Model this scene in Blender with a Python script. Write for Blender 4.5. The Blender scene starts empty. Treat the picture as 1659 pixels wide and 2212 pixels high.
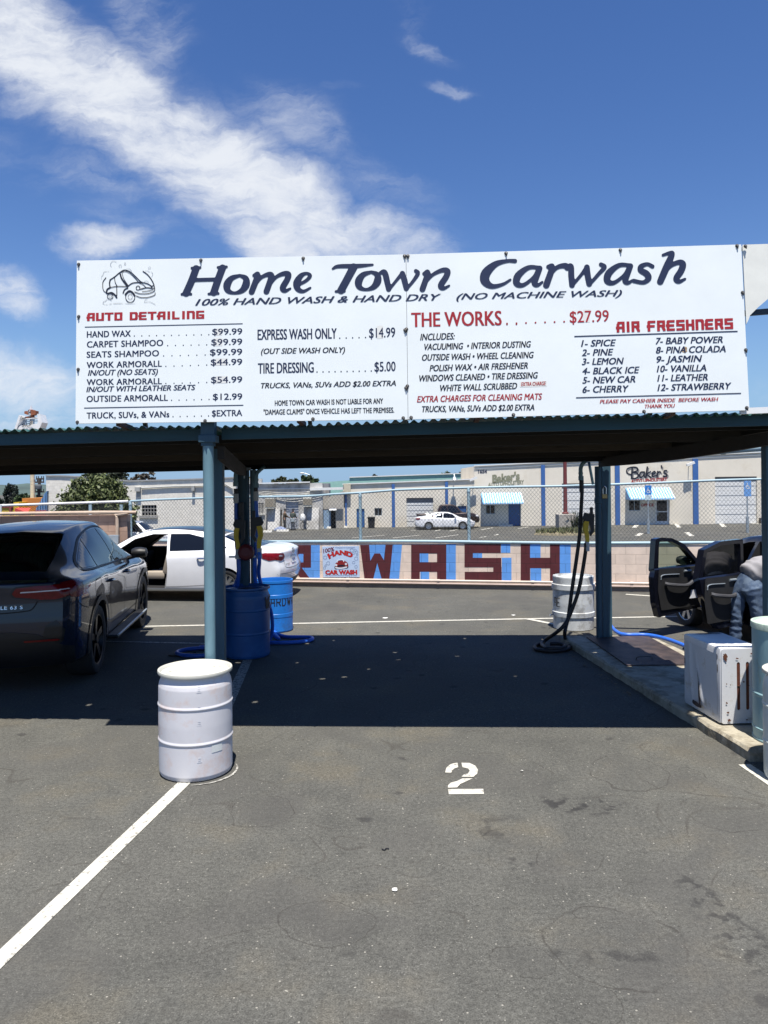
import bpy, bmesh, math, random
import numpy as np
from mathutils import Vector, Matrix
from mathutils.bvhtree import BVHTree

random.seed(7)
sc = bpy.context.scene
COL = sc.collection
R = math.radians
PI = math.pi

# ------------------------------------------------------------------ camera
F, CX, CY, ROLL, BH, H = 1662.0, 829.5, 1106.0, 0.010, -63.0, 2.3
cam_d = bpy.data.cameras.new('camera')
cam = bpy.data.objects.new('camera', cam_d)
COL.objects.link(cam)
cam_d.sensor_fit = 'VERTICAL'
cam_d.sensor_height = 36.0
cam_d.lens = 36.0 * F / 2212.0
cam_d.shift_y = BH / 2212.0
cam_d.clip_start = 0.1
cam_d.clip_end = 20000.0
cam.matrix_world = Matrix.Translation((0, 0, H)) @ Matrix.Rotation(R(90), 4, 'X') @ Matrix.Rotation(-ROLL, 4, 'Z')
sc.camera = cam

# ------------------------------------------------------------------ light
SUN_EL, SUN_AZ = 73.0, 6.0          # azimuth: degrees to the right of straight behind the camera
sun_d = bpy.data.lights.new('sun', 'SUN')
sun = bpy.data.objects.new('sun', sun_d)
COL.objects.link(sun)
sun_d.energy = 5.0
sun_d.angle = R(0.53)
sun_d.color = (1.0, 0.955, 0.88)
sdir = Vector((math.sin(R(SUN_AZ)) * math.cos(R(SUN_EL)), -math.cos(R(SUN_AZ)) * math.cos(R(SUN_EL)), math.sin(R(SUN_EL))))
sun.rotation_euler = sdir.to_track_quat('Z', 'Y').to_euler()

world = bpy.data.worlds.new('World')
sc.world = world
world.use_nodes = True
SKY_STRENGTH = 0.074


def build_world():
    nt = world.node_tree
    nt.nodes.clear()
    N, L = nt.nodes.new, nt.links.new
    out = N('ShaderNodeOutputWorld')
    bg = N('ShaderNodeBackground')
    sky = N('ShaderNodeTexSky')
    sky.sky_type = 'NISHITA'
    sky.sun_disc = False
    sky.sun_elevation = R(SUN_EL)
    sky.sun_rotation = R(180 - SUN_AZ)
    sky.altitude = 100
    sky.air_density = 1.0
    sky.dust_density = 0.0
    sky.ozone_density = 3.0
    bg.inputs['Strength'].default_value = SKY_STRENGTH
    tc = N('ShaderNodeTexCoord')
    sep = N('ShaderNodeSeparateXYZ')
    L(tc.outputs['Generated'], sep.inputs[0])

    def math_(op, a, b=None, c=None):
        n = N('ShaderNodeMath')
        n.operation = op
        for i, v in enumerate((a, b, c)):
            if v is None:
                continue
            if isinstance(v, (int, float)):
                n.inputs[i].default_value = v
            else:
                L(v, n.inputs[i])
        return n.outputs[0]
    ay = math_('MAXIMUM', math_('ABSOLUTE', sep.outputs['Y']), 0.05)
    u = math_('DIVIDE', sep.outputs['X'], ay)
    v = math_('DIVIDE', sep.outputs['Z'], ay)
    comb = N('ShaderNodeCombineXYZ')
    L(u, comb.inputs[0])
    L(v, comb.inputs[1])
    P = comb.outputs[0]

    def noise(scale, detail, rough, vec, dist=0.0):
        n = N('ShaderNodeTexNoise')
        n.inputs['Scale'].default_value = scale
        n.inputs['Detail'].default_value = detail
        n.inputs['Roughness'].default_value = rough
        n.inputs['Distortion'].default_value = dist
        L(vec, n.inputs['Vector'])
        return n.outputs[0], n.outputs[1]
    # warp of the cloud field
    wf, wc = noise(5.0, 6, 0.6, P)
    sub = N('ShaderNodeVectorMath'); sub.operation = 'SUBTRACT'
    L(wc, sub.inputs[0]); sub.inputs[1].default_value = (0.5, 0.5, 0.5)
    scl = N('ShaderNodeVectorMath'); scl.operation = 'SCALE'
    L(sub.outputs[0], scl.inputs[0]); scl.inputs['Scale'].default_value = 0.11
    add = N('ShaderNodeVectorMath'); add.operation = 'ADD'
    L(P, add.inputs[0]); L(scl.outputs[0], add.inputs[1])
    PW = add.outputs[0]
    # clouds: centre x, y, half sizes, tilt (deg, clockwise), strength
    blobs = [(40, 50, 300, 150, 40, 1.0), (250, 200, 300, 150, 38, 1.0), (460, 350, 280, 150, 36, 1.0), (640, 450, 260, 120, 30, .95),
             (800, 500, 240, 80, 12, 0.85), (600, 540, 190, 100, 40, .95),
             (340, 40, 170, 110, 62, .55), (250, 370, 260, 70, 12, .48), (235, 525, 120, 50, -14, .80), (640, 270, 190, 100, 32, .55), (830, 400, 190, 70, 20, .42),
             (20, 640, 110, 70, 20, .8), (40, 810, 240, 80, 14, .78), (90, 890, 270, 60, 0, .62), (300, 470, 200, 60, 20, .40),
             (935, 95, 90, 30, 25, .55), (985, 188, 62, 22, 8, .52), (905, 20, 80, 50, 70, .40), (740, 200, 80, 20, 0, .3),
             (1250, 760, 300, 30, 0, .22), (1640, 830, 60, 40, 0, .35), (60, 330, 170, 90, 30, .35)]
    total = None
    for (cx, cy, rx, ry, ang, st) in blobs:
        m = N('ShaderNodeMapping')
        m.vector_type = 'TEXTURE'
        m.inputs['Location'].default_value = ((cx - CX) / F, (1043 - cy) / F, 0)
        m.inputs['Rotation'].default_value = (0, 0, -R(ang))
        m.inputs['Scale'].default_value = (rx / F, ry / F, 1)
        L(PW, m.inputs['Vector'])
        ln = N('ShaderNodeVectorMath'); ln.operation = 'LENGTH'
        L(m.outputs[0], ln.inputs[0])
        mr = N('ShaderNodeMapRange')
        mr.interpolation_type = 'SMOOTHSTEP'
        L(ln.outputs['Value'], mr.inputs['Value'])
        mr.inputs['From Min'].default_value = 0.25
        mr.inputs['From Max'].default_value = 1.45
        mr.inputs['To Min'].default_value = st
        mr.inputs['To Max'].default_value = 0.0
        total = mr.outputs[0] if total is None else math_('MAXIMUM', total, mr.outputs[0])
    # streaky fibres along the band
    mp = N('ShaderNodeMapping')
    mp.inputs['Rotation'].default_value = (0, 0, R(35))
    mp.inputs['Scale'].default_value = (1.0, 3.0, 1)
    L(PW, mp.inputs['Vector'])
    f1, _ = noise(7.0, 9, 0.62, mp.outputs[0], 0.35)
    f2, _ = noise(30.0, 6, 0.65, PW, 0.2)
    f3, _ = noise(16.0, 8, 0.68, mp.outputs[0], 0.6)
    fb = math_('ADD', math_('ADD', math_('MULTIPLY', f1, 0.62), math_('MULTIPLY', f3, 0.34)), math_('MULTIPLY', f2, 0.14))
    dens = math_('ADD', math_('MULTIPLY', total, 1.15), math_('MULTIPLY', math_('SUBTRACT', fb, 0.60), 2.7))
    dens = math_('MULTIPLY', dens, math_('MINIMUM', math_('MULTIPLY', total, 2.2), 1.0))
    mr = N('ShaderNodeMapRange'); mr.interpolation_type = 'SMOOTHSTEP'
    L(dens, mr.inputs['Value'])
    mr.inputs['From Min'].default_value = -0.05
    mr.inputs['From Max'].default_value = 1.30
    mr.inputs['To Max'].default_value = 0.95
    alpha = math_('MULTIPLY', mr.outputs[0], math_('MINIMUM', math_('MULTIPLY', math_('POWER', total, 1.3), 1.25), 1.0))
    mix = N('ShaderNodeMix'); mix.data_type = 'RGBA'
    L(alpha, mix.inputs[0])
    hs = N('ShaderNodeHueSaturation')
    hs.inputs['Saturation'].default_value = 1.22
    hs.inputs['Value'].default_value = 1.12
    L(sky.outputs[0], hs.inputs['Color'])
    hs.inputs['Hue'].default_value = 0.512
    low = N('ShaderNodeMapRange')
    low.interpolation_type = 'SMOOTHSTEP'
    L(v, low.inputs['Value'])
    low.inputs['From Min'].default_value = -0.02
    low.inputs['From Max'].default_value = 0.30
    low.inputs['To Min'].default_value = 0.92
    low.inputs['To Max'].default_value = 0.0
    hz = N('ShaderNodeMix'); hz.data_type = 'RGBA'
    L(low.outputs[0], hz.inputs[0])
    L(hs.outputs[0], hz.inputs[6])
    hz.inputs[7].default_value = (2.1, 3.8, 6.2, 1)
    L(hz.outputs[2], mix.inputs[6])
    mix.inputs[7].default_value = (7.3, 7.6, 8.1, 1)
    L(mix.outputs[2], bg.inputs['Color'])
    L(bg.outputs[0], out.inputs['Surface'])


build_world()
sc.view_settings.view_transform = 'Standard'
sc.view_settings.look = 'None'
sc.view_settings.gamma = 1.0
sc.view_settings.use_curve_mapping = False
sc.view_settings.exposure = 0.66
sc.render.engine = 'CYCLES'
sc.cycles.max_bounces = 8
sc.cycles.diffuse_bounces = 3
sc.cycles.transparent_max_bounces = 12
sc.cycles.caustics_reflective = False
sc.cycles.caustics_refractive = False
sc.cycles.use_denoising = True

# ------------------------------------------------------------------ picture -> world helpers (used to measure positions)


def ray(x, y):
    dx, dy = x - CX, y - CY - BH
    c, s = math.cos(ROLL), math.sin(ROLL)
    return (dx * c - dy * s) / F, -(dx * s + dy * c) / F


def at(x, y, Y):
    a, b = ray(x, y)
    return Vector((a * Y, Y, H + b * Y))


def gnd(x, y, z=0.0):
    a, b = ray(x, y)
    Y = (z - H) / b
    return Vector((a * Y, Y, z))


def on_plane(x, y, p0, n):
    a, b = ray(x, y)
    d = Vector((a, 1.0, b))
    o = Vector((0, 0, H))
    return o + d * ((p0 - o).dot(n) / d.dot(n))


def view(x0, y0, x1, w):
    """pixel of an enlarged detail of the reference -> measuring pixel"""
    k = (x1 - x0) / w
    return lambda zx, zy: ((x0 + zx * k) / 1.82278, (y0 + zy * k) / 1.82278)


# ------------------------------------------------------------------ objects
def thing(name, label, cat, loc=(0, 0, 0), rotz=0.0, group=None):
    o = bpy.data.objects.new(name, None)
    o.empty_display_size = 0.2
    COL.objects.link(o)
    o.location = loc
    o.rotation_euler = (0, 0, rotz)
    o['label'] = label
    o['category'] = cat
    if group:
        o['group'] = group
    return o


def tag(o, label, cat, group=None):
    o['label'] = label
    o['category'] = cat
    if group:
        o['group'] = group
    return o


def structure(o, label=None):
    o['kind'] = 'structure'
    if label:
        o['label'] = label
    return o


def copy_thing(src, loc, rotz, label, group=None):
    r = src.copy()
    COL.objects.link(r)
    r.location = loc
    r.rotation_euler = (0, 0, rotz)
    r['label'] = label
    if group:
        r['group'] = group
    for ch in src.children:
        c = ch.copy()
        COL.objects.link(c)
        c.parent = r
        for g in ch.children:
            d = g.copy()
            COL.objects.link(d)
            d.parent = c
    return r


def catmull(pts, n=6, closed=False):
    P = [Vector(p) for p in pts]
    if len(P) < 3:
        return P
    out = []
    m = len(P)
    rng = range(m) if closed else range(m - 1)
    for i in rng:
        p1, p2 = P[i], P[(i + 1) % m]
        p0 = P[(i - 1) % m] if closed or i > 0 else p1 * 2 - p2
        p3 = P[(i + 2) % m] if closed or i < m - 2 else p2 * 2 - p1
        for k in range(n):
            t = k / n
            out.append(0.5 * ((2 * p1) + (p2 - p0) * t + (2 * p0 - 5 * p1 + 4 * p2 - p3) * t * t + (3 * p1 - p0 - 3 * p2 + p3) * t ** 3))
    if not closed:
        out.append(P[-1])
    return out


class MB:
    """collects shapes and links them as ONE mesh object"""

    def __init__(self):
        self.v, self.f, self.mi = [], [], []
        self.m = 0

    def add(self, vs, fs, mat=None, M=None):
        b = len(self.v)
        self.v += [tuple(M @ Vector(p)) if M is not None else tuple(p) for p in vs]
        k = self.m if mat is None else mat
        for f in fs:
            self.f.append(tuple(b + i for i in f))
            self.mi.append(k)
        return self

    def box(self, x0, x1, y0, y1, z0, z1, mat=None, M=None, bev=0.0):
        if bev > 0:
            bm = bmesh.new()
            bmesh.ops.create_cube(bm, size=1)
            bmesh.ops.scale(bm, vec=(x1 - x0, y1 - y0, z1 - z0), verts=bm.verts)
            bmesh.ops.translate(bm, vec=((x0 + x1) / 2, (y0 + y1) / 2, (z0 + z1) / 2), verts=bm.verts)
            bmesh.ops.bevel(bm, geom=bm.edges[:], offset=bev, segments=2, affect='EDGES', profile=0.6)
            bm.verts.index_update()
            vs = [v.co.copy() for v in bm.verts]
            fs = [[v.index for v in f.verts] for f in bm.faces]
            bm.free()
            return self.add(vs, fs, mat, M)
        vs = [(x, y, z) for z in (z0, z1) for y in (y0, y1) for x in (x0, x1)]
        fs = [(0, 2, 3, 1), (4, 5, 7, 6), (0, 1, 5, 4), (2, 6, 7, 3), (0, 4, 6, 2), (1, 3, 7, 5)]
        return self.add(vs, fs, mat, M)

    def beam(self, p, q, w, h, up=(0, 0, 1), mat=None):
        """rectangular bar from p to q; w across, h along up"""
        p, q = Vector(p), Vector(q)
        d = (q - p).normalized()
        s = d.cross(Vector(up)).normalized()
        t = s.cross(d)
        vs = []
        for e in (p, q):
            for a, b in ((-1, -1), (1, -1), (1, 1), (-1, 1)):
                vs.append(e + s * (a * w / 2) + t * (b * h / 2))
        return self.add(vs, [(3, 2, 1, 0), (4, 5, 6, 7), (0, 1, 5, 4), (1, 2, 6, 5), (2, 3, 7, 6), (3, 0, 4, 7)], mat)

    def tube(self, pts, r, n=10, mat=None, smooth=5, caps=True):
        rs = None
        if len(pts[0]) == 4:
            rs = [p[3] for p in pts]
            pts = [p[:3] for p in pts]
        P = [Vector(p) for p in pts]
        if smooth and len(P) > 2:
            Q = catmull(P, smooth)
            if rs:
                rr = []
                for i in range(len(rs) - 1):
                    rr += [rs[i] + (rs[i + 1] - rs[i]) * k / smooth for k in range(smooth)]
                rs = rr + [rs[-1]]
            P = Q
        vs, fs = [], []
        t0 = (P[1] - P[0]).normalized()
        a = Vector((0, 0, 1)) if abs(t0.z) < 0.9 else Vector((1, 0, 0))
        s = t0.cross(a).normalized()
        for i, p in enumerate(P):
            t = (P[min(i + 1, len(P) - 1)] - P[max(i - 1, 0)]).normalized()
            s = (s - t * s.dot(t)).normalized()
            u = t.cross(s)
            ri = rs[i] if rs else r
            for k in range(n):
                an = 2 * PI * k / n
                vs.append(p + (s * math.cos(an) + u * math.sin(an)) * ri)
        for i in range(len(P) - 1):
            for k in range(n):
                a0, b0 = i * n + k, i * n + (k + 1) % n
                fs.append((a0, b0, b0 + n, a0 + n))
        if caps:
            fs.append(tuple(range(n - 1, -1, -1)))
            e = (len(P) - 1) * n
            fs.append(tuple(range(e, e + n)))
        return self.add(vs, fs, mat)

    def lathe(self, prof, n=32, mat=None, M=None, cap0=True, cap1=True, sup=0.0):
        """profile [(r, z)...] about the z axis"""
        if sup:
            q = [prof[0]]
            for a, c in zip(prof[:-1], prof[1:]):
                L_ = math.hypot(c[0] - a[0], c[1] - a[1])
                if L_ > 3.2 * sup:
                    t = sup / L_
                    q += [tuple(a[i] + (c[i] - a[i]) * t for i in (0, 1)), tuple(c[i] - (c[i] - a[i]) * t for i in (0, 1))]
                q.append(c)
            prof = q
        vs, fs = [], []
        for r, z in prof:
            for k in range(n):
                a = 2 * PI * k / n
                vs.append((r * math.cos(a), r * math.sin(a), z))
        for i in range(len(prof) - 1):
            for k in range(n):
                a0, b0 = i * n + k, i * n + (k + 1) % n
                fs.append((a0, b0, b0 + n, a0 + n))
        if cap0:
            fs.append(tuple(range(n - 1, -1, -1)))
        if cap1:
            e = (len(prof) - 1) * n
            fs.append(tuple(range(e, e + n)))
        return self.add(vs, fs, mat, M)

    def prism(self, poly, z0, z1, mat=None, M=None):
        n = len(poly)
        vs = [(x, y, z0) for x, y in poly] + [(x, y, z1) for x, y in poly]
        fs = [tuple(range(n - 1, -1, -1)), tuple(range(n, 2 * n))]
        fs += [(i, (i + 1) % n, n + (i + 1) % n, n + i) for i in range(n)]
        return self.add(vs, fs, mat, M)

    def quad(self, a, b, c, d, mat=None):
        return self.add([a, b, c, d], [(0, 1, 2, 3)], mat)

    def obj(self, name, mats, parent=None, smooth=False, loc=None, angle=40):
        me = bpy.data.meshes.new(name)
        me.from_pydata(self.v, [], self.f)
        if not isinstance(mats, (list, tuple)):
            mats = [mats]
        for m in mats:
            me.materials.append(m)
        if len(mats) > 1:
            me.polygons.foreach_set('material_index', self.mi)
        if smooth:
            me.polygons.foreach_set('use_smooth', [True] * len(me.polygons))
            try:
                me.set_sharp_from_angle(angle=R(angle))
            except Exception:
                pass
        me.validate()
        me.update()
        o = bpy.data.objects.new(name, me)
        COL.objects.link(o)
        if parent is not None:
            o.parent = parent
        if loc is not None:
            o.location = loc
        return o


# ------------------------------------------------------------------ 2-D shapes as meshes (marching squares)
def sd_chain(strokes):
    """signed distance of thick strokes: each [(x, y, r), ...]"""
    segs = []
    for s in strokes:
        for a, b in zip(s[:-1], s[1:]):
            segs.append((a, b))

    def f(X, Y):
        D = np.full(X.shape, 1e9)
        for (ax, ay, ar), (bx, by, br) in segs:
            dx, dy = bx - ax, by - ay
            l2 = dx * dx + dy * dy + 1e-12
            t = np.clip(((X - ax) * dx + (Y - ay) * dy) / l2, 0, 1)
            D = np.minimum(D, np.hypot(X - ax - t * dx, Y - ay - t * dy) - (ar + (br - ar) * t))
        return D
    return f


def sd_poly(poly, rnd=0.0):
    P = np.array(poly, float)

    def f(X, Y):
        D = np.full(X.shape, 1e18)
        S = np.ones(X.shape)
        n = len(P)
        j = n - 1
        for i in range(n):
            ex, ey = P[j] - P[i]
            wx, wy = X - P[i][0], Y - P[i][1]
            t = np.clip((wx * ex + wy * ey) / (ex * ex + ey * ey + 1e-18), 0, 1)
            D = np.minimum(D, (wx - ex * t) ** 2 + (wy - ey * t) ** 2)
            c1, c2, c3 = Y >= P[i][1], Y < P[j][1], ex * wy > ey * wx
            fl = (c1 & c2 & c3) | (~c1 & ~c2 & ~c3)
            S = np.where(fl, -S, S)
            j = i
        return S * np.sqrt(D) - rnd
    return f


def sd_block(strokes):
    """like sd_chain with a square pen"""
    segs = [(a, b) for s in strokes for a, b in zip(s[:-1], s[1:])]

    def f(X, Y):
        D = np.full(X.shape, 1e9)
        for (ax, ay, ar), (bx, by, br) in segs:
            dx, dy = bx - ax, by - ay
            t = np.clip(((X - ax) * dx + (Y - ay) * dy) / (dx * dx + dy * dy + 1e-12), 0, 1)
            D = np.minimum(D, np.maximum(np.abs(X - ax - t * dx), np.abs(Y - ay - t * dy)) - ar)
        return D
    return f


def iso(f, x0, x1, y0, y1, h):
    nx, ny = max(2, int(math.ceil((x1 - x0) / h)) + 1), max(2, int(math.ceil((y1 - y0) / h)) + 1)
    xs, ys = x0 + h * np.arange(nx), y0 + h * np.arange(ny)
    X, Y = np.meshgrid(xs, ys)
    V = f(X, Y)
    V = np.where(np.abs(V) < h * 0.02, -h * 0.02, V)
    ins = V < 0
    verts, idx, faces = [], {}, []

    def corner(i, j):
        k = (i, j)
        if k not in idx:
            idx[k] = len(verts)
            verts.append((xs[i], ys[j]))
        return idx[k]

    def edge(i, j, i2, j2):
        k = (i, j, i2, j2) if (i, j) < (i2, j2) else (i2, j2, i, j)
        if k not in idx:
            a, b = V[j, i], V[j2, i2]
            t = a / (a - b)
            idx[k] = len(verts)
            verts.append((xs[i] + (xs[i2] - xs[i]) * t, ys[j] + (ys[j2] - ys[j]) * t))
        return idx[k]
    cnt = ins[:-1, :-1].astype(int) + ins[1:, :-1] + ins[:-1, 1:] + ins[1:, 1:]
    for j, i in zip(*np.nonzero(cnt)):
        i, j = int(i), int(j)
        cs = [(i, j), (i + 1, j), (i + 1, j + 1), (i, j + 1)]
        poly = []
        for k in range(4):
            a, b = cs[k], cs[(k + 1) % 4]
            ia, ib = ins[a[1], a[0]], ins[b[1], b[0]]
            if ia:
                poly.append(corner(*a))
            if ia != ib:
                poly.append(edge(*a, *b))
        if len(poly) >= 3:
            faces.append(tuple(poly))
    return verts, faces


def stroke_mesh(strokes, h, pad=0.0):
    xs = [p[0] for s in strokes for p in s]
    ys = [p[1] for s in strokes for p in s]
    m = max(p[2] for s in strokes for p in s) + 2 * h + pad
    return iso(sd_chain(strokes), min(xs) - m, max(xs) + m, min(ys) - m, max(ys) + m, h)


def smooth2(pts, n=5, closed=False):
    """catmull over (x, y, r)"""
    return [tuple(p) for p in catmull([Vector(p) for p in pts], n, closed)]


def arc(cx, cy, r, a0=0, a1=360, w=1.0, n=24, ry=None):
    return [(cx + r * math.cos(R(a0 + (a1 - a0) * k / n)), cy + (ry or r) * math.sin(R(a0 + (a1 - a0) * k / n)), w) for k in range(n + 1)]


_txt = {}


def text_mesh(s, off=0.0, shear=0.0, spacing=1.0):
    """flat text in the built-in font: verts (x, y), faces, bounding box"""
    k = (s, off, shear, spacing)
    if k in _txt:
        return _txt[k]
    cu = bpy.data.curves.new('lettering_outline', 'FONT')
    cu.body = s
    cu.offset = off
    cu.shear = shear
    cu.space_character = spacing
    cu.resolution_u = 3
    ob = bpy.data.objects.new('lettering_outline', cu)
    me = ob.to_mesh()
    vs = [(v.co.x, v.co.y) for v in me.vertices]
    fs = [tuple(p.vertices) for p in me.polygons]
    ob.to_mesh_clear()
    bpy.data.objects.remove(ob)
    bpy.data.curves.remove(cu)
    xs = [v[0] for v in vs]
    ys = [v[1] for v in vs]
    _txt[k] = (vs, fs, (min(xs), max(xs), min(ys), max(ys)))
    return _txt[k]


CAP = {}


def cap_height(off=0.0):
    if off not in CAP:
        CAP[off] = text_mesh('H', off)[2]
    return CAP[off][3] - CAP[off][2]


# ------------------------------------------------------------------ materials
_mats = {}


def new_mat(name):
    m = bpy.data.materials.new(name)
    m.use_nodes = True
    nt = m.node_tree
    return m, nt, nt.nodes['Principled BSDF']


def mat(name, col, rough=0.6, metal=0.0, var=0.12, scale=4.0, bump=0.0, bscale=60.0, coat=0.0, spec=0.5, stain=None, stain_amt=0.0, stain_scale=3.0, stretch=(1, 1, 1), rvar=0.1):
    """painted or plain surface: base colour with noise, optional stains of another colour, optional bump"""
    if name in _mats:
        return _mats[name]
    m, nt, b = new_mat(name)
    N, L = nt.nodes.new, nt.links.new
    tc = N('ShaderNodeTexCoord')
    mp = N('ShaderNodeMapping')
    mp.inputs['Scale'].default_value = stretch
    L(tc.outputs['Object'], mp.inputs['Vector'])
    n1 = N('ShaderNodeTexNoise')
    n1.inputs['Scale'].default_value = scale
    n1.inputs['Detail'].default_value = 8
    n1.inputs['Roughness'].default_value = 0.62
    L(mp.outputs[0], n1.inputs['Vector'])
    mr = N('ShaderNodeMapRange')
    L(n1.outputs[0], mr.inputs['Value'])
    mr.inputs['From Min'].default_value = 0.3
    mr.inputs['From Max'].default_value = 0.7
    mr.inputs['To Min'].default_value = 1 - var
    mr.inputs['To Max'].default_value = 1 + var
    mx = N('ShaderNodeVectorMath')
    mx.operation = 'SCALE'
    mx.inputs[0].default_value = col[:3]
    L(mr.outputs[0], mx.inputs['Scale'])
    colout = mx.outputs[0]
    if stain:
        n2 = N('ShaderNodeTexNoise')
        n2.inputs['Scale'].default_value = stain_scale
        n2.inputs['Detail'].default_value = 10
        n2.inputs['Roughness'].default_value = 0.7
        L(mp.outputs[0], n2.inputs['Vector'])
        r2 = N('ShaderNodeMapRange')
        L(n2.outputs[0], r2.inputs['Value'])
        r2.inputs['From Min'].default_value = 0.62 - stain_amt * 0.3
        r2.inputs['From Max'].default_value = 0.70 - stain_amt * 0.2
        mi = N('ShaderNodeMix')
        mi.data_type = 'RGBA'
        L(r2.outputs[0], mi.inputs[0])
        L(colout, mi.inputs[6])
        mi.inputs[7].default_value = (*stain, 1)
        colout = mi.outputs[2]
    L(colout, b.inputs['Base Color'])
    b.inputs['Metallic'].default_value = metal
    b.inputs['Specular IOR Level'].default_value = spec
    if rvar:
        r3 = N('ShaderNodeMapRange')
        L(n1.outputs[0], r3.inputs['Value'])
        r3.inputs['From Min'].default_value = 0.3
        r3.inputs['From Max'].default_value = 0.7
        r3.inputs['To Min'].default_value = max(0.02, rough - rvar * rough)
        r3.inputs['To Max'].default_value = min(1, rough + rvar * rough)
        L(r3.outputs[0], b.inputs['Roughness'])
    else:
        b.inputs['Roughness'].default_value = rough
    b.inputs['Coat Weight'].default_value = coat
    b.inputs['Coat Roughness'].default_value = 0.03
    if bump > 0:
        n4 = N('ShaderNodeTexNoise')
        n4.inputs['Scale'].default_value = bscale
        n4.inputs['Detail'].default_value = 6
        L(mp.outputs[0], n4.inputs['Vector'])
        bp = N('ShaderNodeBump')
        bp.inputs['Strength'].default_value = bump
        bp.inputs['Distance'].default_value = 0.01
        L(n4.outputs[0], bp.inputs['Height'])
        L(bp.outputs[0], b.inputs['Normal'])
    _mats[name] = m
    return m


def glass_mat(name, col, trans=0.0, rough=0.02):
    """car or window glass: dark glossy, or see-through tinted by a mix with transparency"""
    if name in _mats:
        return _mats[name]
    m, nt, b = new_mat(name)
    N, L = nt.nodes.new, nt.links.new
    b.inputs['Base Color'].default_value = (*col, 1)
    b.inputs['Roughness'].default_value = rough
    b.inputs['Specular IOR Level'].default_value = 0.6
    nz = N('ShaderNodeTexNoise')
    nz.inputs['Scale'].default_value = 2.0
    bp = N('ShaderNodeBump')
    bp.inputs['Strength'].default_value = 0.02
    L(nz.outputs[0], bp.inputs['Height'])
    L(bp.outputs[0], b.inputs['Normal'])
    if trans > 0:
        t = N('ShaderNodeBsdfTransparent')
        t.inputs[0].default_value = (min(1, col[0] * 3 + 0.45), min(1, col[1] * 3 + 0.5), min(1, col[2] * 3 + 0.45), 1)
        mx = N('ShaderNodeMixShader')
        mx.inputs[0].default_value = trans
        L(b.outputs[0], mx.inputs[1])
        L(t.outputs[0], mx.inputs[2])
        L(mx.outputs[0], nt.nodes['Material Output'].inputs['Surface'])
    _mats[name] = m
    return m


WHITE = (0.80, 0.80, 0.80)
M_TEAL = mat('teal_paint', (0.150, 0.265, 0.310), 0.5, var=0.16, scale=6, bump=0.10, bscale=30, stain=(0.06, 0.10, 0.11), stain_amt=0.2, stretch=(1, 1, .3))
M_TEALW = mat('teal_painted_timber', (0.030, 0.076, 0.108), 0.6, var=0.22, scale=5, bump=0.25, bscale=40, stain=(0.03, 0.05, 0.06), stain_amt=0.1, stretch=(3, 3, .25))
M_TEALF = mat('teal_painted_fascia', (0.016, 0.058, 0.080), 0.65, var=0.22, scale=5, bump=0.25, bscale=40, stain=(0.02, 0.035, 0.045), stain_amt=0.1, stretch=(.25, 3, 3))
M_TIMBER = mat('aged_timber', (0.026, 0.020, 0.015), 0.85, var=0.35, scale=6, bump=0.4, bscale=30, stretch=(0.35, 4, 4), stain=(0.02, 0.017, 0.014), stain_amt=0.3)
M_GALV = mat('galvanised', (0.42, 0.47, 0.50), 0.45, metal=0.6, var=0.15)
M_BLACK = mat('black_rubber', (0.018, 0.018, 0.02), 0.55, var=0.2)
M_DARK = mat('dark_void', (0.010, 0.010, 0.011), 0.8, var=0.1)
M_NAVY = mat('navy_vinyl', (0.016, 0.024, 0.062), 0.4, var=0.08, scale=3)
M_INK = mat('black_vinyl', (0.012, 0.013, 0.022), 0.4, var=0.08, scale=3)
M_RED = mat('red_vinyl', (0.36, 0.018, 0.022), 0.4, var=0.10, scale=3)
M_BOLT = mat('weathered_bolt', (0.10, 0.095, 0.09), 0.5, metal=0.7, var=0.3, scale=30)
M_TIMBER2 = mat('dark_joist_timber', (0.009, 0.008, 0.007), 0.85, var=0.35, scale=6, bump=0.4, bscale=30, stretch=(0.35, 4, 4))
M_TIMBER3 = mat('pale_joist_timber', (0.055, 0.042, 0.030), 0.85, var=0.35, scale=6, bump=0.4, bscale=30, stretch=(0.35, 4, 4), stain=(0.03, 0.025, 0.02), stain_amt=0.3)
M_CHROME = mat('bright_metal', (0.7, 0.7, 0.72), 0.15, metal=1.0, var=0.03)
M_PAINTW = mat('white_enamel', (0.74, 0.74, 0.73), 0.35, var=0.04, coat=0.2)

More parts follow.
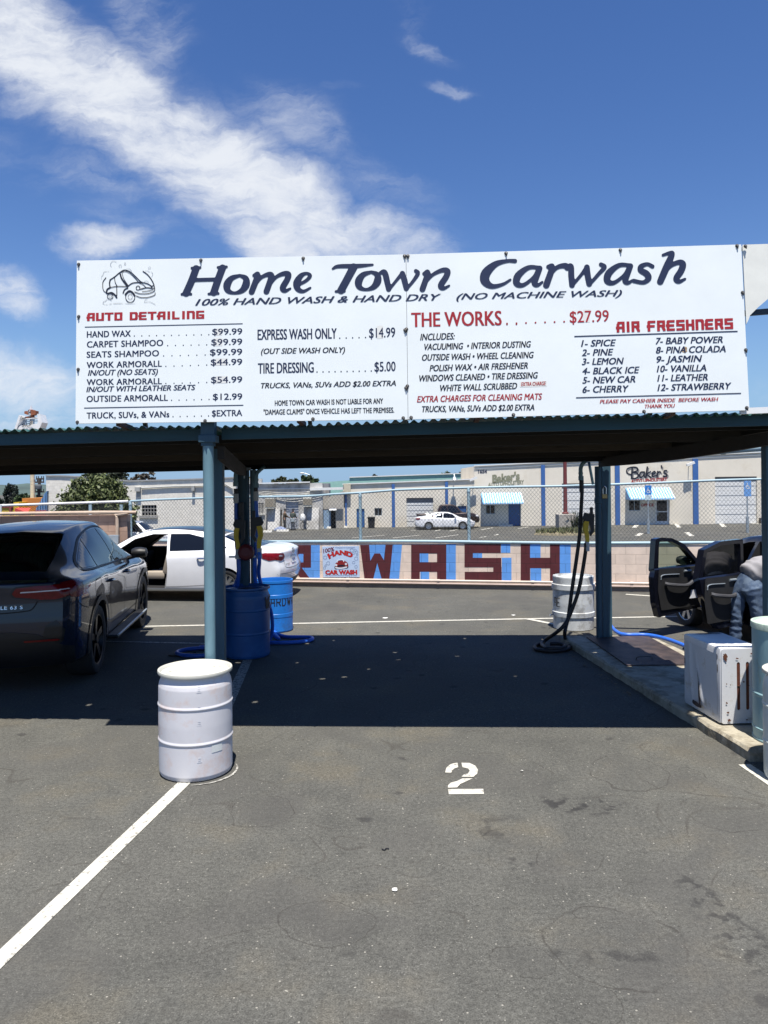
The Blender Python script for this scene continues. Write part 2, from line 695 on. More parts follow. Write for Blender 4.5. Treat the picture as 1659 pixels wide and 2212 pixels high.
# ================================================================== ground
def asphalt_mat():
    m, nt, b = new_mat('asphalt')
    N, L = nt.nodes.new, nt.links.new
    tc = N('ShaderNodeTexCoord')
    P = tc.outputs['Object']

    def noise(scale, detail=6, rough=0.6, dist=0.0, vec=P):
        n = N('ShaderNodeTexNoise')
        n.inputs['Scale'].default_value = scale
        n.inputs['Detail'].default_value = detail
        n.inputs['Roughness'].default_value = rough
        n.inputs['Distortion'].default_value = dist
        L(vec, n.inputs['Vector'])
        return n.outputs[0]

    def rng(v, a, b_, c=0.0, d=1.0, smooth=False):
        n = N('ShaderNodeMapRange')
        if smooth:
            n.interpolation_type = 'SMOOTHSTEP'
        L(v, n.inputs['Value'])
        for i, x in zip(('From Min', 'From Max', 'To Min', 'To Max'), (a, b_, c, d)):
            n.inputs[i].default_value = x
        return n.outputs[0]

    def math_(op, a, b_=None):
        n = N('ShaderNodeMath')
        n.operation = op
        for i, v in enumerate((a, b_)):
            if v is None:
                continue
            if isinstance(v, (int, float)):
                n.inputs[i].default_value = v
            else:
                L(v, n.inputs[i])
        return n.outputs[0]

    def mixc(fac, a, col):
        n = N('ShaderNodeMix')
        n.data_type = 'RGBA'
        L(fac, n.inputs[0])
        L(a, n.inputs[6])
        n.inputs[7].default_value = (*col, 1)
        return n.outputs[2]
    big = noise(0.55, 8, 0.62)
    mid = noise(4.5, 6, 0.6)
    grain = noise(120.0, 3, 0.7)
    grain2 = noise(38.0, 5, 0.75)
    ramp = N('ShaderNodeValToRGB')
    e = ramp.color_ramp.elements
    e[0].position, e[0].color = 0.32, (0.066, 0.0652, 0.058, 1)
    e[1].position, e[1].color = 0.70, (0.118, 0.1155, 0.101, 1)
    L(math_('ADD', math_('MULTIPLY', big, 0.6), math_('MULTIPLY', mid, 0.4)), ramp.inputs[0])
    c = ramp.outputs[0]
    # brownish dried patches
    c = mixc(rng(noise(1.1, 5, 0.6), 0.50, 0.70, 0, 0.55, True), c, (0.118, 0.104, 0.076))
    # aggregate: dark pores and pale stones
    sc1 = N('ShaderNodeVectorMath')
    sc1.operation = 'SCALE'
    L(c, sc1.inputs[0])
    L(math_('MULTIPLY', rng(grain, 0.3, 0.7, 0.52, 1.48), rng(grain2, 0.3, 0.7, 0.60, 1.40)), sc1.inputs['Scale'])
    c = sc1.outputs[0]
    vo = N('ShaderNodeTexVoronoi')
    vo.inputs['Scale'].default_value = 26.0
    L(P, vo.inputs['Vector'])
    sep = N('ShaderNodeSeparateColor')
    L(vo.outputs['Color'], sep.inputs[0])
    fleck = math_('MULTIPLY', math_('LESS_THAN', vo.outputs['Distance'], 0.13), math_('GREATER_THAN', sep.outputs[0], 0.80))
    c = mixc(math_('MULTIPLY', fleck, 0.75), c, (0.36, 0.34, 0.29))
    vo3 = N('ShaderNodeTexVoronoi')
    vo3.inputs['Scale'].default_value = 70.0
    L(P, vo3.inputs['Vector'])
    sep3 = N('ShaderNodeSeparateColor')
    L(vo3.outputs['Color'], sep3.inputs[0])
    c = mixc(math_('MULTIPLY', math_('MULTIPLY', math_('LESS_THAN', vo3.outputs['Distance'], 0.22), math_('GREATER_THAN', sep3.outputs[1], 0.82)), 0.5), c, (0.27, 0.26, 0.23))
    # dark oil drips
    vo2 = N('ShaderNodeTexVoronoi')
    vo2.inputs['Scale'].default_value = 2.6
    wv = N('ShaderNodeVectorMath')
    wv.operation = 'ADD'
    nz = N('ShaderNodeTexNoise')
    nz.inputs['Scale'].default_value = 9.0
    L(P, nz.inputs['Vector'])
    s2 = N('ShaderNodeVectorMath')
    s2.operation = 'SCALE'
    L(nz.outputs[1], s2.inputs[0])
    s2.inputs['Scale'].default_value = 0.10
    L(P, wv.inputs[0])
    L(s2.outputs[0], wv.inputs[1])
    L(wv.outputs[0], vo2.inputs['Vector'])
    sep2 = N('ShaderNodeSeparateColor')
    L(vo2.outputs['Color'], sep2.inputs[0])
    drip = math_('MULTIPLY', rng(vo2.outputs['Distance'], 0.06, 0.16, 1.0, 0.0, True), math_('GREATER_THAN', sep2.outputs[1], 0.55))
    c = mixc(math_('MULTIPLY', drip, 0.62), c, (0.030, 0.029, 0.028))
    # tide marks of dried water: thin contour lines of a slow noise
    tide = noise(0.95, 1.6, 0.4, 0.35)
    t1 = rng(math_('ABSOLUTE', math_('SUBTRACT', tide, 0.545)), 0.0, 0.0075, 1.0, 0.0, True)
    t2 = rng(math_('ABSOLUTE', math_('SUBTRACT', tide, 0.475)), 0.0, 0.006, 1.0, 0.0, True)
    c = mixc(math_('MULTIPLY', math_('MULTIPLY', math_('MAXIMUM', t1, t2), rng(noise(1.4, 3), 0.48, 0.62)), 0.50), c, (0.048, 0.043, 0.037))
    inner = rng(tide, 0.545, 0.58, 0.0, 0.30, True)
    c = mixc(inner, c, (0.075, 0.072, 0.066))
    # dried puddles with a dark rim, where they lie on the forecourt
    V6 = view(1500, 2800, 3024, 1659)
    wob = N('ShaderNodeTexNoise')
    wob.inputs['Scale'].default_value = 2.2
    wob.inputs['Detail'].default_value = 5
    L(P, wob.inputs['Vector'])
    wsub = N('ShaderNodeVectorMath'); wsub.operation = 'SUBTRACT'
    L(wob.outputs[1], wsub.inputs[0]); wsub.inputs[1].default_value = (.5, .5, .5)
    wsc = N('ShaderNodeVectorMath'); wsc.operation = 'SCALE'
    L(wsub.outputs[0], wsc.inputs[0]); wsc.inputs['Scale'].default_value = 0.30
    wad = N('ShaderNodeVectorMath'); wad.operation = 'ADD'
    L(P, wad.inputs[0]); L(wsc.outputs[0], wad.inputs[1])
    rim, pool = None, None
    for (rx_, ry_, a_, b__) in ((1240, 285, 140, 52), (1060, 260, 150, 75), (560, 560, 115, 55), (810, 640, 150, 60), (700, 752, 64, 38), (1010, 1010, 290, 165), (600, 1060, 115, 75), (1000, 870, 175, 36), (900, 1250, 130, 100), (170, 785, 90, 42), (-250, 900, 200, 90), (-500, 420, 150, 60), (1480, 430, 200, 70)):
        c0 = gnd(*V6(rx_, ry_))
        ex = (gnd(*V6(rx_ + a_, ry_)) - c0).length
        ey = (gnd(*V6(rx_, ry_ + b__)) - gnd(*V6(rx_, ry_ - b__))).length / 2
        mp = N('ShaderNodeMapping'); mp.vector_type = 'TEXTURE'
        mp.inputs['Location'].default_value = c0
        mp.inputs['Scale'].default_value = (ex, ey, 1)
        L(wad.outputs[0], mp.inputs['Vector'])
        ln = N('ShaderNodeVectorMath'); ln.operation = 'LENGTH'
        L(mp.outputs[0], ln.inputs[0])
        r1 = rng(math_('ABSOLUTE', math_('SUBTRACT', ln.outputs['Value'], 1.0)), 0.0, 0.035, 1.0, 0.0, True)
        p1_ = rng(ln.outputs['Value'], 0.75, 1.02, 1.0, 0.0, True)
        rim = r1 if rim is None else math_('MAXIMUM', rim, r1)
        pool = p1_ if pool is None else math_('MAXIMUM', pool, p1_)
    c = mixc(math_('MULTIPLY', pool, 0.22), c, (0.060, 0.058, 0.053))
    c = mixc(math_('MULTIPLY', math_('MULTIPLY', rim, rng(noise(3.2, 4), 0.32, 0.58)), 0.62), c, (0.034, 0.030, 0.026))
    # tyre scuff at the right and clustered drips in the middle of the bay
    for (x0_, y0_, x1_, y1_, wd_, st_, sc_) in ((1235, 640, 1680, 1160, 0.13, .62, 13.0), (640, 395, 1080, 420, 0.20, .8, 9.0), (350, 490, 640, 520, .22, .45, 5.0), (540, 640, 660, 700, .14, .7, 9.0), (860, 1040, 1200, 1060, .10, .55, 9.0)):
        a0, a1 = gnd(*V6(x0_, y0_)), gnd(*V6(x1_, y1_))
        dd = a1 - a0
        mp = N('ShaderNodeMapping'); mp.vector_type = 'TEXTURE'
        mp.inputs['Location'].default_value = (a0 + a1) / 2
        mp.inputs['Rotation'].default_value = (0, 0, math.atan2(dd.y, dd.x))
        mp.inputs['Scale'].default_value = (dd.length / 2, wd_, 1)
        L(wad.outputs[0], mp.inputs['Vector'])
        ln = N('ShaderNodeVectorMath'); ln.operation = 'LENGTH'
        L(mp.outputs[0], ln.inputs[0])
        near = rng(ln.outputs['Value'], 0.5, 1.25, 1.0, 0.0, True)
        c = mixc(math_('MULTIPLY', math_('MULTIPLY', near, rng(noise(sc_, 3, .5), 0.50, 0.60)), st_), c, (0.026, 0.025, 0.025))
    L(c, b.inputs['Base Color'])
    L(rng(mid, 0.3, 0.7, 0.78, 0.95), b.inputs['Roughness'])
    b.inputs['Specular IOR Level'].default_value = 0.25
    bp = N('ShaderNodeBump')
    bp.inputs['Strength'].default_value = 0.5
    bp.inputs['Distance'].default_value = 0.006
    L(math_('ADD', grain, math_('MULTIPLY', grain2, 0.8)), bp.inputs['Height'])
    L(bp.outputs[0], b.inputs['Normal'])
    return m


M_ASPH = asphalt_mat()
M_PAINT = mat('worn_white_road_paint', (0.52, 0.50, 0.435), 0.8, var=0.14, scale=14, stain=(0.11, 0.105, 0.095), stain_amt=0.22, stain_scale=22, bump=0.3, bscale=90)
M_PAINT2 = mat('thin_white_road_paint', (0.42, 0.41, 0.37), 0.8, var=0.14, scale=14, stain=(0.12, 0.11, 0.1), stain_amt=0.6, stain_scale=26)
M_CONC = mat('old_concrete', (0.36, 0.325, 0.25), 0.9, var=0.25, scale=7, bump=0.6, bscale=45, stain=(0.20, 0.17, 0.12), stain_amt=0.5, stain_scale=4)

WD = Vector((0.9829, -0.1840, 0)).normalized()       # direction of the block wall
WO = Vector((-1.20, 17.08, 0))


def wall_y(x):
    return WO.y + (x - WO.x) * WD.y / WD.x


b = MB()
lot = [(-60, -40), (60, -40), (60, wall_y(60) + 0.05), (-60, wall_y(-60) + 0.05)]
b.prism(lot, -1.62, 0.0)
structure(b.obj('parking_lot', M_ASPH), 'grey asphalt forecourt of the car wash')
b = MB()
b.quad((-4000, -500, -1.6), (4000, -500, -1.6), (4000, 6000, -1.6), (-4000, 6000, -1.6))
structure(b.obj('ground', M_ASPH), 'lower asphalt lot beyond the wall')

# ------------------------------------------------------------------ painted lines


def stripe(name, pts, w, z=0.004, m=M_PAINT):
    b = MB()
    for i in range(len(pts) - 1):
        p, q = Vector(pts[i]), Vector(pts[i + 1])
        p.z = q.z = z
        d = (q - p).normalized()
        s = Vector((-d.y, d.x, 0)) * w / 2
        b.quad(p - s, q - s, q + s, p + s)
    return structure(b.obj(name, m))


p0, p1 = gnd(392, 1697), gnd(0, 2073)
stripe('parking_line', [p0 + (p0 - p1).normalized() * .35, p1 + (p1 - p0).normalized() * 1.6], 0.10)
stripe('parking_line', [gnd(545, 1403), gnd(482, 1545)], 0.12, m=M_PAINT2)
stripe('parking_line', [gnd(-60, 1361), gnd(330, 1353), gnd(640, 1347), gnd(1190, 1336), gnd(1330, 1334.5), gnd(1800, 1325)], 0.085)
stripe('parking_line', [gnd(1140, 1337.5), gnd(1240, 1357)], 0.10, z=0.006)
stripe('parking_line', [gnd(1352, 1284), gnd(1440, 1290)], 0.10)
stripe('parking_line', [gnd(200, 1385), gnd(470, 1391)], 0.06, m=M_PAINT2)
stripe('parking_line', [gnd(1608, 1652), gnd(1760, 1755)], 0.10)
# the stencilled number
Z6 = view(1500, 2800, 3024, 1659)
b = MB()
for poly in ([(275, 263), (280, 243), (297, 228), (313, 223), (328, 221), (331, 240), (314, 246), (305, 255), (303, 264)],
             [(345, 221), (380, 222), (405, 234), (416, 252), (412, 268), (396, 282), (345, 281), (356, 271), (372, 268), (381, 256), (374, 246), (349, 240)],
             [(350, 288), (393, 288), (358, 304), (340, 312), (326, 327), (287, 328), (288, 317), (300, 306), (325, 300)],
             [(288, 334), (438, 333), (442, 355), (291, 356)]):
    vs = [gnd(*Z6(*p), z=0.004) for p in poly]
    b.add(vs, [tuple(range(len(vs)))])
structure(b.obj('painted_number', M_PAINT), 'white stencilled 2 on the asphalt')
# ring of dried paint round the foot of the white drum
b = MB()
rng = random.Random(3)
cxy = (-1.525, 6.19)
n = 60
vs, fs = [], []
for k in range(n):
    a = R(-85 + 110 * k / (n - 1))
    w = 0.004 + 0.016 * (.5 + .5 * rng.random()) * math.sin(PI * k / (n - 1)) ** .7
    for rr in (0.312 - w * .3, 0.312 + w):
        vs.append((cxy[0] + rr * math.cos(a), cxy[1] + rr * math.sin(a), 0.006))
fs = [(2 * k, 2 * k + 1, 2 * k + 3, 2 * k + 2) for k in range(n - 1)]
b.add(vs, fs)
structure(b.obj('paint_ring', M_PAINT2), 'splashed white paint ring at the foot of the drum')

# ------------------------------------------------------------------ concrete island with its kerb
b = MB()
il = Vector((2.95, 6.26, 0))
dirI = Vector((-0.096, 1, 0)).normalized()
rng = random.Random(5)
n = 44
Lp, Rp = [], []
for k in range(n + 1):
    t = 4.72 * k / n
    p = il + dirI * t
    j = (rng.random() - .5) * 0.016
    Lp.append((p.x + j, p.y))
    Rp.append((p.x + 1.25, p.y))
rim = Lp + Rp[::-1]
zt, zb = 0.10, -0.01
vs = []
for x, y in rim:
    vs.append((x, y, zb))
for i, (x, y) in enumerate(rim):
    vs.append((x, y, zt - 0.022 + (rng.random() - .5) * .008))
cx0, cy0 = 3.35, 8.6
for i, (x, y) in enumerate(rim):
    dx, dy = cx0 - x, 0
    s = 0.022 / max(abs(dx), .01)
    yy = y + (0.02 if i in (0, 2 * n + 1) else (-0.02 if i in (n, n + 1) else 0))
    vs.append((x + dx * s + (rng.random() - .5) * .006, yy, zt + (rng.random() - .5) * .004))
m_ = len(rim)
for i in range(m_):
    j = (i + 1) % m_
    b.f.append((i, j, m_ + j, m_ + i)); b.mi.append(0)
    b.f.append((m_ + i, m_ + j, 2 * m_ + j, 2 * m_ + i)); b.mi.append(0)
for k in range(n):
    b.f.append((2 * m_ + k, 2 * m_ + 2 * n + 1 - k, 2 * m_ + 2 * n - k, 2 * m_ + k + 1)); b.mi.append(0)
b.v = vs
structure(b.obj('kerb', M_CONC), 'worn concrete island with a chipped kerb')

# steel tread plate lying on the island


def tread_mat():
    m, nt, bs = new_mat('steel_tread_plate')
    N, L = nt.nodes.new, nt.links.new
    tc = N('ShaderNodeTexCoord')
    mp = N('ShaderNodeMapping')
    mp.inputs['Rotation'].default_value = (0, 0, R(45))
    L(tc.outputs['Object'], mp.inputs[0])
    ck = N('ShaderNodeTexBrick')
    ck.inputs['Scale'].default_value = 26
    ck.inputs['Mortar Size'].default_value = 0.022
    ck.inputs['Brick Width'].default_value = 1.0
    ck.inputs['Row Height'].default_value = 0.5
    L(mp.outputs[0], ck.inputs['Vector'])
    nz = N('ShaderNodeTexNoise')
    nz.inputs['Scale'].default_value = 6
    nz.inputs['Detail'].default_value = 8
    L(tc.outputs['Object'], nz.inputs['Vector'])
    rp = N('ShaderNodeValToRGB')
    rp.color_ramp.elements[0].color = (0.055, 0.045, 0.045, 1)
    rp.color_ramp.elements[0].position = .35
    rp.color_ramp.elements[1].color = (0.13, 0.095, 0.085, 1)
    rp.color_ramp.elements[1].position = .7
    L(nz.outputs[0], rp.inputs[0])
    L(rp.outputs[0], bs.inputs['Base Color'])
    bs.inputs['Metallic'].default_value = 0.35
    bs.inputs['Roughness'].default_value = 0.55
    bp = N('ShaderNodeBump')
    bp.inputs['Strength'].default_value = 1.0
    bp.inputs['Distance'].default_value = 0.006
    L(ck.outputs['Fac'], bp.inputs['Height'])
    L(bp.outputs[0], bs.inputs['Normal'])
    return m


fl, fr, nl = gnd(1266.6, 1376.6, .108), gnd(1399.5, 1375, .108), gnd(1354, 1438, .108)
nr = nl + (fr - fl)
b = MB()
b.prism([(nl.x, nl.y), (nr.x, nr.y), (fr.x, fr.y), (fl.x, fl.y)], 0.103, 0.117)
o = b.obj('steel_plate', tread_mat())
tag(o, 'brown steel tread plate lying on the concrete island', 'steel plate')
b = MB()
c = gnd(1392, 1424, .117)
b.tube([c + Vector((-.10, 0, 0)), c + Vector((-.08, 0, .03)), c + Vector((.08, 0.01, .03)), c + Vector((.10, .01, 0))], 0.008, 6)
b.obj('handle', M_BOLT, o)
b = MB()
c = gnd(1300, 1372, .117)
b.box(c.x - .05, c.x + .05, c.y - .02, c.y + .02, .117, .15)
b.obj('handle', M_BOLT, o)

# ================================================================== canopy
def fy(x):                                # front face of the fascia
    return 6.66 - 0.048 * x


def lin(x, x0, y0, x1, y1):
    return y0 + (y1 - y0) * (x - x0) / (x1 - x0)


def fz(x):                                # underside of the fascia
    return lin(x, -3.3, 2.668, 3.3, 2.752)


canopy = thing('carport_canopy', 'long teal carport with corrugated roof and dark timber joists on posts', 'carport', (0, 0, 0))
FH = 0.098
XL, XR = -10.5, 3.86
b = MB()
for xa, xb_ in ((XL, -1.535), (-1.415, XR)):
    vs = []
    for x in (xa, xb_):
        y, z = fy(x), fz(x)
        vs += [(x, y, z), (x, y + .04, z), (x, y + .04, z + FH), (x, y, z + FH)]
    b.add(vs, [(3, 2, 1, 0), (4, 5, 6, 7), (0, 1, 5, 4), (1, 2, 6, 5), (2, 3, 7, 6), (3, 0, 4, 7)])
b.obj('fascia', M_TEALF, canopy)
SLOPE = -0.026
YB = 10.75


def right_edge(y):
    return 3.86 - 0.18 * (y - 6.5)


def roof_z(x, y):
    return fz(x) + FH + 0.002 + SLOPE * (y - fy(x))


# corrugated sheet, a little torn at the front lip, with small holes
def roof_mat():
    m = mat('green_corrugated_sheet', (0.028, 0.105, 0.095), 0.55, var=0.25, scale=3, stain=(0.02, 0.04, 0.045), stain_amt=0.4, stain_scale=6)
    return m


b = MB()
PER, AMP = 0.0815, 0.0135
step = PER / 8
nx = int((XR - XL) / step)
rows = [0.0, 0.03, 0.1, .35, .7, 1.05, 1.4, 1.75, 2.1, 2.45, 2.8, 3.15, 3.5, 3.85, 4.2]
rng = random.Random(11)
grid = {}
lipj = {}
for i in range(nx + 1):
    x = XL + i * step
    w = math.sin(2 * PI * x / PER) * AMP
    k = int(x / PER)
    if k not in lipj:
        lipj[k] = (rng.random() - .5) * .03, (rng.random() - .5) * .012
    for j, dy in enumerate(rows):
        y = fy(x) - 0.07 + dy
        if j == 0:
            y += lipj[k][0]
        sag = 0.012 * math.sin(x * 1.7) * (1 if j < 3 else .3) + (lipj[k][1] if j < 2 else 0)
        grid[i, j] = len(b.v)
        b.v.append((x, y, roof_z(x, y) + AMP + w + sag))
holes = set()
hr = random.Random(21)
for k in range(26):
    hx, hy = hr.uniform(-3.4, 3.2), hr.uniform(0.5, 4.0)
    holes.add((int((hx - XL) / step), min(range(len(rows)), key=lambda q: abs(rows[q] - hy))))
for i in range(nx):
    for j in range(len(rows) - 1):
        x = XL + (i + .5) * step
        y = fy(x) - 0.07 + (rows[j] + rows[j + 1]) / 2
        if x > right_edge(y):
            continue
        if j == 0 and rng.random() < .03:
            continue
        if 0.22 < x < 0.36 and j < 2:
            continue
        b.f.append((grid[i, j], grid[i + 1, j], grid[i + 1, j + 1], grid[i, j + 1]))
        b.mi.append(0)
o = b.obj('roof_sheet', roof_mat(), canopy, smooth=True, angle=80)
sd = o.modifiers.new('thickness', 'SOLIDIFY')
sd.thickness = 0.003
# punch the holes as real openings
bm = bmesh.new()
bm.from_mesh(o.data)
cut = [f for f in bm.faces if False]
bm.faces.ensure_lookup_table()
pts = [(hr.uniform(-3.2, 3.0), hr.uniform(6.9, 10.5)) for _ in range(20)]
kill = []
for (hx, hy) in pts:
    w, l = hr.choice([(0.012, .02), (0.018, .03), (.025, .03), (.03, .02)])
    for f in bm.faces:
        c = f.calc_center_median()
        if abs(c.x - hx) < w and abs(c.y - hy) < .18:
            kill.append((f, hx, hy, l))
seen = set()
for f, hx, hy, l in kill:
    if f in seen or not f.is_valid:
        continue
    seen.add(f)
    ys = [v.co.y for v in f.verts]
    y0, y1 = min(ys), max(ys)
    vs = sorted(f.verts, key=lambda v: (v.co.y, v.co.x))
    a, b2, c, d = vs[0], vs[1], vs[2], vs[3]
    lo, hi = max(y0 + .01, hy - l), min(y1 - .01, hy + l)
    if hi <= lo:
        continue

    def at_y(p, q, y):
        t = (y - p.co.y) / (q.co.y - p.co.y)
        return bm.verts.new(p.co.lerp(q.co, min(.99, max(.01, t))))
    e1, e2 = at_y(a, c, lo), at_y(b2, d, lo)
    g1, g2 = at_y(a, c, hi), at_y(b2, d, hi)
    bm.faces.new((a, b2, e2, e1)).smooth = True
    bm.faces.new((g1, g2, d, c)).smooth = True
bmesh.ops.delete(bm, geom=list(seen), context='FACES_ONLY')
bm.to_mesh(o.data)
bm.free()

# timber joists along the roof and the slanting cross beams
for k, dy in enumerate((0.62, 1.22, 1.84, 2.46, 3.08, 3.68)):
    vs = []
    xr = right_edge(fy(3) + dy) - .03
    bb = MB()
    segs = [XL, -1.62, xr]
    for xa, xb_ in zip(segs[:-1], segs[1:]):
        vs = []
        for x in (xa, xb_):
            y = fy(x) + dy
            z1 = roof_z(x, y) - 0.004
            z0 = z1 - (.075, .125, .09, .125, .085, .12)[k]
            vs += [(x, y, z0), (x, y + .045, z0), (x, y + .045, z1), (x, y, z1)]
        bb.add(vs, [(3, 2, 1, 0), (4, 5, 6, 7), (0, 1, 5, 4), (1, 2, 6, 5), (2, 3, 7, 6), (3, 0, 4, 7)])
    bb.obj('joist', (M_TIMBER2, M_TIMBER, M_TIMBER2, M_TIMBER3, M_TIMBER2, M_TIMBER)[k], canopy)
bb = MB()
vs = []
for x in (XL, right_edge(10.8) - .02):
    y = fy(x) + 4.08
    z1 = roof_z(x, y) - 0.004
    vs += [(x, y, z1 - .17), (x, y + .06, z1 - .17), (x, y + .06, z1), (x, y, z1)]
bb.add(vs, [(3, 2, 1, 0), (4, 5, 6, 7), (0, 1, 5, 4), (1, 2, 6, 5), (2, 3, 7, 6), (3, 0, 4, 7)])
bb.obj('rear_beam', M_TIMBER2, canopy)
bb = MB()
xe0, xe1 = right_edge(6.75) - .05, right_edge(10.7) - .05
bb.add([(xe0, 6.72, fz(3.8) + .02), (xe0 + .04, 6.72, fz(3.8) + .02), (xe0 + .04, 6.72, fz(3.8) + .14), (xe0, 6.72, fz(3.8) + .14),
        (xe1, 10.6, roof_z(3, 10.6) - .13), (xe1 + .04, 10.6, roof_z(3, 10.6) - .13), (xe1 + .04, 10.6, roof_z(3, 10.6) - .005), (xe1, 10.6, roof_z(3, 10.6) - .005)],
       [(3, 2, 1, 0), (4, 5, 6, 7), (0, 1, 5, 4), (1, 2, 6, 5), (2, 3, 7, 6), (3, 0, 4, 7)])
bb.obj('edge_board', M_TIMBER, canopy)
for (xa, xb_, za) in ((-1.44, -1.94, 0.0), (3.42, 3.02, 0.02), (-6.8, -7.3, 0.0)):
    bb = MB()
    n = 8
    vs, fs = [], []
    for k in range(n + 1):
        t = k / n
        x = xa + (xb_ - xa) * t
        y = 6.80 + (10.72 - 6.80) * t
        bow = -0.03 * math.sin(PI * t)
        z1 = roof_z(x, y) - .150 + za
        z0 = z1 - .115 + bow
        vs += [(x - .03, y, z0), (x + .03, y, z0), (x + .03, y, z1), (x - .03, y, z1)]
    for k in range(n):
        for q in range(4):
            fs.append((4 * k + q, 4 * k + (q + 1) % 4, 4 * k + 4 + (q + 1) % 4, 4 * k + 4 + q))
    fs += [(3, 2, 1, 0), (4 * n, 4 * n + 1, 4 * n + 2, 4 * n + 3)]
    bb.add(vs, fs)
    bb.obj('cross_beam', M_TIMBER, canopy)


def square_post(x, y, w, z0, z1, m=M_TEALW):
    b = MB()
    b.box(x - w / 2, x + w / 2, y - w / 2, y + w / 2, z0, z1, bev=.006)
    return b.obj('post', m, canopy)


# front left: a pipe post in front of a timber post, with the collar under the sign
b = MB()
px_, py_ = -1.500, 6.578
b.lathe([(.0455, 0), (.0455, 2.63)], 24, M=Matrix.Translation((px_, py_, 0)))
o = b.obj('pipe_post', M_TEAL, canopy, smooth=True)
b = MB()
b.box(px_ - .07, px_ + .075, py_ - .06, py_ + .09, 2.66, 2.72, bev=.004)
b.box(px_ - .055, px_ + .06, py_ - .04, py_ + .075, 2.72, 2.86, bev=.004)
b.box(px_ - .05, px_ + .05, py_ - .047, py_ + .06, 2.63, 2.66)
b.obj('collar', M_TEALW, canopy)
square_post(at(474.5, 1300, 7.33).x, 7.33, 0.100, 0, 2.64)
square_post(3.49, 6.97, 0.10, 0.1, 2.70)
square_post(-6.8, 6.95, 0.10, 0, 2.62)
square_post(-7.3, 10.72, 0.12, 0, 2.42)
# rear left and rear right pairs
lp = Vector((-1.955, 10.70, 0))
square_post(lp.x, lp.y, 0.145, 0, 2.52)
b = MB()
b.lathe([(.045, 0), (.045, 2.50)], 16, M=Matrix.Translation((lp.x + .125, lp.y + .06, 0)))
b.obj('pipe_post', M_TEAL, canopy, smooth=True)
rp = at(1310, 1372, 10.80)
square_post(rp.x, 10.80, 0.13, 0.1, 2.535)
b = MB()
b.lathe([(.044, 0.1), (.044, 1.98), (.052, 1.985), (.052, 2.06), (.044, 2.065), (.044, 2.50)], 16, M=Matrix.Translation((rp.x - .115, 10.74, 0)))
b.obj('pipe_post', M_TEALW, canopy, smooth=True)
# brackets and bolts at the rear left post
b = MB()
b.box(lp.x - .10, lp.x + .12, lp.y - .10, lp.y - .075, 2.49, 2.53)
b.box(lp.x + .02, lp.x + .035, lp.y - .085, lp.y - .075, 2.38, 2.49)
b.obj('bracket', M_GALV, canopy)

# ================================================================== the sign board
sBL, sBR = at(163, 915, 6.40 + .048 * 2.55), at(1619, 886, 6.40 - .048 * 3.0)
uax = (sBR - sBL).normalized()
lean = 0.068
vax = Vector((0, lean, 1))
vax = (vax - uax * vax.dot(uax)).normalized()
nax = uax.cross(vax).normalized()            # towards the camera
Ms = Matrix(((uax.x, vax.x, nax.x, sBL.x), (uax.y, vax.y, nax.y, sBL.y), (uax.z, vax.z, nax.z, sBL.z), (0, 0, 0, 1)))
Msi = Ms.inverted()


def S(x, y):
    p = Msi @ on_plane(x, y, sBL, nax)
    return Vector((p.x, p.y))


board = bpy.data.objects.new('price_board', None)
COL.objects.link(board)
board.matrix_world = Ms
tag(board, 'wide white hand car wash price board standing on the carport roof', 'sign board')
M_SIGN = mat('white_sign_enamel', (0.79, 0.83, 0.82), 0.42, var=0.03, scale=2.5, bump=0.02, bscale=3)
cTL, cTR, cBL, cBR = S(166, 563), S(1601, 528), S(163, 915), S(1619, 886)
mT, mB = S(877, 549.5), S(881.5, 906)
g = 0.0015


def panel(name, quad, mats, d=0.014):
    b = MB()
    vs = [(p[0], p[1], 0) for p in quad] + [(p[0], p[1], -d) for p in quad]
    b.add(vs, [(0, 1, 2, 3), (7, 6, 5, 4), (0, 4, 5, 1), (1, 5, 6, 2), (2, 6, 7, 3), (3, 7, 4, 0)])
    return b.obj(name, mats, board)


panel('panel', [cBL, mB - Vector((g, 0)), mT - Vector((g, 0)), cTL], M_SIGN)
panel('panel', [mB + Vector((g, 0)), cBR, cTR, mT + Vector((g, 0))], M_SIGN)
# steel frame behind and the stand on the roof
b = MB()
ins = Vector((.04, .04))
for (p, q) in ((cBL + ins, cBR + Vector((-.04, .04))), (cTL + Vector((.04, -.04)), cTR - ins), (cBL + ins, cTL + Vector((.04, -.04))), (cBR + Vector((-.04, .04)), cTR - ins), (mB, mT)):
    d = (q - p).normalized()
    b.beam((p.x, p.y, -.035), (q.x, q.y, -.035), .035, .03, up=(0, 0, 1))
for u in (0.35, 1.9, 3.4, 5.0):
    b.beam((u, .0, -.05), (u, .0, -.33), .04, .04, up=(0, 1, 0))
    b.beam((u, 1.2, -.05), (u, -.02, -.75), .035, .035, up=(0, 1, 0))
b.obj('stand_frame', mat('rusty_steel', (0.10, 0.055, 0.04), 0.8, var=.4, scale=12), board)
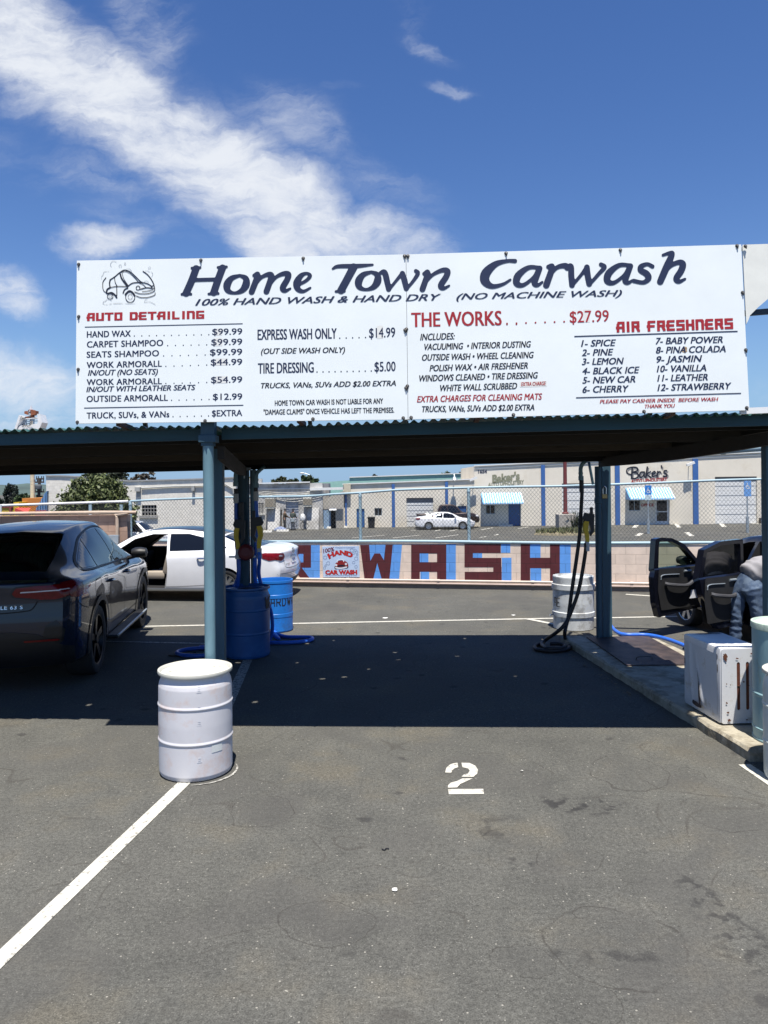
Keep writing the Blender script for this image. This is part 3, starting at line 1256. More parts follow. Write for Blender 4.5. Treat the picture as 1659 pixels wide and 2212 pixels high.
# the shaped white wing that carries on to the right
wing = [S(1605.5, 527), S(1760, 522), S(1760, 560), S(1705, 606), S(1659, 646), S(1640, 662), S(1622, 680), S(1618.5, 690), S(1614, 699)]
b = MB()
nW = len(wing)
b.add([(p.x, p.y, -.016) for p in wing] + [(p.x, p.y, -.03) for p in wing],
      [tuple(range(nW - 1, -1, -1)), tuple(range(nW, 2 * nW))] + [(i, (i + 1) % nW, nW + (i + 1) % nW, nW + i) for i in range(nW)])
b.obj('wing_panel', mat('dull_white_sheet', (0.72, 0.72, 0.66), .5, var=.06, scale=5), board)
b = MB()
p, q = S(1600, 671), S(1800, 655)
b.beam((p.x, p.y, -.10), (q.x, q.y, -.10), .045, .03, up=(0, 0, 1))
b.obj('cross_bar', mat('dark_steel', (0.05, 0.06, 0.07), .5, metal=.5), board)
b = MB()
p, q = S(1605, 886), S(1800, 878)
b.beam((p.x, p.y, -.06), (q.x, q.y, -.06), .05, .03, up=(0, 0, 1))
b.obj('white_bar', M_PAINTW, board)
b = MB()
p, q = S(1600, 533), S(1800, 527)
b.beam((p.x, p.y, -.05), (q.x, q.y, -.05), .03, .03, up=(0, 0, 1))
b.obj('white_bar', M_PAINTW, board)

LAYER = [0.0016]


def put(verts2, faces, m, name='lettering', w=None):
    b = MB()
    LAYER[0] += 0.00002
    ww = LAYER[0] if w is None else w
    b.add([(p[0], p[1], ww + (p[2] if len(p) > 2 else 0)) for p in verts2], faces)
    return b.obj(name, m, board)


def fit_text(s, L0, R0, cap, off=0.0, shear=0.0, spacing=1.0, up=Vector((0, 1))):
    vs, fs, bb = text_mesh(s, off, shear, spacing)
    e = (R0 - L0) / (bb[1] - bb[0])
    k = cap / cap_height(off)
    return [L0 + e * (x - bb[0]) + up * (y * k) for x, y in vs], fs


def line(vw, s, xl, yl, xr, yr, cap, m=M_INK, off=0.0, shear=0.0, spacing=1.0, join=None):
    a, b_, c = S(*vw(xl, yl)), S(*vw(xr, yr)), S(*vw(xl, yl - cap))
    up = (c - a)
    capL = up.length
    if off <= .013:
        # heavier strokes: two copies a hair apart, the second a tenth of a millimetre higher
        vs, fs = fit_text(s, a, b_, capL, 0.0, shear, spacing)
        d = (b_ - a).normalized() * (off * 1.1 * capL / cap_height(0.0) + .0012)
        k = len(vs)
        r = ([p - d for p in vs] + [(p.x + d.x, p.y + d.y, .00012) for p in vs], fs + [tuple(i + k for i in f) for f in fs])
    else:
        r = fit_text(s, a, b_, capL, off, shear, spacing)
    if join is not None:
        join.append(r)
        return
    return put(r[0], r[1], m)


BLK = {'A': [[(.04, 0), (.04, .72), (.2, 1), (.9, 1), (.9, 0)], [(-.12, .42), (.9, .42)]], 'U': [[(0, 1), (0, 0), (.9, 0), (.9, 1)]], 'T': [[(-.1, 1), (.95, 1)], [(.43, 1), (.43, 0)]], 'O': [[(0, 0), (0, 1), (.9, 1), (.9, 0), (0, 0)]],
       'D': [[(0, 0), (0, 1), (.75, 1), (.9, .85), (.9, .15), (.75, 0), (0, 0)]], 'E': [[(.85, 1), (.1, 1), (0, .9), (0, 0), (.85, 0)], [(-.12, .5), (.75, .5)]], 'I': [[(.1, 0), (.1, 1)]], 'L': [[(0, 1), (0, 0), (.8, 0)]],
       'N': [[(0, 0), (0, 1), (.75, 1), (.9, .85), (.9, 0)]], 'G': [[(.9, 1), (0, 1), (0, 0), (.9, 0), (.9, .45), (.5, .45)]], 'R': [[(0, 0), (0, 1), (.85, 1), (.85, .5), (0, .5)], [(.62, .5), (.9, 0)]], 'F': [[(.85, 1), (.1, 1), (0, .9), (0, 0)], [(-.12, .48), (.72, .48)]],
       'S': [[(.9, 1), (0, 1), (0, .52), (.9, .52), (.9, 0), (0, 0)]], 'H': [[(0, 0), (0, 1)], [(.9, 0), (.9, 1)], [(0, .5), (.9, .5)]]}


def block_line(vw, s, xl, yl, xr, yr, cap, m):
    """chunky square-pen heading"""
    a, b_, c = S(*vw(xl, yl)), S(*vw(xr, yr)), S(*vw(xl, yl - cap))
    capL = (c - a).length
    r = .165
    x, st = r, []
    for ch in s:
        if ch == ' ':
            x += .75
            continue
        w = .2 if ch == 'I' else .9
        for q in BLK[ch]:
            st.append([(x + px_ * (1 if ch == 'I' else .74), r + py_ * (1.5 - 2 * r), r) for px_, py_ in q])
        x += w * (1 if ch == 'I' else .74) + .46
    W_ = x - .46 + r
    v, f = iso(sd_block(st), -.05, W_ + .05, -.05, 1.55, .040)
    e = (b_ - a) / W_
    return put([a + e * px_ + Vector((0, 1)) * (py_ * capL / 1.5) for px_, py_ in v], f, m)


def merge(parts, m, name='lettering'):
    vs, fs = [], []
    for v, f in parts:
        k = len(vs)
        vs += list(v)
        fs += [tuple(i + k for i in q) for q in f]
    return put(vs, fs, m, name)


def dots(vw, x0, y0, x1, y1, n, r, join):
    a, b_ = S(*vw(x0, y0)), S(*vw(x1, y1))
    rr = (S(*vw(x0 + r, y0)) - a).length
    for k in range(n):
        c = a + (b_ - a) * k / max(1, n - 1)
        join.append(([c + Vector((math.cos(t * PI / 4), math.sin(t * PI / 4))) * rr for t in range(8)], [tuple(range(8))]))


def rule(vw, x0, y0, x1, y1, th, m=M_NAVY):
    a, b_ = S(*vw(x0, y0)), S(*vw(x1, y1))
    t = (S(*vw(x0, y0 - th)) - a) / 2
    return put([a - t, b_ - t, b_ + t, a + t], [(0, 1, 2, 3)], m, 'rule_line')


VA = view(270, 940, 1120, 1659)
VB = view(950, 940, 2050, 1659)
VC = view(1900, 940, 3024, 1659)
# --- left column
block_line(VA, 'AUTO DETAILING', 140, 633, 1043, 615, 62, M_RED)
rule(VA, 125, 679, 1338, 653, 6)
for (s, xl, yl, xr, yr, cap, d0, d1, dy0, dy1, nd, price, pl, pyl, pyr) in (
        ('HAND WAX', 142, 759, 477, 751, 47, 506, 1078, 747, 737, 11, '$99.99', 1105, 739, 735),
        ('CARPET SHAMPOO', 142, 836, 726, 823, 47, 762, 1062, 821, 815, 6, '$99.99', 1098, 819, 814),
        ('SEATS SHAMPOO', 140, 914, 694, 902, 46, 731, 1050, 900, 893, 6, '$99.99', 1088, 896, 892),
        ('WORK ARMORALL', 140, 994, 716, 982, 46, 748, 1062, 980, 970, 6, '$44.99', 1094, 973, 969),
        ('WORK ARMORALL', 140, 1125, 716, 1116, 45, 748, 1062, 1112, 1104, 6, '$54.99', 1096, 1108, 1104),
        ('OUTSIDE ARMORALL', 140, 1254, 762, 1244, 46, 792, 1080, 1241, 1234, 6, '$12.99', 1110, 1238, 1235),
        ('TRUCK, SUVs, & VANs', 140, 1382, 773, 1371, 46, 803, 1076, 1367, 1361, 6, '$EXTRA', 1103, 1365, 1361)):
    j = []
    line(VA, s, xl, yl, xr, yr, cap, off=.008, spacing=1.05, join=j)
    dots(VA, d0, dy0, d1, dy1, nd, 4.5, j)
    line(VA, price, pl, pyl, 1334, pyr, 47, off=.002, join=j)
    merge(j, M_NAVY)
line(VA, 'IN/OUT (NO SEATS)', 150, 1052, 686, 1042, 42, M_NAVY, .006, .25)
line(VA, 'IN/OUT WITH LEATHER SEATS', 138, 1178, 974, 1162, 40, M_NAVY, .008, .22)
rule(VA, 120, 1301, 1344, 1279, 6)
M_PATCH = mat('yellowed_price_sticker', (0.74, 0.74, 0.70), .4, var=.05)
for (x0, y0, x1, y1) in ((1128, 745, 1180, 690), (1118, 825, 1182, 762), (1128, 974, 1222, 920), (1128, 1112, 1222, 1056)):
    put([S(*VA(x0, y0)), S(*VA(x1, y0 - 1)), S(*VA(x1, y1 - 1)), S(*VA(x0, y1))], [(0, 1, 2, 3)], M_PATCH, 'price_sticker', 0.0008)
# --- second column
for (s, xl, yl, xr, yr, cap, d0, d1, dy0, dy1, nd, price, pl, pr, pyl, pyr) in (
        ('EXPRESS WASH ONLY', 98, 600, 566, 592, 60, 585, 738, 590, 586, 5, '$14.99', 760, 914, 588, 583),
        ('TIRE DRESSING', 100, 800, 430, 793, 60, 450, 772, 791, 785, 10, '$5.00', 792, 916, 788, 785)):
    j = []
    line(VB, s, xl, yl, xr, yr, cap, off=.006, join=j)
    dots(VB, d0, dy0, d1, dy1, nd, 4, j)
    line(VB, price, pl, pyl, pr, pyr, 56, off=.0, join=j)
    merge(j, M_NAVY)
put([S(*VB(806, 594)), S(*VB(843, 593)), S(*VB(843, 516)), S(*VB(806, 517))], [(0, 1, 2, 3)], M_PATCH, 'price_sticker', 0.0008)
line(VB, '(OUT SIDE WASH ONLY)', 118, 684, 616, 676, 32, M_INK, .004, .25)
line(VB, 'TRUCKS, VANs, SUVs ADD $2.00 EXTRA', 118, 888, 918, 873, 31, M_INK, .004, .25)
line(VB, 'HOME TOWN CAR WASH IS NOT LIABLE FOR ANY', 200, 991, 842, 978, 30, M_INK, .0)
line(VB, '"DAMAGE CLAIMS" ONCE VEHICLE HAS LEFT THE PREMISES.', 133, 1045, 908, 1032, 30, M_INK, .0)
# --- the works
j = []
line(VB, 'THE WORKS', 1012, 524, 1545, 513, 84, off=.012, join=j)
dots(VB, 1578, 508, 1634, 507, 2, 5.5, j)
dots(VC, 142, 493, 474, 482, 7, 5.5, j)
line(VC, '$27.99', 508, 488, 734, 481, 66, off=.0, join=j)
merge(j, M_RED)
put([S(*VC(586, 487)), S(*VC(624, 486)), S(*VC(623, 410)), S(*VC(585, 411))], [(0, 1, 2, 3)], M_PATCH, 'price_sticker', 0.0008)
line(VB, 'INCLUDES:', 1063, 603, 1268, 597, 38, M_INK, .004, .25)
VF = view(0, 0, 3024, 1659)
for (s, xl, yl, xr, yr) in (('VACUUMING  \u2022 INTERIOR DUSTING', 917, 756, 1147, 750), ('OUTSIDE WASH \u2022 WHEEL CLEANING', 912, 779, 1153, 773),
                            ('POLISH WAX \u2022 AIR FRESHENER', 928, 802, 1140, 796), ('WINDOWS CLEANED \u2022 TIRE DRESSING', 906, 824, 1162, 817),
                            ('WHITE WALL SCRUBBED', 951, 845, 1117, 840)):
    line(VF, s, xl, yl, xr, yr, 13.2, M_INK, .004, .25)
line(VF, 'EXTRA CHARGE', 1126, 834, 1179, 832, 8, mat('faded_red_vinyl', (.42, .07, .06), .4), .0, .2)
put([S(*VF(1123, 837)), S(*VF(1181, 835)), S(*VF(1181, 823)), S(*VF(1123, 825))], [(0, 1, 2, 3)], M_PATCH, 'price_sticker', 0.0008)
line(VF, 'EXTRA CHARGES FOR CLEANING MATS', 901, 869, 1171, 863, 13.2, M_RED, .004, .25)
line(VF, 'TRUCKS, VANs, SUVs ADD $2.00 EXTRA', 912, 890, 1154, 886, 12.6, M_INK, .004, .25)
# --- air fresheners
block_line(VC, 'AIR FRESHNERS', 778, 545, 1457, 524, 62, M_RED)
rule(VC, 533, 568, 1482, 538, 6)
for k, (s, xl, xr, yl, yr) in enumerate((('1- SPICE', 573, 775, 627, 622), ('2- PINE', 577, 760, 681, 676), ('3- LEMON', 578, 821, 733, 728),
                                         ('4- BLACK ICE', 581, 912, 788, 780), ('5- NEW CAR', 581, 887, 841, 834), ('6- CHERRY', 582, 850, 895, 889),
                                         ('7- BABY POWER', 1007, 1395, 613, 604), ('8- PINA COLADA', 1009, 1412, 666, 658), ('9- JASMIN', 1012, 1276, 720, 714),
                                         ('10- VANILLA', 1013, 1299, 775, 768), ('11- LEATHER', 1016, 1308, 829, 822), ('12- STRAWBERRY', 1017, 1446, 884, 873))):
    line(VC, s, xl, yl, xr, yr, 37, M_NAVY, .010, .25)
rule(VC, 543, 924, 1502, 898, 5)
line(VC, 'PLEASE PAY CASHIER INSIDE  BEFORE WASH', 682, 957, 1370, 943, 21, M_RED, .004, .25)
line(VC, 'THANK YOU', 943, 984, 1118, 980, 20, M_RED, .004, .25)
# --- sub-title
j = []
VT = view(650, 1000, 1800, 1659)
VU = view(1750, 960, 3024, 1659)
line(VT, '100% HAND WASH & HAND DRY', 172, 293, 1568, 263, 36, off=.012, shear=.35, join=j)
line(VU, '(NO MACHINE WASH)', 62, 286, 910, 268, 31, off=.012, shear=.35, join=j)
merge(j, M_NAVY)
# --- title, brush lettering traced stroke by stroke


def title(vw, letters):
    for strokes in letters:
        st = []
        for s in strokes:
            q = []
            for (x, y, r) in s:
                p = S(*vw(x, y))
                rr = (S(*vw(x + r, y)) - p).length
                q.append((p.x, p.y, rr * 1.2))
            st.append(smooth2(q, 4) if len(q) > 2 else q)
        vs, fs = stroke_mesh(st, 0.0085)
        put(vs, fs, M_NAVY)


ring = lambda cx, cy: [[(cx + 17, cy - 50, 7), (cx + 50, cy - 34, 13), (cx + 52, cy + 2, 18), (cx + 28, cy + 36, 13), (cx - 14, cy + 50, 7), (cx - 50, cy + 36, 13), (cx - 55, cy + 2, 18), (cx - 30, cy - 34, 13), (cx + 17, cy - 50, 7)]]
title(VT, [
    [[(176, 84, 17), (152, 150, 17), (120, 222, 17)], [(326, 80, 17), (300, 150, 17), (277, 218, 17)], [(160, 148, 9), (305, 144, 9)],
     [(152, 80, 6), (200, 77, 6)], [(95, 229, 6), (148, 228, 6)], [(300, 76, 6), (350, 73, 6)], [(248, 227, 6), (303, 224, 6)]],
    ring(408, 172),
    [[(505, 122, 8), (526, 122, 14), (492, 215, 14)], [(512, 178, 6), (545, 135, 8), (585, 116, 11), (604, 122, 14), (598, 150, 14), (576, 213, 14)],
     [(596, 175, 6), (630, 132, 8), (672, 112, 11), (700, 116, 14), (694, 145, 14), (668, 192, 14), (682, 210, 9), (712, 196, 5)]],
    [[(752, 178, 7), (800, 152, 8), (824, 124, 9), (804, 110, 7), (772, 124, 12), (748, 165, 17), (756, 200, 13), (786, 212, 8), (826, 192, 5)]],
    [[(1070, 76, 19), (1036, 140, 18), (1000, 206, 18)], [(952, 84, 5), (985, 70, 9), (1090, 68, 10), (1180, 61, 5)], [(970, 213, 6), (1020, 211, 6)]],
    ring(1155, 152),
    [[(1222, 108, 8), (1246, 104, 13), (1260, 150, 14), (1270, 200, 12)], [(1272, 203, 7), (1310, 155, 7), (1345, 112, 9)], [(1348, 110, 12), (1360, 150, 14), (1370, 196, 12)],
     [(1372, 199, 7), (1412, 150, 8), (1436, 110, 10), (1424, 96, 9)]],
    [[(1470, 112, 8), (1492, 108, 13), (1462, 200, 14)], [(1478, 165, 6), (1520, 118, 8), (1575, 92, 11), (1604, 98, 14), (1596, 130, 14), (1566, 178, 14), (1580, 196, 9), (1614, 180, 5)]],
])
title(VU, [
    [[(362, 88, 9), (320, 88, 8), (262, 104, 13), (214, 148, 20), (208, 190, 19), (244, 218, 11), (300, 207, 7), (338, 184, 5)]],
    [[(486, 122, 8), (430, 122, 10), (378, 162, 15), (370, 202, 14), (402, 212, 9), (448, 180, 7), (478, 140, 6)], [(488, 126, 12), (468, 175, 14), (462, 204, 12), (478, 212, 8), (502, 196, 5)]],
    [[(532, 118, 9), (552, 122, 13), (522, 212, 14)], [(535, 168, 7), (575, 122, 9), (618, 112, 12), (630, 122, 13)]],
    [[(632, 116, 8), (648, 116, 12), (650, 160, 13), (654, 212, 12)], [(656, 212, 7), (700, 160, 7), (728, 122, 9)], [(730, 120, 12), (734, 160, 13), (742, 206, 12)], [(744, 208, 7), (790, 155, 8), (820, 120, 10), (802, 106, 9)]],
    [[(951, 110, 8), (895, 110, 10), (843, 150, 15), (835, 190, 14), (867, 200, 9), (913, 168, 7), (943, 128, 6)], [(953, 114, 12), (933, 163, 14), (927, 192, 12), (943, 200, 8), (965, 186, 5)]],
    [[(1066, 116, 9), (1040, 104, 8), (1008, 116, 11), (1006, 136, 12), (1034, 152, 14), (1046, 176, 13), (1020, 198, 9), (970, 190, 9)]],
    [[(1120, 58, 6), (1158, 46, 8), (1166, 56, 12), (1140, 115, 15), (1106, 194, 14)], [(1122, 155, 7), (1160, 112, 9), (1205, 94, 11), (1222, 106, 14), (1212, 140, 14), (1188, 178, 13), (1202, 194, 9), (1234, 180, 5)]],
])
# --- plain line drawing of a car with soap suds (a generic stand-in)
VM = view(380, 960, 640, 1659)


def sketch(vw, strokes, m, h, name='drawing'):
    st = []
    for s, r in strokes:
        q = []
        for (x, y) in s:
            p = S(*vw(x, y))
            q.append((p.x, p.y, (S(*vw(x + r * 1.3, y)) - p).length))
        st.append(smooth2(q, 4) if len(q) > 2 else q)
    vs, fs = stroke_mesh(st, h)
    return put(vs, fs, m, name)


circ = lambda cx, cy, r, k=1.0: [(cx + r * math.cos(a * PI / 8), cy + k * r * math.sin(a * PI / 8)) for a in range(17)]
sketch(VM, [([(345, 905), (470, 820), (570, 735), (700, 660), (840, 700), (960, 800), (1100, 940), (1150, 970)], 9),
            ([(600, 760), (640, 880), (780, 1075)], 14), ([(640, 720), (720, 690), (840, 740), (960, 850), (1060, 965)], 6), ([(640, 720), (690, 880), (800, 1050)], 5),
            ([(800, 1060), (900, 990), (1050, 970), (1170, 975), (1300, 1010), (1400, 1080)], 9), ([(1080, 985), (1180, 1030), (1245, 1100)], 6),
            ([(345, 905), (330, 1000), (345, 1100)], 12), ([(345, 1100), (520, 1070), (770, 1075)], 7), ([(510, 1080), (515, 1290)], 8), ([(455, 840), (470, 960), (520, 1065)], 7),
            ([(255, 1240), (270, 1150), (345, 1100)], 14), ([(290, 1250), (380, 1230), (460, 1280), (510, 1350)], 15),
            (circ(345, 1320, 72, 1.0), 6), (circ(345, 1320, 38), 4), ([(730, 1270), (820, 1190), (900, 1220), (960, 1300)], 17), (circ(850, 1340, 115, 1.15), 7), (circ(850, 1330, 55, 1.2), 4),
            ([(670, 1240), (710, 1150), (790, 1110)], 11), (circ(1045, 1110, 48, 1.05), 7), (circ(1425, 1085, 34), 7), ([(1110, 1140), (1250, 1105), (1390, 1115)], 9),
            ([(960, 1210), (1100, 1255), (1300, 1250), (1450, 1190), (1465, 1110)], 7), ([(1000, 1310), (1120, 1350), (1300, 1345), (1460, 1290), (1475, 1230)], 7),
            ([(1150, 1200), (1300, 1185), (1430, 1150)], 6), ([(160, 1110), (165, 960), (240, 850)], 7), ([(160, 1110), (190, 1190), (250, 1230)], 6),
            ([(1170, 690), (1300, 790), (1400, 930), (1450, 1040)], 9)], M_INK, 0.0042)
sketch(VM, [([(130, 880), (125, 830), (165, 780), (190, 710), (260, 690), (320, 690)], 4), ([(380, 580), (350, 520), (400, 440), (460, 440), (500, 460)], 4),
            ([(1230, 690), (1270, 670), (1330, 700), (1390, 710), (1415, 760), (1390, 830)], 4), ([(160, 1500), (180, 1450), (230, 1440), (260, 1400), (340, 1400), (380, 1430)], 4),
            ([(160, 1500), (250, 1525), (500, 1495), (800, 1500), (1060, 1500)], 4), ([(1205, 1470), (1230, 1400), (1290, 1385)], 4), ([(1205, 1470), (1350, 1460), (1480, 1525)], 4),
            ([(740, 640), (800, 620), (870, 660), (890, 710)], 4), ([(1200, 960), (1240, 925), (1300, 950), (1310, 975)], 4), (circ(1330, 600, 30), 4), (circ(600, 560, 34), 4), (circ(720, 500, 24), 4)],
       mat('grey_vinyl', (.30, .32, .36), .4), 0.0042)
# --- bolts round the edge, each with its bent shank
bolt_me = None
for (x, y) in ((170, 571), (434, 562), (655, 558), (874, 553), (881, 553), (1093, 547), (1340, 540), (1592, 531), (1604, 632), (1611, 756), (1613, 881), (1610, 532), (170, 684), (169, 798),
               (167, 912), (443, 909), (676, 905), (871, 903), (888, 902), (1109, 896), (1391, 889), (878, 711), (875, 713), (880, 834), (877, 838)):
    p = S(x, y)
    if bolt_me is None:
        b = MB()
        b.lathe([(.015, 0), (.015, .002), (.011, .0025), (.011, .009), (.004, .011)], 10)
        b.tube([(0, .002, .009), (.002, -.010, .012), (.003, -.024, .007)], .0055, 6)
        o = b.obj('bolt', M_BOLT, board)
        bolt_me = o.data
    else:
        o = bpy.data.objects.new('bolt', bolt_me)
        COL.objects.link(o)
        o.parent = board
    o.location = (p.x, p.y, 0)
# weather streaks and a rust spot
b = MB()
for (x, y, r) in ((1478.5, 757, 5.2), (1481, 752, 3)):
    p = S(x, y)
    b.add([(p.x + r / 250 * (1 + .25 * math.sin(3 * t)) * math.cos(t * PI / 6), p.y + r / 250 * math.sin(t * PI / 6), .0012) for t in range(12)], [tuple(range(12))])
b.obj('rust_spot', mat('rust_bloom', (.42, .30, .17), .7, var=.2, scale=60), board)

# ================================================================== drums
M_POLY = mat('white_polythene', (0.63, 0.62, 0.64), 0.62, var=0.05, scale=4, stain=(0.62, 0.53, 0.50), stain_amt=0.35, stain_scale=3.5, bump=.03, bscale=12)
M_POLY2 = mat('milky_polythene', (0.66, 0.70, 0.66), 0.40, var=0.05, scale=4, stain=(0.55, 0.58, 0.50), stain_amt=0.4, stain_scale=3)
M_LID = mat('cream_polythene_lid', (0.56, 0.55, 0.48), 0.4, var=0.05, scale=6)
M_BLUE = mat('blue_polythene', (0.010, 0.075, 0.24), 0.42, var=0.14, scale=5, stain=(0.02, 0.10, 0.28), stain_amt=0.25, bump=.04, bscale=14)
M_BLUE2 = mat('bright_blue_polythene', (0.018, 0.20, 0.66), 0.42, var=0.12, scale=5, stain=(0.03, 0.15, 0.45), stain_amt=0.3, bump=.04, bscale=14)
M_GREYP = mat('grey_white_plastic', (0.60, 0.62, 0.62), 0.6, var=0.10, scale=6, stain=(0.36, 0.36, 0.35), stain_amt=0.5, stain_scale=5)
M_TDRUM = mat('chipped_teal_drum_paint', (0.25, 0.40, 0.43), 0.5, var=0.10, scale=5, stain=(0.24, 0.22, 0.14), stain_amt=0.30, stain_scale=5, stretch=(1, 1, .35), bump=.15, bscale=26)
M_MARK = mat('black_marker', (0.012, 0.012, 0.018), .6, var=.3, scale=30)


def poly_drum(label, loc, r, h, body, lid, rotz=0.0, bungs=True, group=None, tilt=None):
    t = thing('drum', label, 'drum', loc, rotz, group)
    prof = [(r * .90, 0.0), (r * .955, .012), (r * .985, .04), (r * .99, h * .30), (r * .99, h * .335), (r * 1.006, h * .340), (r * 1.012, h * .348), (r * 1.006, h * .358), (r * .99, h * .366),
            (r * .995, h * .5), (r * .99, h * .665), (r * 1.006, h * .670), (r * 1.012, h * .678), (r * 1.006, h * .688), (r * .99, h * .696), (r * .988, h * .80), (r * .985, h * .85), (r * .965, h * .885), (r * .93, h * .915), (r * .905, h * .94), (r * .905, h * .955), (r * .905, h * .968)]
    b = MB()
    b.lathe(prof, 64, sup=.006)
    b.obj('body', body, t, smooth=True, angle=50)
    b = MB()
    b.lathe([(r * .905, h * .955), (r * 1.0, h * .966), (r * 1.012, h * .982), (r * 1.0, h * .998), (r * .97, h), (r * .945, h * .994), (r * .93, h * .965), (r * .90, h * .955), (0.02, h * .958)], 56, cap0=False)
    b.obj('lid', lid, t, smooth=True, angle=50)
    if bungs:
        for (a, d) in ((200, .60), (18, .60)):
            b = MB()
            b.lathe([(.060, 0), (.060, .014), (.052, .022), (.03, .022), (.028, .014), (.01, .013)], 20, M=Matrix.Translation((r * d * math.cos(R(a)), r * d * math.sin(R(a)), h * .957)))
            b.obj('bung', lid, t, smooth=True, angle=30)
    return t


def on_drum(t, strokes, r, a0, z0, sx, sz, m, rr=.010, h=.010, name='lettering'):
    """writing wrapped on a drum: strokes in letter units, a0 = start angle (deg), z0 base height"""
    st = [[(x * sx, y * sz, rr) for x, y in s] for s in strokes]
    vs, fs = stroke_mesh(st, h)
    b = MB()
    b.add([((r + .002) * math.cos(R(a0) + x / r), (r + .002) * math.sin(R(a0) + x / r), z0 + y) for x, y in vs], fs)
    return b.obj(name, m, t)


LET = {'W': [[(0, 1), (.25, 0), (.5, .8), (.75, 0), (1, 1)]], 'E': [[(.8, 1), (0, 1), (0, 0), (.8, 0)], [(0, .52), (.65, .52)]], 'R': [[(0, 0), (0, 1), (.7, 1), (.8, .75), (.7, .5), (0, .5)], [(.35, .5), (.85, 0)]],
       'A': [[(0, 0), (.1, 1), (.7, 1), (.8, 0)], [(.05, .45), (.75, .45)]], 'T': [[(0, 1), (.8, 1)], [(.4, 1), (.4, 0)]], 'D': [[(0, 0), (0, 1), (.5, 1), (.8, .7), (.8, .3), (.5, 0), (0, 0)]],
       'J': [[(.7, 1), (.7, .2), (.5, 0), (.2, 0), (0, .2)]], 'H': [[(0, 0), (0, 1)], [(.8, 0), (.8, 1)], [(0, .5), (.8, .5)]], 'I': [[(.2, 0), (.2, 1)]], 'S': [[(.8, .9), (.5, 1), (.1, .9), (.1, .6), (.7, .4), (.75, .1), (.4, 0), (0, .1)]]}


def word(w, gap=1.25):
    out, x = [], 0
    for c in w:
        out += [[(x + px, py) for px, py in s] for s in LET[c]]
        x += (gap + (.2 if c == 'W' else 0)) if c != 'I' else .7
    return out


drum = poly_drum('white plastic drum with two bungs on the parking line before the pipe post', (-1.537, 6.205, 0), 0.292, 0.83, M_POLY, M_LID, R(6))
b = MB()
for (za, zb_, a) in ((.70, .735, -77), (.55, .585, -77), (.44, .47, -77), (.16, .19, -77)):     # moulded level marks
    for k in range(3):
        zc = za + (zb_ - za) * k / 2
        w = .018 if k == 0 else .010
        a0, a1 = R(a) - w / .29, R(a) + w / .29
        b.add([(.2915 * math.cos(q), .2915 * math.sin(q), zc + dz) for dz in (0, .006) for q in (a0, a1)], [(0, 1, 3, 2)])
b.obj('level_mark', mat('level_mark', (.70, .70, .72), .5), drum)
b = MB()
for i in range(9):
    for (z) in (.215, .275):
        b.v.append((.2908 * math.cos(R(-58 + 2.4 * i)), .2908 * math.sin(R(-58 + 2.4 * i)), z)); 
b.f = [(2 * i, 2 * i + 2, 2 * i + 3, 2 * i + 1) for i in range(8)]
b.mi = [0] * 8
b.obj('sticker', mat('clear_sticker_residue', (.66, .68, .66), .25), drum)

poly_drum('pale milky plastic drum standing on the asphalt at the end of the island', (3.185, 5.86, 0), 0.288, 0.84, M_POLY2, M_LID, R(40))
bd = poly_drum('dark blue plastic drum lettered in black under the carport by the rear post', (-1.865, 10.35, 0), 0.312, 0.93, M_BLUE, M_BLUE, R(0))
on_drum(bd, word('WATER'), .312, -27, .635, .085, .155, M_MARK, .013)
on_drum(bd, word('WATER'), .312, -254, .40, .088, .15, M_MARK, .013)
b = MB()
b.prism([(-.10, -.05), (.06, -.09), (.13, -.02), (-.02, .05)], .892, .906)
b.obj('cloth', mat('brown_rag', (.05, .03, .03), .9), bd)

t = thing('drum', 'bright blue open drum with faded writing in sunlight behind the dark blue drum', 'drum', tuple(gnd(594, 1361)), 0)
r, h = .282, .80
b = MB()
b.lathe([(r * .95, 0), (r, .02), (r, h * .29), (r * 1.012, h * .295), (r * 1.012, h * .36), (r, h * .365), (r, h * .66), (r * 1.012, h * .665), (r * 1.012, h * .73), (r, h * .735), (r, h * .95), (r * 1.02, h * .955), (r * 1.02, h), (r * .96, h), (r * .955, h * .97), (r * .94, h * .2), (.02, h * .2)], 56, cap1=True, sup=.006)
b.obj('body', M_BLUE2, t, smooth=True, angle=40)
on_drum(t, word('HARDWA'), r, -112, .42, .072, .115, M_MARK, .0075, .008)

t = thing('drum', 'grey white barrel with thick raised bands before the rear pipe post', 'drum', tuple(gnd(1239, 1356)), 0)
r, h = .325, .82
b = MB()
b.lathe([(r * .90, 0), (r * .95, .01), (r * .955, h * .24), (r * 1.0, h * .25), (r * 1.01, h * .33), (r * .965, h * .34), (r * .975, h * .5), (r * .965, h * .75), (r * 1.02, h * .76), (r * 1.02, h * .85), (r * .96, h * .86), (r * .965, h * .985), (r * .95, h), (r * .92, h), (r * .91, h * .96), (.02, h * .95)], 56, sup=.006)
b.obj('body', M_GREYP, t, smooth=True, angle=35)
on_drum(t, word('AE', 1.1), r * .975, -168, .36, .07, .13, M_MARK, .007, .008)
b = MB()
b.tube([(-r * 1.0, -.05, .22), (-r - .05, -.07, .22)], .012, 8)
b.tube([(-r - .05, -.07, .22), (-r - .055, -.07, .20)], .012, 8)
b.obj('tap', M_CHROME, t)

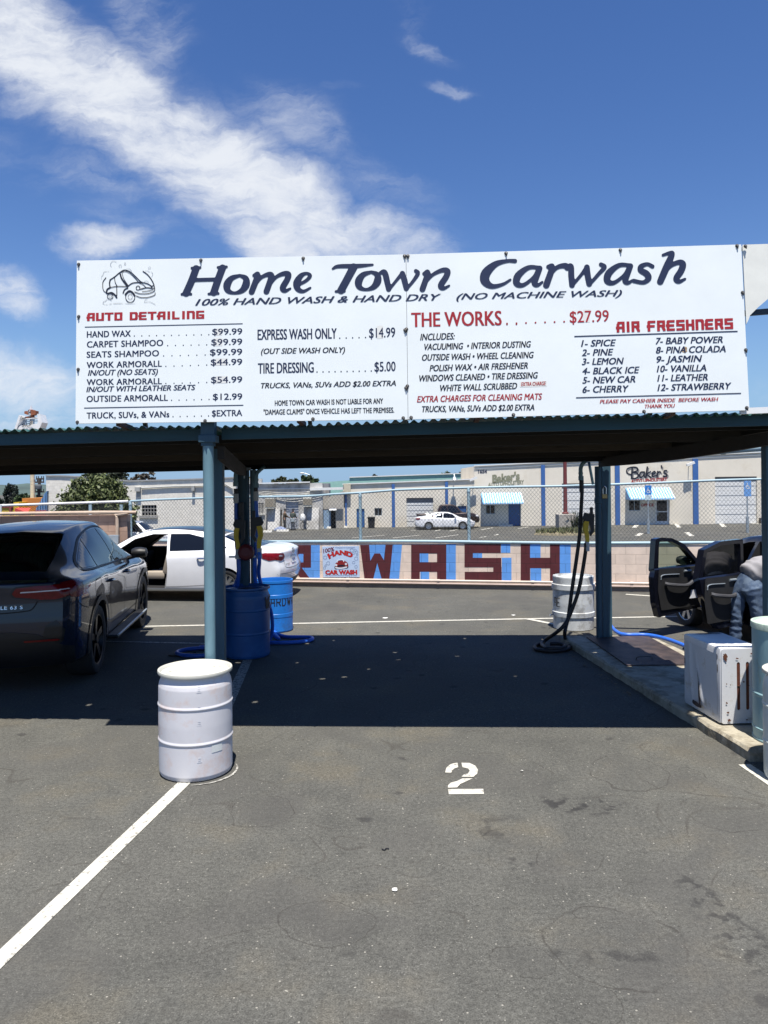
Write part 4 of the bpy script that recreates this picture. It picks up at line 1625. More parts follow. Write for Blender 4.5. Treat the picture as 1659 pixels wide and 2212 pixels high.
t = thing('drum', 'tall chipped teal steel drum standing on the island beside the white cabinet', 'drum', (3.415, 6.50, 0.1), 0)
r, h = .292, .99
b = MB()
b.lathe([(r * .97, 0), (r * 1.02, .004), (r * 1.02, .016), (r * .995, .02), (r * .995, .085), (r * 1.018, .092), (r * 1.018, .106), (r * .995, .112), (r * .995, h * .375), (r * 1.02, h * .385), (r * 1.02, h * .40), (r * .995, h * .41), (r * .995, h * .70), (r, h * .95)], 64, sup=.006)
b.obj('body', M_TDRUM, t, smooth=True, angle=30)
b = MB()
b.lathe([(r * 1.0, h * .945), (r * 1.03, h * .95), (r * 1.03, h * .985), (r * 1.02, h), (r * .97, h), (r * .95, h * .985), (.02, h * .985)], 56)
b.obj('lid', mat('pale_green_lid', (.46, .55, .46), .55, var=.12, scale=7, stain=(.20, .28, .26), stain_amt=.3), t, smooth=True, angle=35)

# ================================================================== white enamel cabinet on the island
M_ENAM = mat('chipped_white_enamel', (0.66, 0.665, 0.68), 0.38, var=0.05, scale=6, stain=(0.52, 0.49, 0.44), stain_amt=0.2, stain_scale=6, coat=.1)
M_RUST = mat('rust', (0.115, 0.040, 0.020), 0.85, var=.35, scale=40)
M_CHIP = mat('dark_chipped_metal', (0.030, 0.020, 0.020), 0.7, var=.4, scale=30)
t = thing('metal_cabinet', 'dented white enamel metal cabinet with two slots and rust chips on the island', 'cabinet', (2.985, 6.865, 0.104), R(4.9))
CW_, CD_, CH_ = .400, .70, .69
b = MB()
b.box(0, CW_, .012, CD_, 0.008, CH_, bev=.028)
b.obj('body', M_ENAM, t, smooth=True, angle=35)
# front sheet with the two long slots cut through it
f_rect = sd_poly([(.03, .03), (CW_ - .03, .03), (CW_ - .03, CH_ - .03), (.03, CH_ - .03)], .018)
f_slot = sd_chain([[(.170, .145, .0155), (.170, .545, .0155)], [(.255, .145, .0155), (.255, .545, .0155)]])
vs, fs = iso(lambda X, Y: np.maximum(f_rect(X, Y), -f_slot(X, Y)), 0, CW_, 0, CH_, .008)
b = MB()
b.add([(x, .004, z) for x, z in vs], fs)
k = len(vs)
o = b.obj('front_panel', M_ENAM, t)
sd = o.modifiers.new('thickness', 'SOLIDIFY')
sd.thickness = .006
b = MB()
for xx in (.170, .255):
    b.box(xx - .017, xx + .017, .0085, .0105, .13, .56)
b.obj('slot_back', mat('rusty_slot', (.11, .030, .014), .8, var=.3, scale=25), t)
b = MB()
for xx in (.170, .255):
    b.box(xx - .0155, xx + .0155, .002, .008, .345, .352)
b.obj('slot_rib', M_RUST, t)


def blotch(cx, cy, rx, ry, seed, n=22):
    q = random.Random(seed)
    return [(cx + rx * math.cos(2 * PI * k / n) * (.55 + .6 * q.random()), cy + ry * math.sin(2 * PI * k / n) * (.55 + .6 * q.random())) for k in range(n)]


b = MB()
for i, (x, z, rx, rz) in enumerate(((.045, .615, .022, .030), (.05, .585, .012, .022), (.155, .595, .016, .007), (.29, .635, .010, .008), (.055, .20, .010, .010), (.065, .115, .012, .010), (.215, .385, .008, .009), (.295, .30, .010, .006), (.075, .045, .02, .014), (.055, .37, .006, .008), (.09, .36, .005, .006), (.24, .045, .012, .006), (.34, .19, .008, .010))):
    p = blotch(x, z, rx, rz, i)
    b.add([(a, -.0032, c) for a, c in p], [tuple(range(len(p)))])
b.obj('rust_chip', M_RUST, t)
b = MB()
for i, (y, z, ry, rz) in enumerate(((.055, .60, .010, .035), (.05, .50, .009, .040), (.10, .10, .016, .03), (.655, .42, .020, .055), (.585, .61, .008, .010), (.55, .605, .010, .010), (.50, .60, .012, .020), (.43, .60, .008, .012), (.48, .54, .012, .02), (.06, .33, .005, .06))):
    p = blotch(y, z, ry, rz, 50 + i)
    b.add([(-.002, a, c) for a, c in p], [tuple(range(len(p)))[::-1]])
for i, (x, y, rx, ry) in enumerate(((.20, .63, .14, .025), (.31, .62, .05, .018))):
    p = blotch(x, y, rx, ry, 80 + i)
    b.add([(a, c, CH_ + .002) for a, c in p], [tuple(range(len(p)))])
b.obj('paint_chip', M_CHIP, t)
# buckled side sheet: a panel with standing folds
b = MB()
ny, nz = 26, 16
for j in range(nz + 1):
    for i in range(ny + 1):
        y, z = .055 + .60 * i / ny, .075 + .55 * j / nz
        fz_ = (z - .075) / .55
        k1, k2 = .56 - .05 * (1 - fz_) ** 2, .46 - .16 * (1 - fz_) ** 1.5
        d = .014 * math.exp(-((y - k1) / .018) ** 2) + .030 * (1 - fz_) * math.exp(-((y - k2) / .022) ** 2) - .012 * math.exp(-((y - k2 - .035) / .016) ** 2) * (1 - fz_)
        e = min(1, min(i, ny - i) / 2, min(j, nz - j) / 2)
        b.v.append((-.0035 - max(-.002, d * e), y, z))
for j in range(nz):
    for i in range(ny):
        a = j * (ny + 1) + i
        b.f.append((a, a + ny + 1, a + ny + 2, a + 1)); b.mi.append(0)
b.obj('side_panel', M_ENAM, t, smooth=True, angle=70)
b = MB()
q = random.Random(9)
strk = [[(.31, .09, .012), (.335, .17, .016), (.36, .30, .006), (.40, .42, .002)], [(.44, .09, .02), (.38, .085, .022), (.30, .085, .014)]]
vs, fs = stroke_mesh([smooth2(s) if len(s) > 2 else s for s in strk], .006)
b.add([(-.038 + .02 * z / .4, y, z) for y, z in vs], [f[::-1] for f in fs])
b.obj('torn_fold', M_CHIP, t)

# ================================================================== block wall with the painted sign
def block_mat(name, col, bw=0.406, bh=0.2035, var=.10, z0=0.0, jd=.62):
    if name in _mats:
        return _mats[name]
    m, nt, bs = new_mat(name)
    N, L = nt.nodes.new, nt.links.new
    tc = N('ShaderNodeTexCoord')
    sp = N('ShaderNodeSeparateXYZ')
    L(tc.outputs['Object'], sp.inputs[0])
    cb = N('ShaderNodeCombineXYZ')
    L(sp.outputs['X'], cb.inputs[0])
    ad = N('ShaderNodeMath')
    ad.operation = 'ADD'
    ad.inputs[1].default_value = z0
    L(sp.outputs['Z'], ad.inputs[0])
    L(ad.outputs[0], cb.inputs[1])
    br = N('ShaderNodeTexBrick')
    br.inputs['Scale'].default_value = 1.0
    br.inputs['Brick Width'].default_value = bw
    br.inputs['Row Height'].default_value = bh
    br.inputs['Mortar Size'].default_value = 0.005
    br.inputs['Mortar Smooth'].default_value = 0.35
    br.inputs['Color1'].default_value = (*[c * 1.06 for c in col], 1)
    br.inputs['Color2'].default_value = (*[c * .93 for c in col], 1)
    br.inputs['Mortar'].default_value = (*[c * jd for c in col], 1)
    L(cb.outputs[0], br.inputs['Vector'])
    nz = N('ShaderNodeTexNoise')
    nz.inputs['Scale'].default_value = 5
    nz.inputs['Detail'].default_value = 9
    L(tc.outputs['Object'], nz.inputs['Vector'])
    mr = N('ShaderNodeMapRange')
    L(nz.outputs[0], mr.inputs['Value'])
    for i, x in zip(('From Min', 'From Max', 'To Min', 'To Max'), (.3, .7, 1 - var, 1 + var)):
        mr.inputs[i].default_value = x
    sc_ = N('ShaderNodeVectorMath')
    sc_.operation = 'SCALE'
    L(br.outputs['Color'], sc_.inputs[0])
    L(mr.outputs[0], sc_.inputs['Scale'])
    L(sc_.outputs[0], bs.inputs['Base Color'])
    bs.inputs['Roughness'].default_value = .8
    n2 = N('ShaderNodeTexNoise')
    n2.inputs['Scale'].default_value = 70
    n2.inputs['Detail'].default_value = 5
    L(tc.outputs['Object'], n2.inputs['Vector'])
    hb = N('ShaderNodeMath')
    hb.operation = 'MULTIPLY_ADD'
    L(br.outputs['Fac'], hb.inputs[0])
    hb.inputs[1].default_value = -1.6
    L(n2.outputs[0], hb.inputs[2])
    bp = N('ShaderNodeBump')
    bp.inputs['Strength'].default_value = .55
    bp.inputs['Distance'].default_value = .006
    L(hb.outputs[0], bp.inputs['Height'])
    L(bp.outputs[0], bs.inputs['Normal'])
    _mats[name] = m
    return m


wn = Vector((-0.184, -0.9829, 0)).normalized()
wrot = math.atan2(WD.y, WD.x)
Mw = Matrix.Translation(WO) @ Matrix.Rotation(wrot, 4, 'Z')
Mwi = Mw.inverted()


def W(x, y):
    p = Mwi @ on_plane(x, y, WO, wn)
    return (p.x, p.z)


Z7 = view(1300, 1760, 2200, 1659)
ZL = view(700, 1760, 1500, 1659)
ZR = view(2100, 1720, 3024, 1659)
w7 = lambda x, y: W(*Z7(x, y))
zt_w = w7(900, 701)[1]
zj = w7(900, 772)[1]                     # a bed joint, to line the courses up
WTOP = zt_w
Z0B = -(zj % 0.2035) + 0.2035
M_TAN = block_mat('tan_painted_block', (0.74, 0.60, 0.49), z0=Z0B, jd=.72)
M_MAROON = block_mat('maroon_painted_block', (0.088, 0.012, 0.017), z0=Z0B, var=.14, jd=.4)
M_SKYB = block_mat('sky_blue_painted_block', (0.115, 0.33, 0.76), z0=Z0B, var=.08, jd=.6)
wall = thing('block_wall', 'low tan block wall painted with large maroon letters along the back of the lot', 'wall', tuple(WO), wrot)
b = MB()
b.box(-7.6, 22, 0, .20, -1.75, WTOP)
b.obj('wall_body', M_TAN, wall)
b = MB()
zc1 = w7(600, 992)[1]
b.box(-7.6, 22, -.05, -.001, -.01, max(.10, zc1))
b.obj('plinth', mat('grey_brown_footing', (.20, .165, .135), .9, var=.2, scale=5), wall)
for yz, r_, m_ in ((967, .026, mat('cream_pipe_paint', (.60, .50, .42), .5)), (988, .022, mat('pink_pipe_paint', (.58, .44, .37), .5))):
    z = w7(700, yz)[1]
    b = MB()
    b.tube([(-7.5, -.06, z), (22, -.06, z)], r_, 10, smooth=0)
    for k in range(-6, 20, 2):
        b.lathe([(r_ + .007, -.03), (r_ + .007, .03)], 10, M=Matrix.Translation((k + .4, -.06, z)) @ Matrix.Rotation(R(90), 4, 'Y'))
    b.obj('pipe', m_, wall, smooth=True)
plate_n = [0]


def mural(polys, m, d):
    b = MB()
    for poly in polys:
        pts = [W(*p) for p in poly]
        n = len(pts)
        b.add([(x, -d, z) for x, z in pts] + [(x, .001, z) for x, z in pts],
              [tuple(range(n))] + [(i, n + i, n + (i + 1) % n, (i + 1) % n) for i in range(n)])
    return b.obj('lettering', m, wall)


def rc(vw, x0, y0, x1, y1):
    return [vw(x0, y1), vw(x1, y1), vw(x1, y0), vw(x0, y0)]


P7 = lambda pts: [Z7(*p) for p in pts]
PL = lambda pts: [ZL(*p) for p in pts]
# R
mural([PL([(880, 872), (880, 802), (1088, 802), (1088, 985), (1012, 985), (1084, 1080), (1010, 1080), (930, 970), (930, 942), (1026, 942), (1026, 872)])], M_MAROON, .004)
mural([PL([(1088, 1080), (1088, 802), (1160, 802), (1160, 1080)]), PL([(880, 942), (880, 872), (1026, 872), (1026, 942)]), PL([(1012, 985), (1088, 985), (1088, 1080), (1084, 1080)])], M_SKYB, .0025)
# W
mural([P7([(218, 712), (250, 962), (312, 962), (342, 842), (375, 962), (430, 962), (455, 710), (402, 710), (390, 822), (362, 772), (322, 772), (292, 826), (283, 712)])], M_MAROON, .004)
mural([P7([(283, 712), (292, 826), (322, 772), (362, 772), (390, 822), (402, 710)]), P7([(430, 962), (500, 962), (522, 709), (455, 710)]), P7([(312, 962), (375, 962), (342, 842)])], M_SKYB, .0025)
# A
mural([rc(Z7, 588, 708, 650, 966), rc(Z7, 650, 708, 776, 772), rc(Z7, 650, 836, 776, 905), rc(Z7, 776, 708, 843, 968)], M_MAROON, .004)
mural([rc(Z7, 650, 772, 713, 836), rc(Z7, 655, 905, 719, 966), rc(Z7, 843, 706, 912, 969)], M_SKYB, .0025)
# S
mural([rc(Z7, 975, 705, 1238, 769), rc(Z7, 975, 769, 1036, 805), rc(Z7, 975, 805, 1242, 872), rc(Z7, 1184, 872, 1244, 906), rc(Z7, 977, 906, 1245, 971)], M_MAROON, .004)
mural([rc(Z7, 1036, 770, 1103, 804), rc(Z7, 1240, 702, 1308, 768), rc(Z7, 1246, 804, 1316, 972)], M_SKYB, .0025)
# H
mural([rc(Z7, 1383, 704, 1451, 973), rc(Z7, 1451, 804, 1600, 879), rc(ZR, 118, 750, 187, 1020)], M_MAROON, .004)
mural([rc(Z7, 1451, 702, 1527, 804), rc(Z7, 1453, 879, 1532, 973), rc(ZR, 187, 752, 264, 1020)], M_SKYB, .0025)

# hand wash poster on the wall
VP = view(1240, 2130, 1440, 1659)
pst = thing('wall_sign', 'small pale blue hand car wash sign screwed to the block wall', 'sign', tuple(WO), wrot)
wp = lambda x, y: W(*VP(x, y))


def sheet(pts, d, m, name, parent=pst):
    b = MB()
    q = [wp(*p) for p in pts]
    b.add([(x, -d, z) for x, z in q], [tuple(range(len(q)))])
    return b.obj(name, m, parent)


b = MB()
q = [wp(*p) for p in ((275, 1185), (1465, 1180), (1445, 165), (245, 180))]
b.add([(x, -.016, z) for x, z in q] + [(x, -.005, z) for x, z in q], [(0, 1, 2, 3), (7, 6, 5, 4), (0, 4, 5, 1), (1, 5, 6, 2), (2, 6, 7, 3), (3, 7, 4, 0)])
b.obj('panel', mat('pale_blue_print', (.50, .62, .80), .4, var=.05), pst)
PW = [0.0165]


def wtext(s, x0, y0, x1, y1, cap, m, off=0.0, shear=0.0, arch=0.0):
    PW[0] += .0004
    a, c = Vector(wp(x0, y0)), Vector(wp(x1, y1))
    k = (Vector(wp(x0, y0)) - Vector(wp(x0, y0 - cap))).length
    vs, fs, bb = text_mesh(s, off, shear)
    e = (c - a) / (bb[1] - bb[0])
    up = Vector((-e.y, e.x)).normalized()
    kk = k / cap_height(off)
    out = []
    for x, y in vs:
        p = a + e * (x - bb[0]) + up * (y * kk)
        if arch:
            tt = (x - bb[0]) / (bb[1] - bb[0]) * 2 - 1
            p = p + Vector((0, arch * (1 - tt * tt))) + Vector((-1, 0)) * 0
            p.x += (y * kk) * tt * .45
        out.append(p)
    b = MB()
    b.add([(p.x, -PW[0], p.y) for p in out], fs)
    return b.obj('lettering', m, pst)


M_PRED = mat('bright_red_print', (.50, .022, .018), .4, var=.06)
M_PMAR = mat('maroon_print', (.14, .012, .03), .4)
M_PBLU = mat('blue_print', (.05, .10, .30), .4)
wtext('100%', 280, 400, 660, 320, 140, M_PMAR, .03, .2)
wtext('Professional & Customized', 670, 240, 1305, 235, 42, M_PBLU, .0, .25)
wtext('HAND', 470, 585, 1215, 560, 165, M_PMAR, .07, 0, .085)
wtext('HAND', 474, 582, 1211, 557, 158, M_PRED, .05, 0, .085)
wtext('CAR WASH', 345, 1088, 1390, 1080, 148, M_PMAR, .07)
wtext('CAR WASH', 350, 1083, 1385, 1076, 142, M_PRED, .05)
wtext('No Automatic Machine Rolling Brushes', 350, 1145, 1380, 1142, 38, M_PBLU, .0, .25)


def wsk(strokes, m, name='drawing'):
    PW[0] += .0004
    st = []
    for s, r_ in strokes:
        q = [(*wp(x, y), (Vector(wp(x + r_, y)) - Vector(wp(x, y))).length) for x, y in s]
        st.append(smooth2(q, 3) if len(q) > 2 else q)
    vs, fs = stroke_mesh(st, .006)
    b = MB()
    b.add([(x, -PW[0], z) for x, z in vs], fs)
    return b.obj(name, m, pst)


wsk([(circ(x, y, r_), 5) for x, y, r_ in ((340, 535, 55), (440, 720, 55), (1355, 570, 58), (1275, 695, 42), (1350, 835, 45), (1210, 300, 55), (1325, 295, 35), (1370, 360, 42), (320, 875, 38), (1390, 450, 28), (355, 795, 28), (1270, 400, 32))],
    mat('grey_blue_print', (.25, .32, .46), .4))
wsk([([(690, 860), (700, 870)], 45), ([(1030, 840), (1050, 830)], 52)], M_INK)
wsk([([(720, 760), (800, 700), (950, 690), (1030, 740), (1050, 800)], 48), ([(720, 800), (880, 790), (1030, 790)], 55)], mat('car_red_print', (.25, .02, .02), .4))
wsk([([(735, 690), (750, 630), (900, 600), (950, 670)], 14), ([(690, 870), (850, 890), (1040, 850)], 22), (circ(700, 785, 22), 14), (circ(1020, 750, 22), 14)], mat('pale_print', (.72, .76, .80), .4))
wsk([([(770, 820), (860, 800), (960, 810)], 26)], M_INK)

# ================================================================== chain-link fence on the wall
fence = thing('chain_link_fence', 'long chain-link fence with light blue rails and posts on top of the block wall', 'fence', tuple(WO), wrot)
M_RAIL = mat('light_blue_rail_paint', (0.32, 0.44, 0.49), 0.5, var=0.12, scale=5, stain=(.20, .22, .22), stain_amt=.15, stretch=(.3, 1, 1))
M_WIRE = mat('dull_fence_wire', (0.070, 0.074, 0.074), 0.7, metal=0.0, var=.2)
pt = []
for (x, y) in (Z7(0, 344), Z7(210, 334), Z7(480, 312), Z7(800, 302), Z7(1000, 296), Z7(1300, 290), Z7(1650, 285)):
    pt.append(W(x, y))
for (x, y) in (ZR(540, 338), ZR(900, 325), ZR(1300, 308), ZR(1640, 298)):
    pt.append(W(x, y))
left_pts = [W(277, 1083), W(330, 1080), W(440, 1076), W(505, 1074), W(600, 1073), W(670, 1072)]
pt = left_pts + pt + [(22, 2.36)]
pt.sort()


def top_z(s):
    for (a, za), (c, zc) in zip(pt[:-1], pt[1:]):
        if a <= s <= c:
            return za + (zc - za) * (s - a) / (c - a)
    return pt[0][1] if s < pt[0][0] else pt[-1][1]


zr0 = w7(800, 690)[1]
post_s = [W(277, 1100)[0], W(500, 1100)[0] - .6, w7(212, 500)[0], w7(1004, 500)[0], ZR(541, 600) and W(*ZR(541, 600))[0], W(*ZR(1636, 600))[0], W(*ZR(1636, 600))[0] + 3]
FYO = 0.10
b = MB()
b.tube([(s, FYO, top_z(s)) for s in np.arange(post_s[0], 22, .35)], .026, 10, smooth=0)
b.obj('top_rail', M_RAIL, fence, smooth=True)
b = MB()
b.tube([(s, FYO - .09, zr0 + .012 * math.sin(s * .9)) for s in np.arange(post_s[0], 22, .5)], .034, 10, smooth=0)
b.obj('bottom_rail', M_RAIL, fence, smooth=True)
for s in post_s:
    b = MB()
    zt_ = top_z(s) + .0
    b.lathe([(.036, WTOP - .02), (.036, zt_ - .10), (.042, zt_ - .095), (.042, zt_ - .06), (.036, zt_ - .055), (.036, zt_ - .02), (.01, zt_ + .02)], 12, M=Matrix.Translation((s, FYO, 0)))
    b.obj('post', M_RAIL, fence, smooth=True)
b = MB()
DX, wr_ = 0.078, 0.0026
zb0 = zr0 - .02
q = random.Random(2)
s = post_s[0]
k = 0
while s < 10.5:
    for sg in (1, -1):
        # a straight strand climbing at 45 degrees, clipped at the rails
        s0 = s
        hgt = top_z(min(max(s0, -7.5), 22)) - zb0
        s1 = s0 + sg * hgt * .86
        hgt = top_z(min(max((s0 + s1) / 2, -7.5), 22)) - zb0
        s1 = s0 + sg * hgt * .86
        p0_, p1_ = Vector((s0, FYO - .032 + sg * .003, zb0)), Vector((s1, FYO - .032 + sg * .003, top_z(min(max(s1, -7.5), 22)) - .01))
        n1 = Vector((0, 1, 0))
        d_ = (p1_ - p0_).normalized()
        n2 = d_.cross(n1)
        vs = []
        for e in (p0_, p1_):
            for a in range(3):
                vs.append(e + (n1 * math.cos(a * 2.094) + n2 * math.sin(a * 2.094)) * wr_)
        b.add(vs, [(0, 1, 4, 3), (1, 2, 5, 4), (2, 0, 3, 5)])
    s += DX
b.obj('chain_link_mesh', M_WIRE, fence)
# second, white-railed stretch of fence further left behind the tan shed
fl_ = thing('chain_link_fence', 'short chain-link fence with white top rail behind the tan enclosure', 'fence', (0, 0, 0))
pa, pb = at(-60, 1094, 19.0), at(277, 1083, 18.4)
b = MB()
b.tube([pa, pb], .03, 8, smooth=0)
b.obj('top_rail', mat('white_rail', (.70, .70, .68), .5), fl_, smooth=True)
b = MB()
d = (pb - pa)
Ld = d.length
d.normalize()
k = -8
while k * .085 < Ld + .1:
    for sg in (1, -1):
        s0 = k * .085
        p0_ = pa + d * s0
        p0_.z = 1.55
        p1_ = pa + d * (s0 + sg * .55)
        p1_.z = pa.z + (pb.z - pa.z) * s0 / Ld
        if 0 <= s0 <= Ld and 0 <= s0 + sg * .55 <= Ld:
            b.tube([p0_ + Vector((0, sg * .003, 0)), p1_ + Vector((0, sg * .003, 0))], .0032, 3, smooth=0, caps=False)
    k += 1
b.obj('chain_link_mesh', M_WIRE, fl_)
for x_ in (0, 195, 262):
    p = at(x_, 1090, 18.7 - .3 * x_ / 277)
    b = MB()
    b.tube([(p.x, p.y, -.01), (p.x, p.y, p.z - .0)], .04, 8, smooth=0)
    b.obj('post', M_RAIL if x_ else mat('white_rail', (.70, .70, .68), .5), fl_, smooth=True)

# ================================================================== tan block enclosure at the left
se = at(275, 1112, 16.3)
enc = thing('block_enclosure', 'tan block enclosure wall with a pipe on top beyond the black car', 'wall', (se.x, se.y, 0), R(1.5))
M_TAN2 = block_mat('brown_tan_block', (0.40, 0.265, 0.195), z0=.1)
hz = se.z
b = MB()
b.prism([(-9, 0), (0, 0), (0, .22), (-9, .22)], -.02, hz)
b.obj('wall_body', M_TAN2, enc)
b = MB()
b.tube([(-9, -.05, hz + .02), (-.5, -.05, hz + .06), (-.24, -.05, hz + .0), (-.2, -.05, hz - .15), (-.2, -.05, hz - .45)], .035, 8, smooth=3)
b.obj('pipe', mat('tan_conduit', (.52, .40, .30), .5), enc, smooth=True)
b = MB()
b.box(-.38, -.16, -.10, -.001, hz - .62, hz - .42, bev=.01)
b.obj('electric_box', M_GALV, enc)
b = MB()
b.box(-.30, -.27, -.03, -.001, hz - 1.1, hz - .62)
b.obj('conduit', M_GALV, enc)
b = MB()
b.box(-1.32, -1.16, -.05, -.001, hz - .62, hz - .40)
b.box(-.98, -.82, -.02, -.001, hz - .80, hz - .70)
b.obj('outlet_box', mat('dark_outlet', (.05, .06, .07), .5), enc)

# ================================================================== vacuum pipes and hoses
M_HOSEB = mat('blue_hose_shaded_tone', (0.018, 0.085, 0.40), 0.4, var=.15, scale=30)  # darker copy of the hose blue, carport shade put into the colour
M_HOSEK = mat('black_hose', (0.014, 0.010, 0.010), 0.55, var=.2, scale=30)
M_COUP = mat('pale_coupling', (0.45, 0.46, 0.46), 0.5, var=.08)
M_YEL = mat('yellow_grip', (0.62, 0.42, 0.010), 0.45, var=.10, scale=20)
vac = thing('vacuum_pipe', 'light blue overhead pipe with drop elbows along the back of the carport', 'pipe', (0, 0, 0))
b = MB()
pr1, pr2 = at(1335, 991, 11.25), at(1720, 962, 10.75)
dd = (pr2 - pr1)
b.tube([pr1 - dd * .12 + Vector((0, 0, .02)), pr1 - dd * .06, pr1, pr2, pr2 + dd * .6], .047, 14, smooth=0)
for q_ in (.42, .60):
    c = pr1 + dd * q_
    b.tube([c - dd.normalized() * .03, c + dd.normalized() * .03], .053, 14, smooth=0)
b.obj('main_pipe', M_RAIL, vac, smooth=True)
VN = view(900, 1800, 1260, 1625)
VQ = view(2240, 1780, 2440, 1005)
YP = 10.55


def vn(x, y, Y=YP):
    return at(*VN(x, y), Y)


def vq(x, y, Y=10.62):
    return at(*VQ(x, y), Y)


for pts in ([vn(235, 190, 10.8), vn(150, 225), vn(126, 310), vn(125, 400), vn(126, 520)], [vn(640, 160, 10.9), vn(545, 240), vn(497, 300), vn(493, 400), vn(492, 540)],
            [vq(400, 150, 10.95), vq(300, 200), vq(238, 300), vq(233, 420), vq(240, 560)]):
    b = MB()
    b.tube(pts, .028, 12)
    e = pts[-1]
    b.tube([e + Vector((0, 0, .06)), e], .037, 12, smooth=0)
    e2 = pts[-2]
    b.tube([e2 + Vector((0, 0, .012)), e2 - Vector((0, 0, .012))], .033, 12, smooth=0)
    b.obj('drop_elbow', M_TEAL, vac, smooth=True)
b = MB()
b.tube([vq(395, 195, 10.95), vq(478, 640, 10.95)], .02, 8, smooth=0)
b.tube([vn(455, 200, 10.9), vn(400, 560, 10.8)], .022, 8, smooth=0)
b.obj('brace', M_TEALW, vac)


def nozzle(parent, p, tilt, s=1.0, flip=1):
    """pistol grip: yellow barrel, black trigger guard, in the x-z plane round p"""
    M = Matrix.Translation(p) @ Matrix.Rotation(tilt, 4, 'Y') @ Matrix.Rotation(R(90), 4, 'X')
    b = MB()
    pl = [(flip * a, c) for a, c in ((-.035, .13), (.02, .14), (.05, .08), (.052, -.02), (.03, -.09), (.018, -.20), (-.03, -.20), (-.03, -.10), (-.012, -.02), (-.02, .05))]
    b.prism(pl, -.024 * s, .024 * s, M=M @ Matrix.Scale(s, 4))
    b.obj('grip', M_YEL, parent)
    b = MB()
    pl = [(flip * a, c) for a, c in ((-.11, .22), (.03, .24), (.06, .16), (.04, .12), (-.03, .11), (-.06, -.02), (-.03, -.06), (-.055, -.11), (-.10, -.03))]
    b.prism(pl, -.03 * s, .03 * s, M=M @ Matrix.Scale(s, 4))
    b.box(flip * -.07 - .02, flip * -.07 + .02, .22, .32, -.02, .02, M=M @ Matrix.Scale(s, 4))
    b.obj('trigger_guard', M_BLACK, parent)
    b = MB()
    b.tube([M @ Vector((0, -.19 * s, 0)), M @ Vector((0, -.27 * s, 0))], .034 * s, 12, smooth=0)
    b.tube([M @ Vector((0, -.27 * s, 0)), M @ Vector((0, -.33 * s, 0))], .038 * s, 12, smooth=0)
    b.obj('coupling', M_COUP, parent, smooth=True)


def hose(label, strands, m, r, coup, noz, name='vacuum_hose', group=None, s=1.0, flip=1, tilt=0.0):
    base = strands[0][-1]
    t = thing(name, label, 'hose', (0, 0, 0), 0, group)
    for st in strands:
        b = MB()
        b.tube(st, r, 12, smooth=7)
        b.obj('tube', m, t, smooth=True)
    if coup is not None:
        b = MB()
        b.tube([coup + Vector((0, 0, .14)), coup + Vector((0, 0, .06))], r * 1.12, 12, smooth=0)
        b.obj('reducer', M_BLACK, t, smooth=True)
        b = MB()
        b.tube([coup + Vector((0, 0, .07)), coup - Vector((0, 0, .06))], r * 1.35, 12, smooth=0)
        b.tube([coup + Vector((0, 0, .012)), coup - Vector((0, 0, .012))], r * 1.5, 12, smooth=0)
        b.obj('coupling', M_COUP, t, smooth=True)
    if noz is not None:
        nozzle(t, noz, tilt, s, flip)
    return t


def ell(cx, cy, rx, ry, a0, a1, z0, z1, n=16):
    return [Vector((cx + rx * math.cos(R(a0 + (a1 - a0) * k / n)), cy + ry * math.sin(R(a0 + (a1 - a0) * k / n)), z0 + (z1 - z0) * k / n)) for k in range(n + 1)]


g0 = gnd(440, 1393)
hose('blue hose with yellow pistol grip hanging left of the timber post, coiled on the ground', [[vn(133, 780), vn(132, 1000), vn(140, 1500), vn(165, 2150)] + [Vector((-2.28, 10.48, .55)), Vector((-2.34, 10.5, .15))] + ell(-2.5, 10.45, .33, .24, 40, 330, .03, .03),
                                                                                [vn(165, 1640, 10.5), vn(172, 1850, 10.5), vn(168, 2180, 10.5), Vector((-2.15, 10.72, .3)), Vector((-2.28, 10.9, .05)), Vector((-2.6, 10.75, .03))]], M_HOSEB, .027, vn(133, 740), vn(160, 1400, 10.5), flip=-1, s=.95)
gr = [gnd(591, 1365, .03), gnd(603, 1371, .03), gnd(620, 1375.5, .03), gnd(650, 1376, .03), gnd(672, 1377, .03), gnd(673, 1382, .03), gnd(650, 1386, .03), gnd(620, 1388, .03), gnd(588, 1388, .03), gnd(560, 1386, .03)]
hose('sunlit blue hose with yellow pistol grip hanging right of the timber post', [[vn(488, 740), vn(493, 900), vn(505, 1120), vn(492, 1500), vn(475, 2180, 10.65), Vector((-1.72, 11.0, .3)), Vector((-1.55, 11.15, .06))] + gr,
                                                              [vn(545, 1640, 10.4), vn(548, 1850, 10.4), vn(556, 2180, 10.75), Vector((-1.62, 10.95, .45)), Vector((-1.66, 11.05, .08)), Vector((-1.9, 11.1, .03))]], mat('blue_hose_sunlit_tone', (0.03, 0.14, 0.62), .38, var=.12, scale=30), .026, vn(488, 700), vn(545, 1370, 10.4), s=1.0)  # brighter copy of the same hose blue, sunlight put into the colour
VH = view(2050, 2200, 2500, 1659)


def vh(x, y, Y=10.55):
    return at(*VH(x, y), Y)


def vg(x, y, z=.03):
    return gnd(*VH(x, y), z)


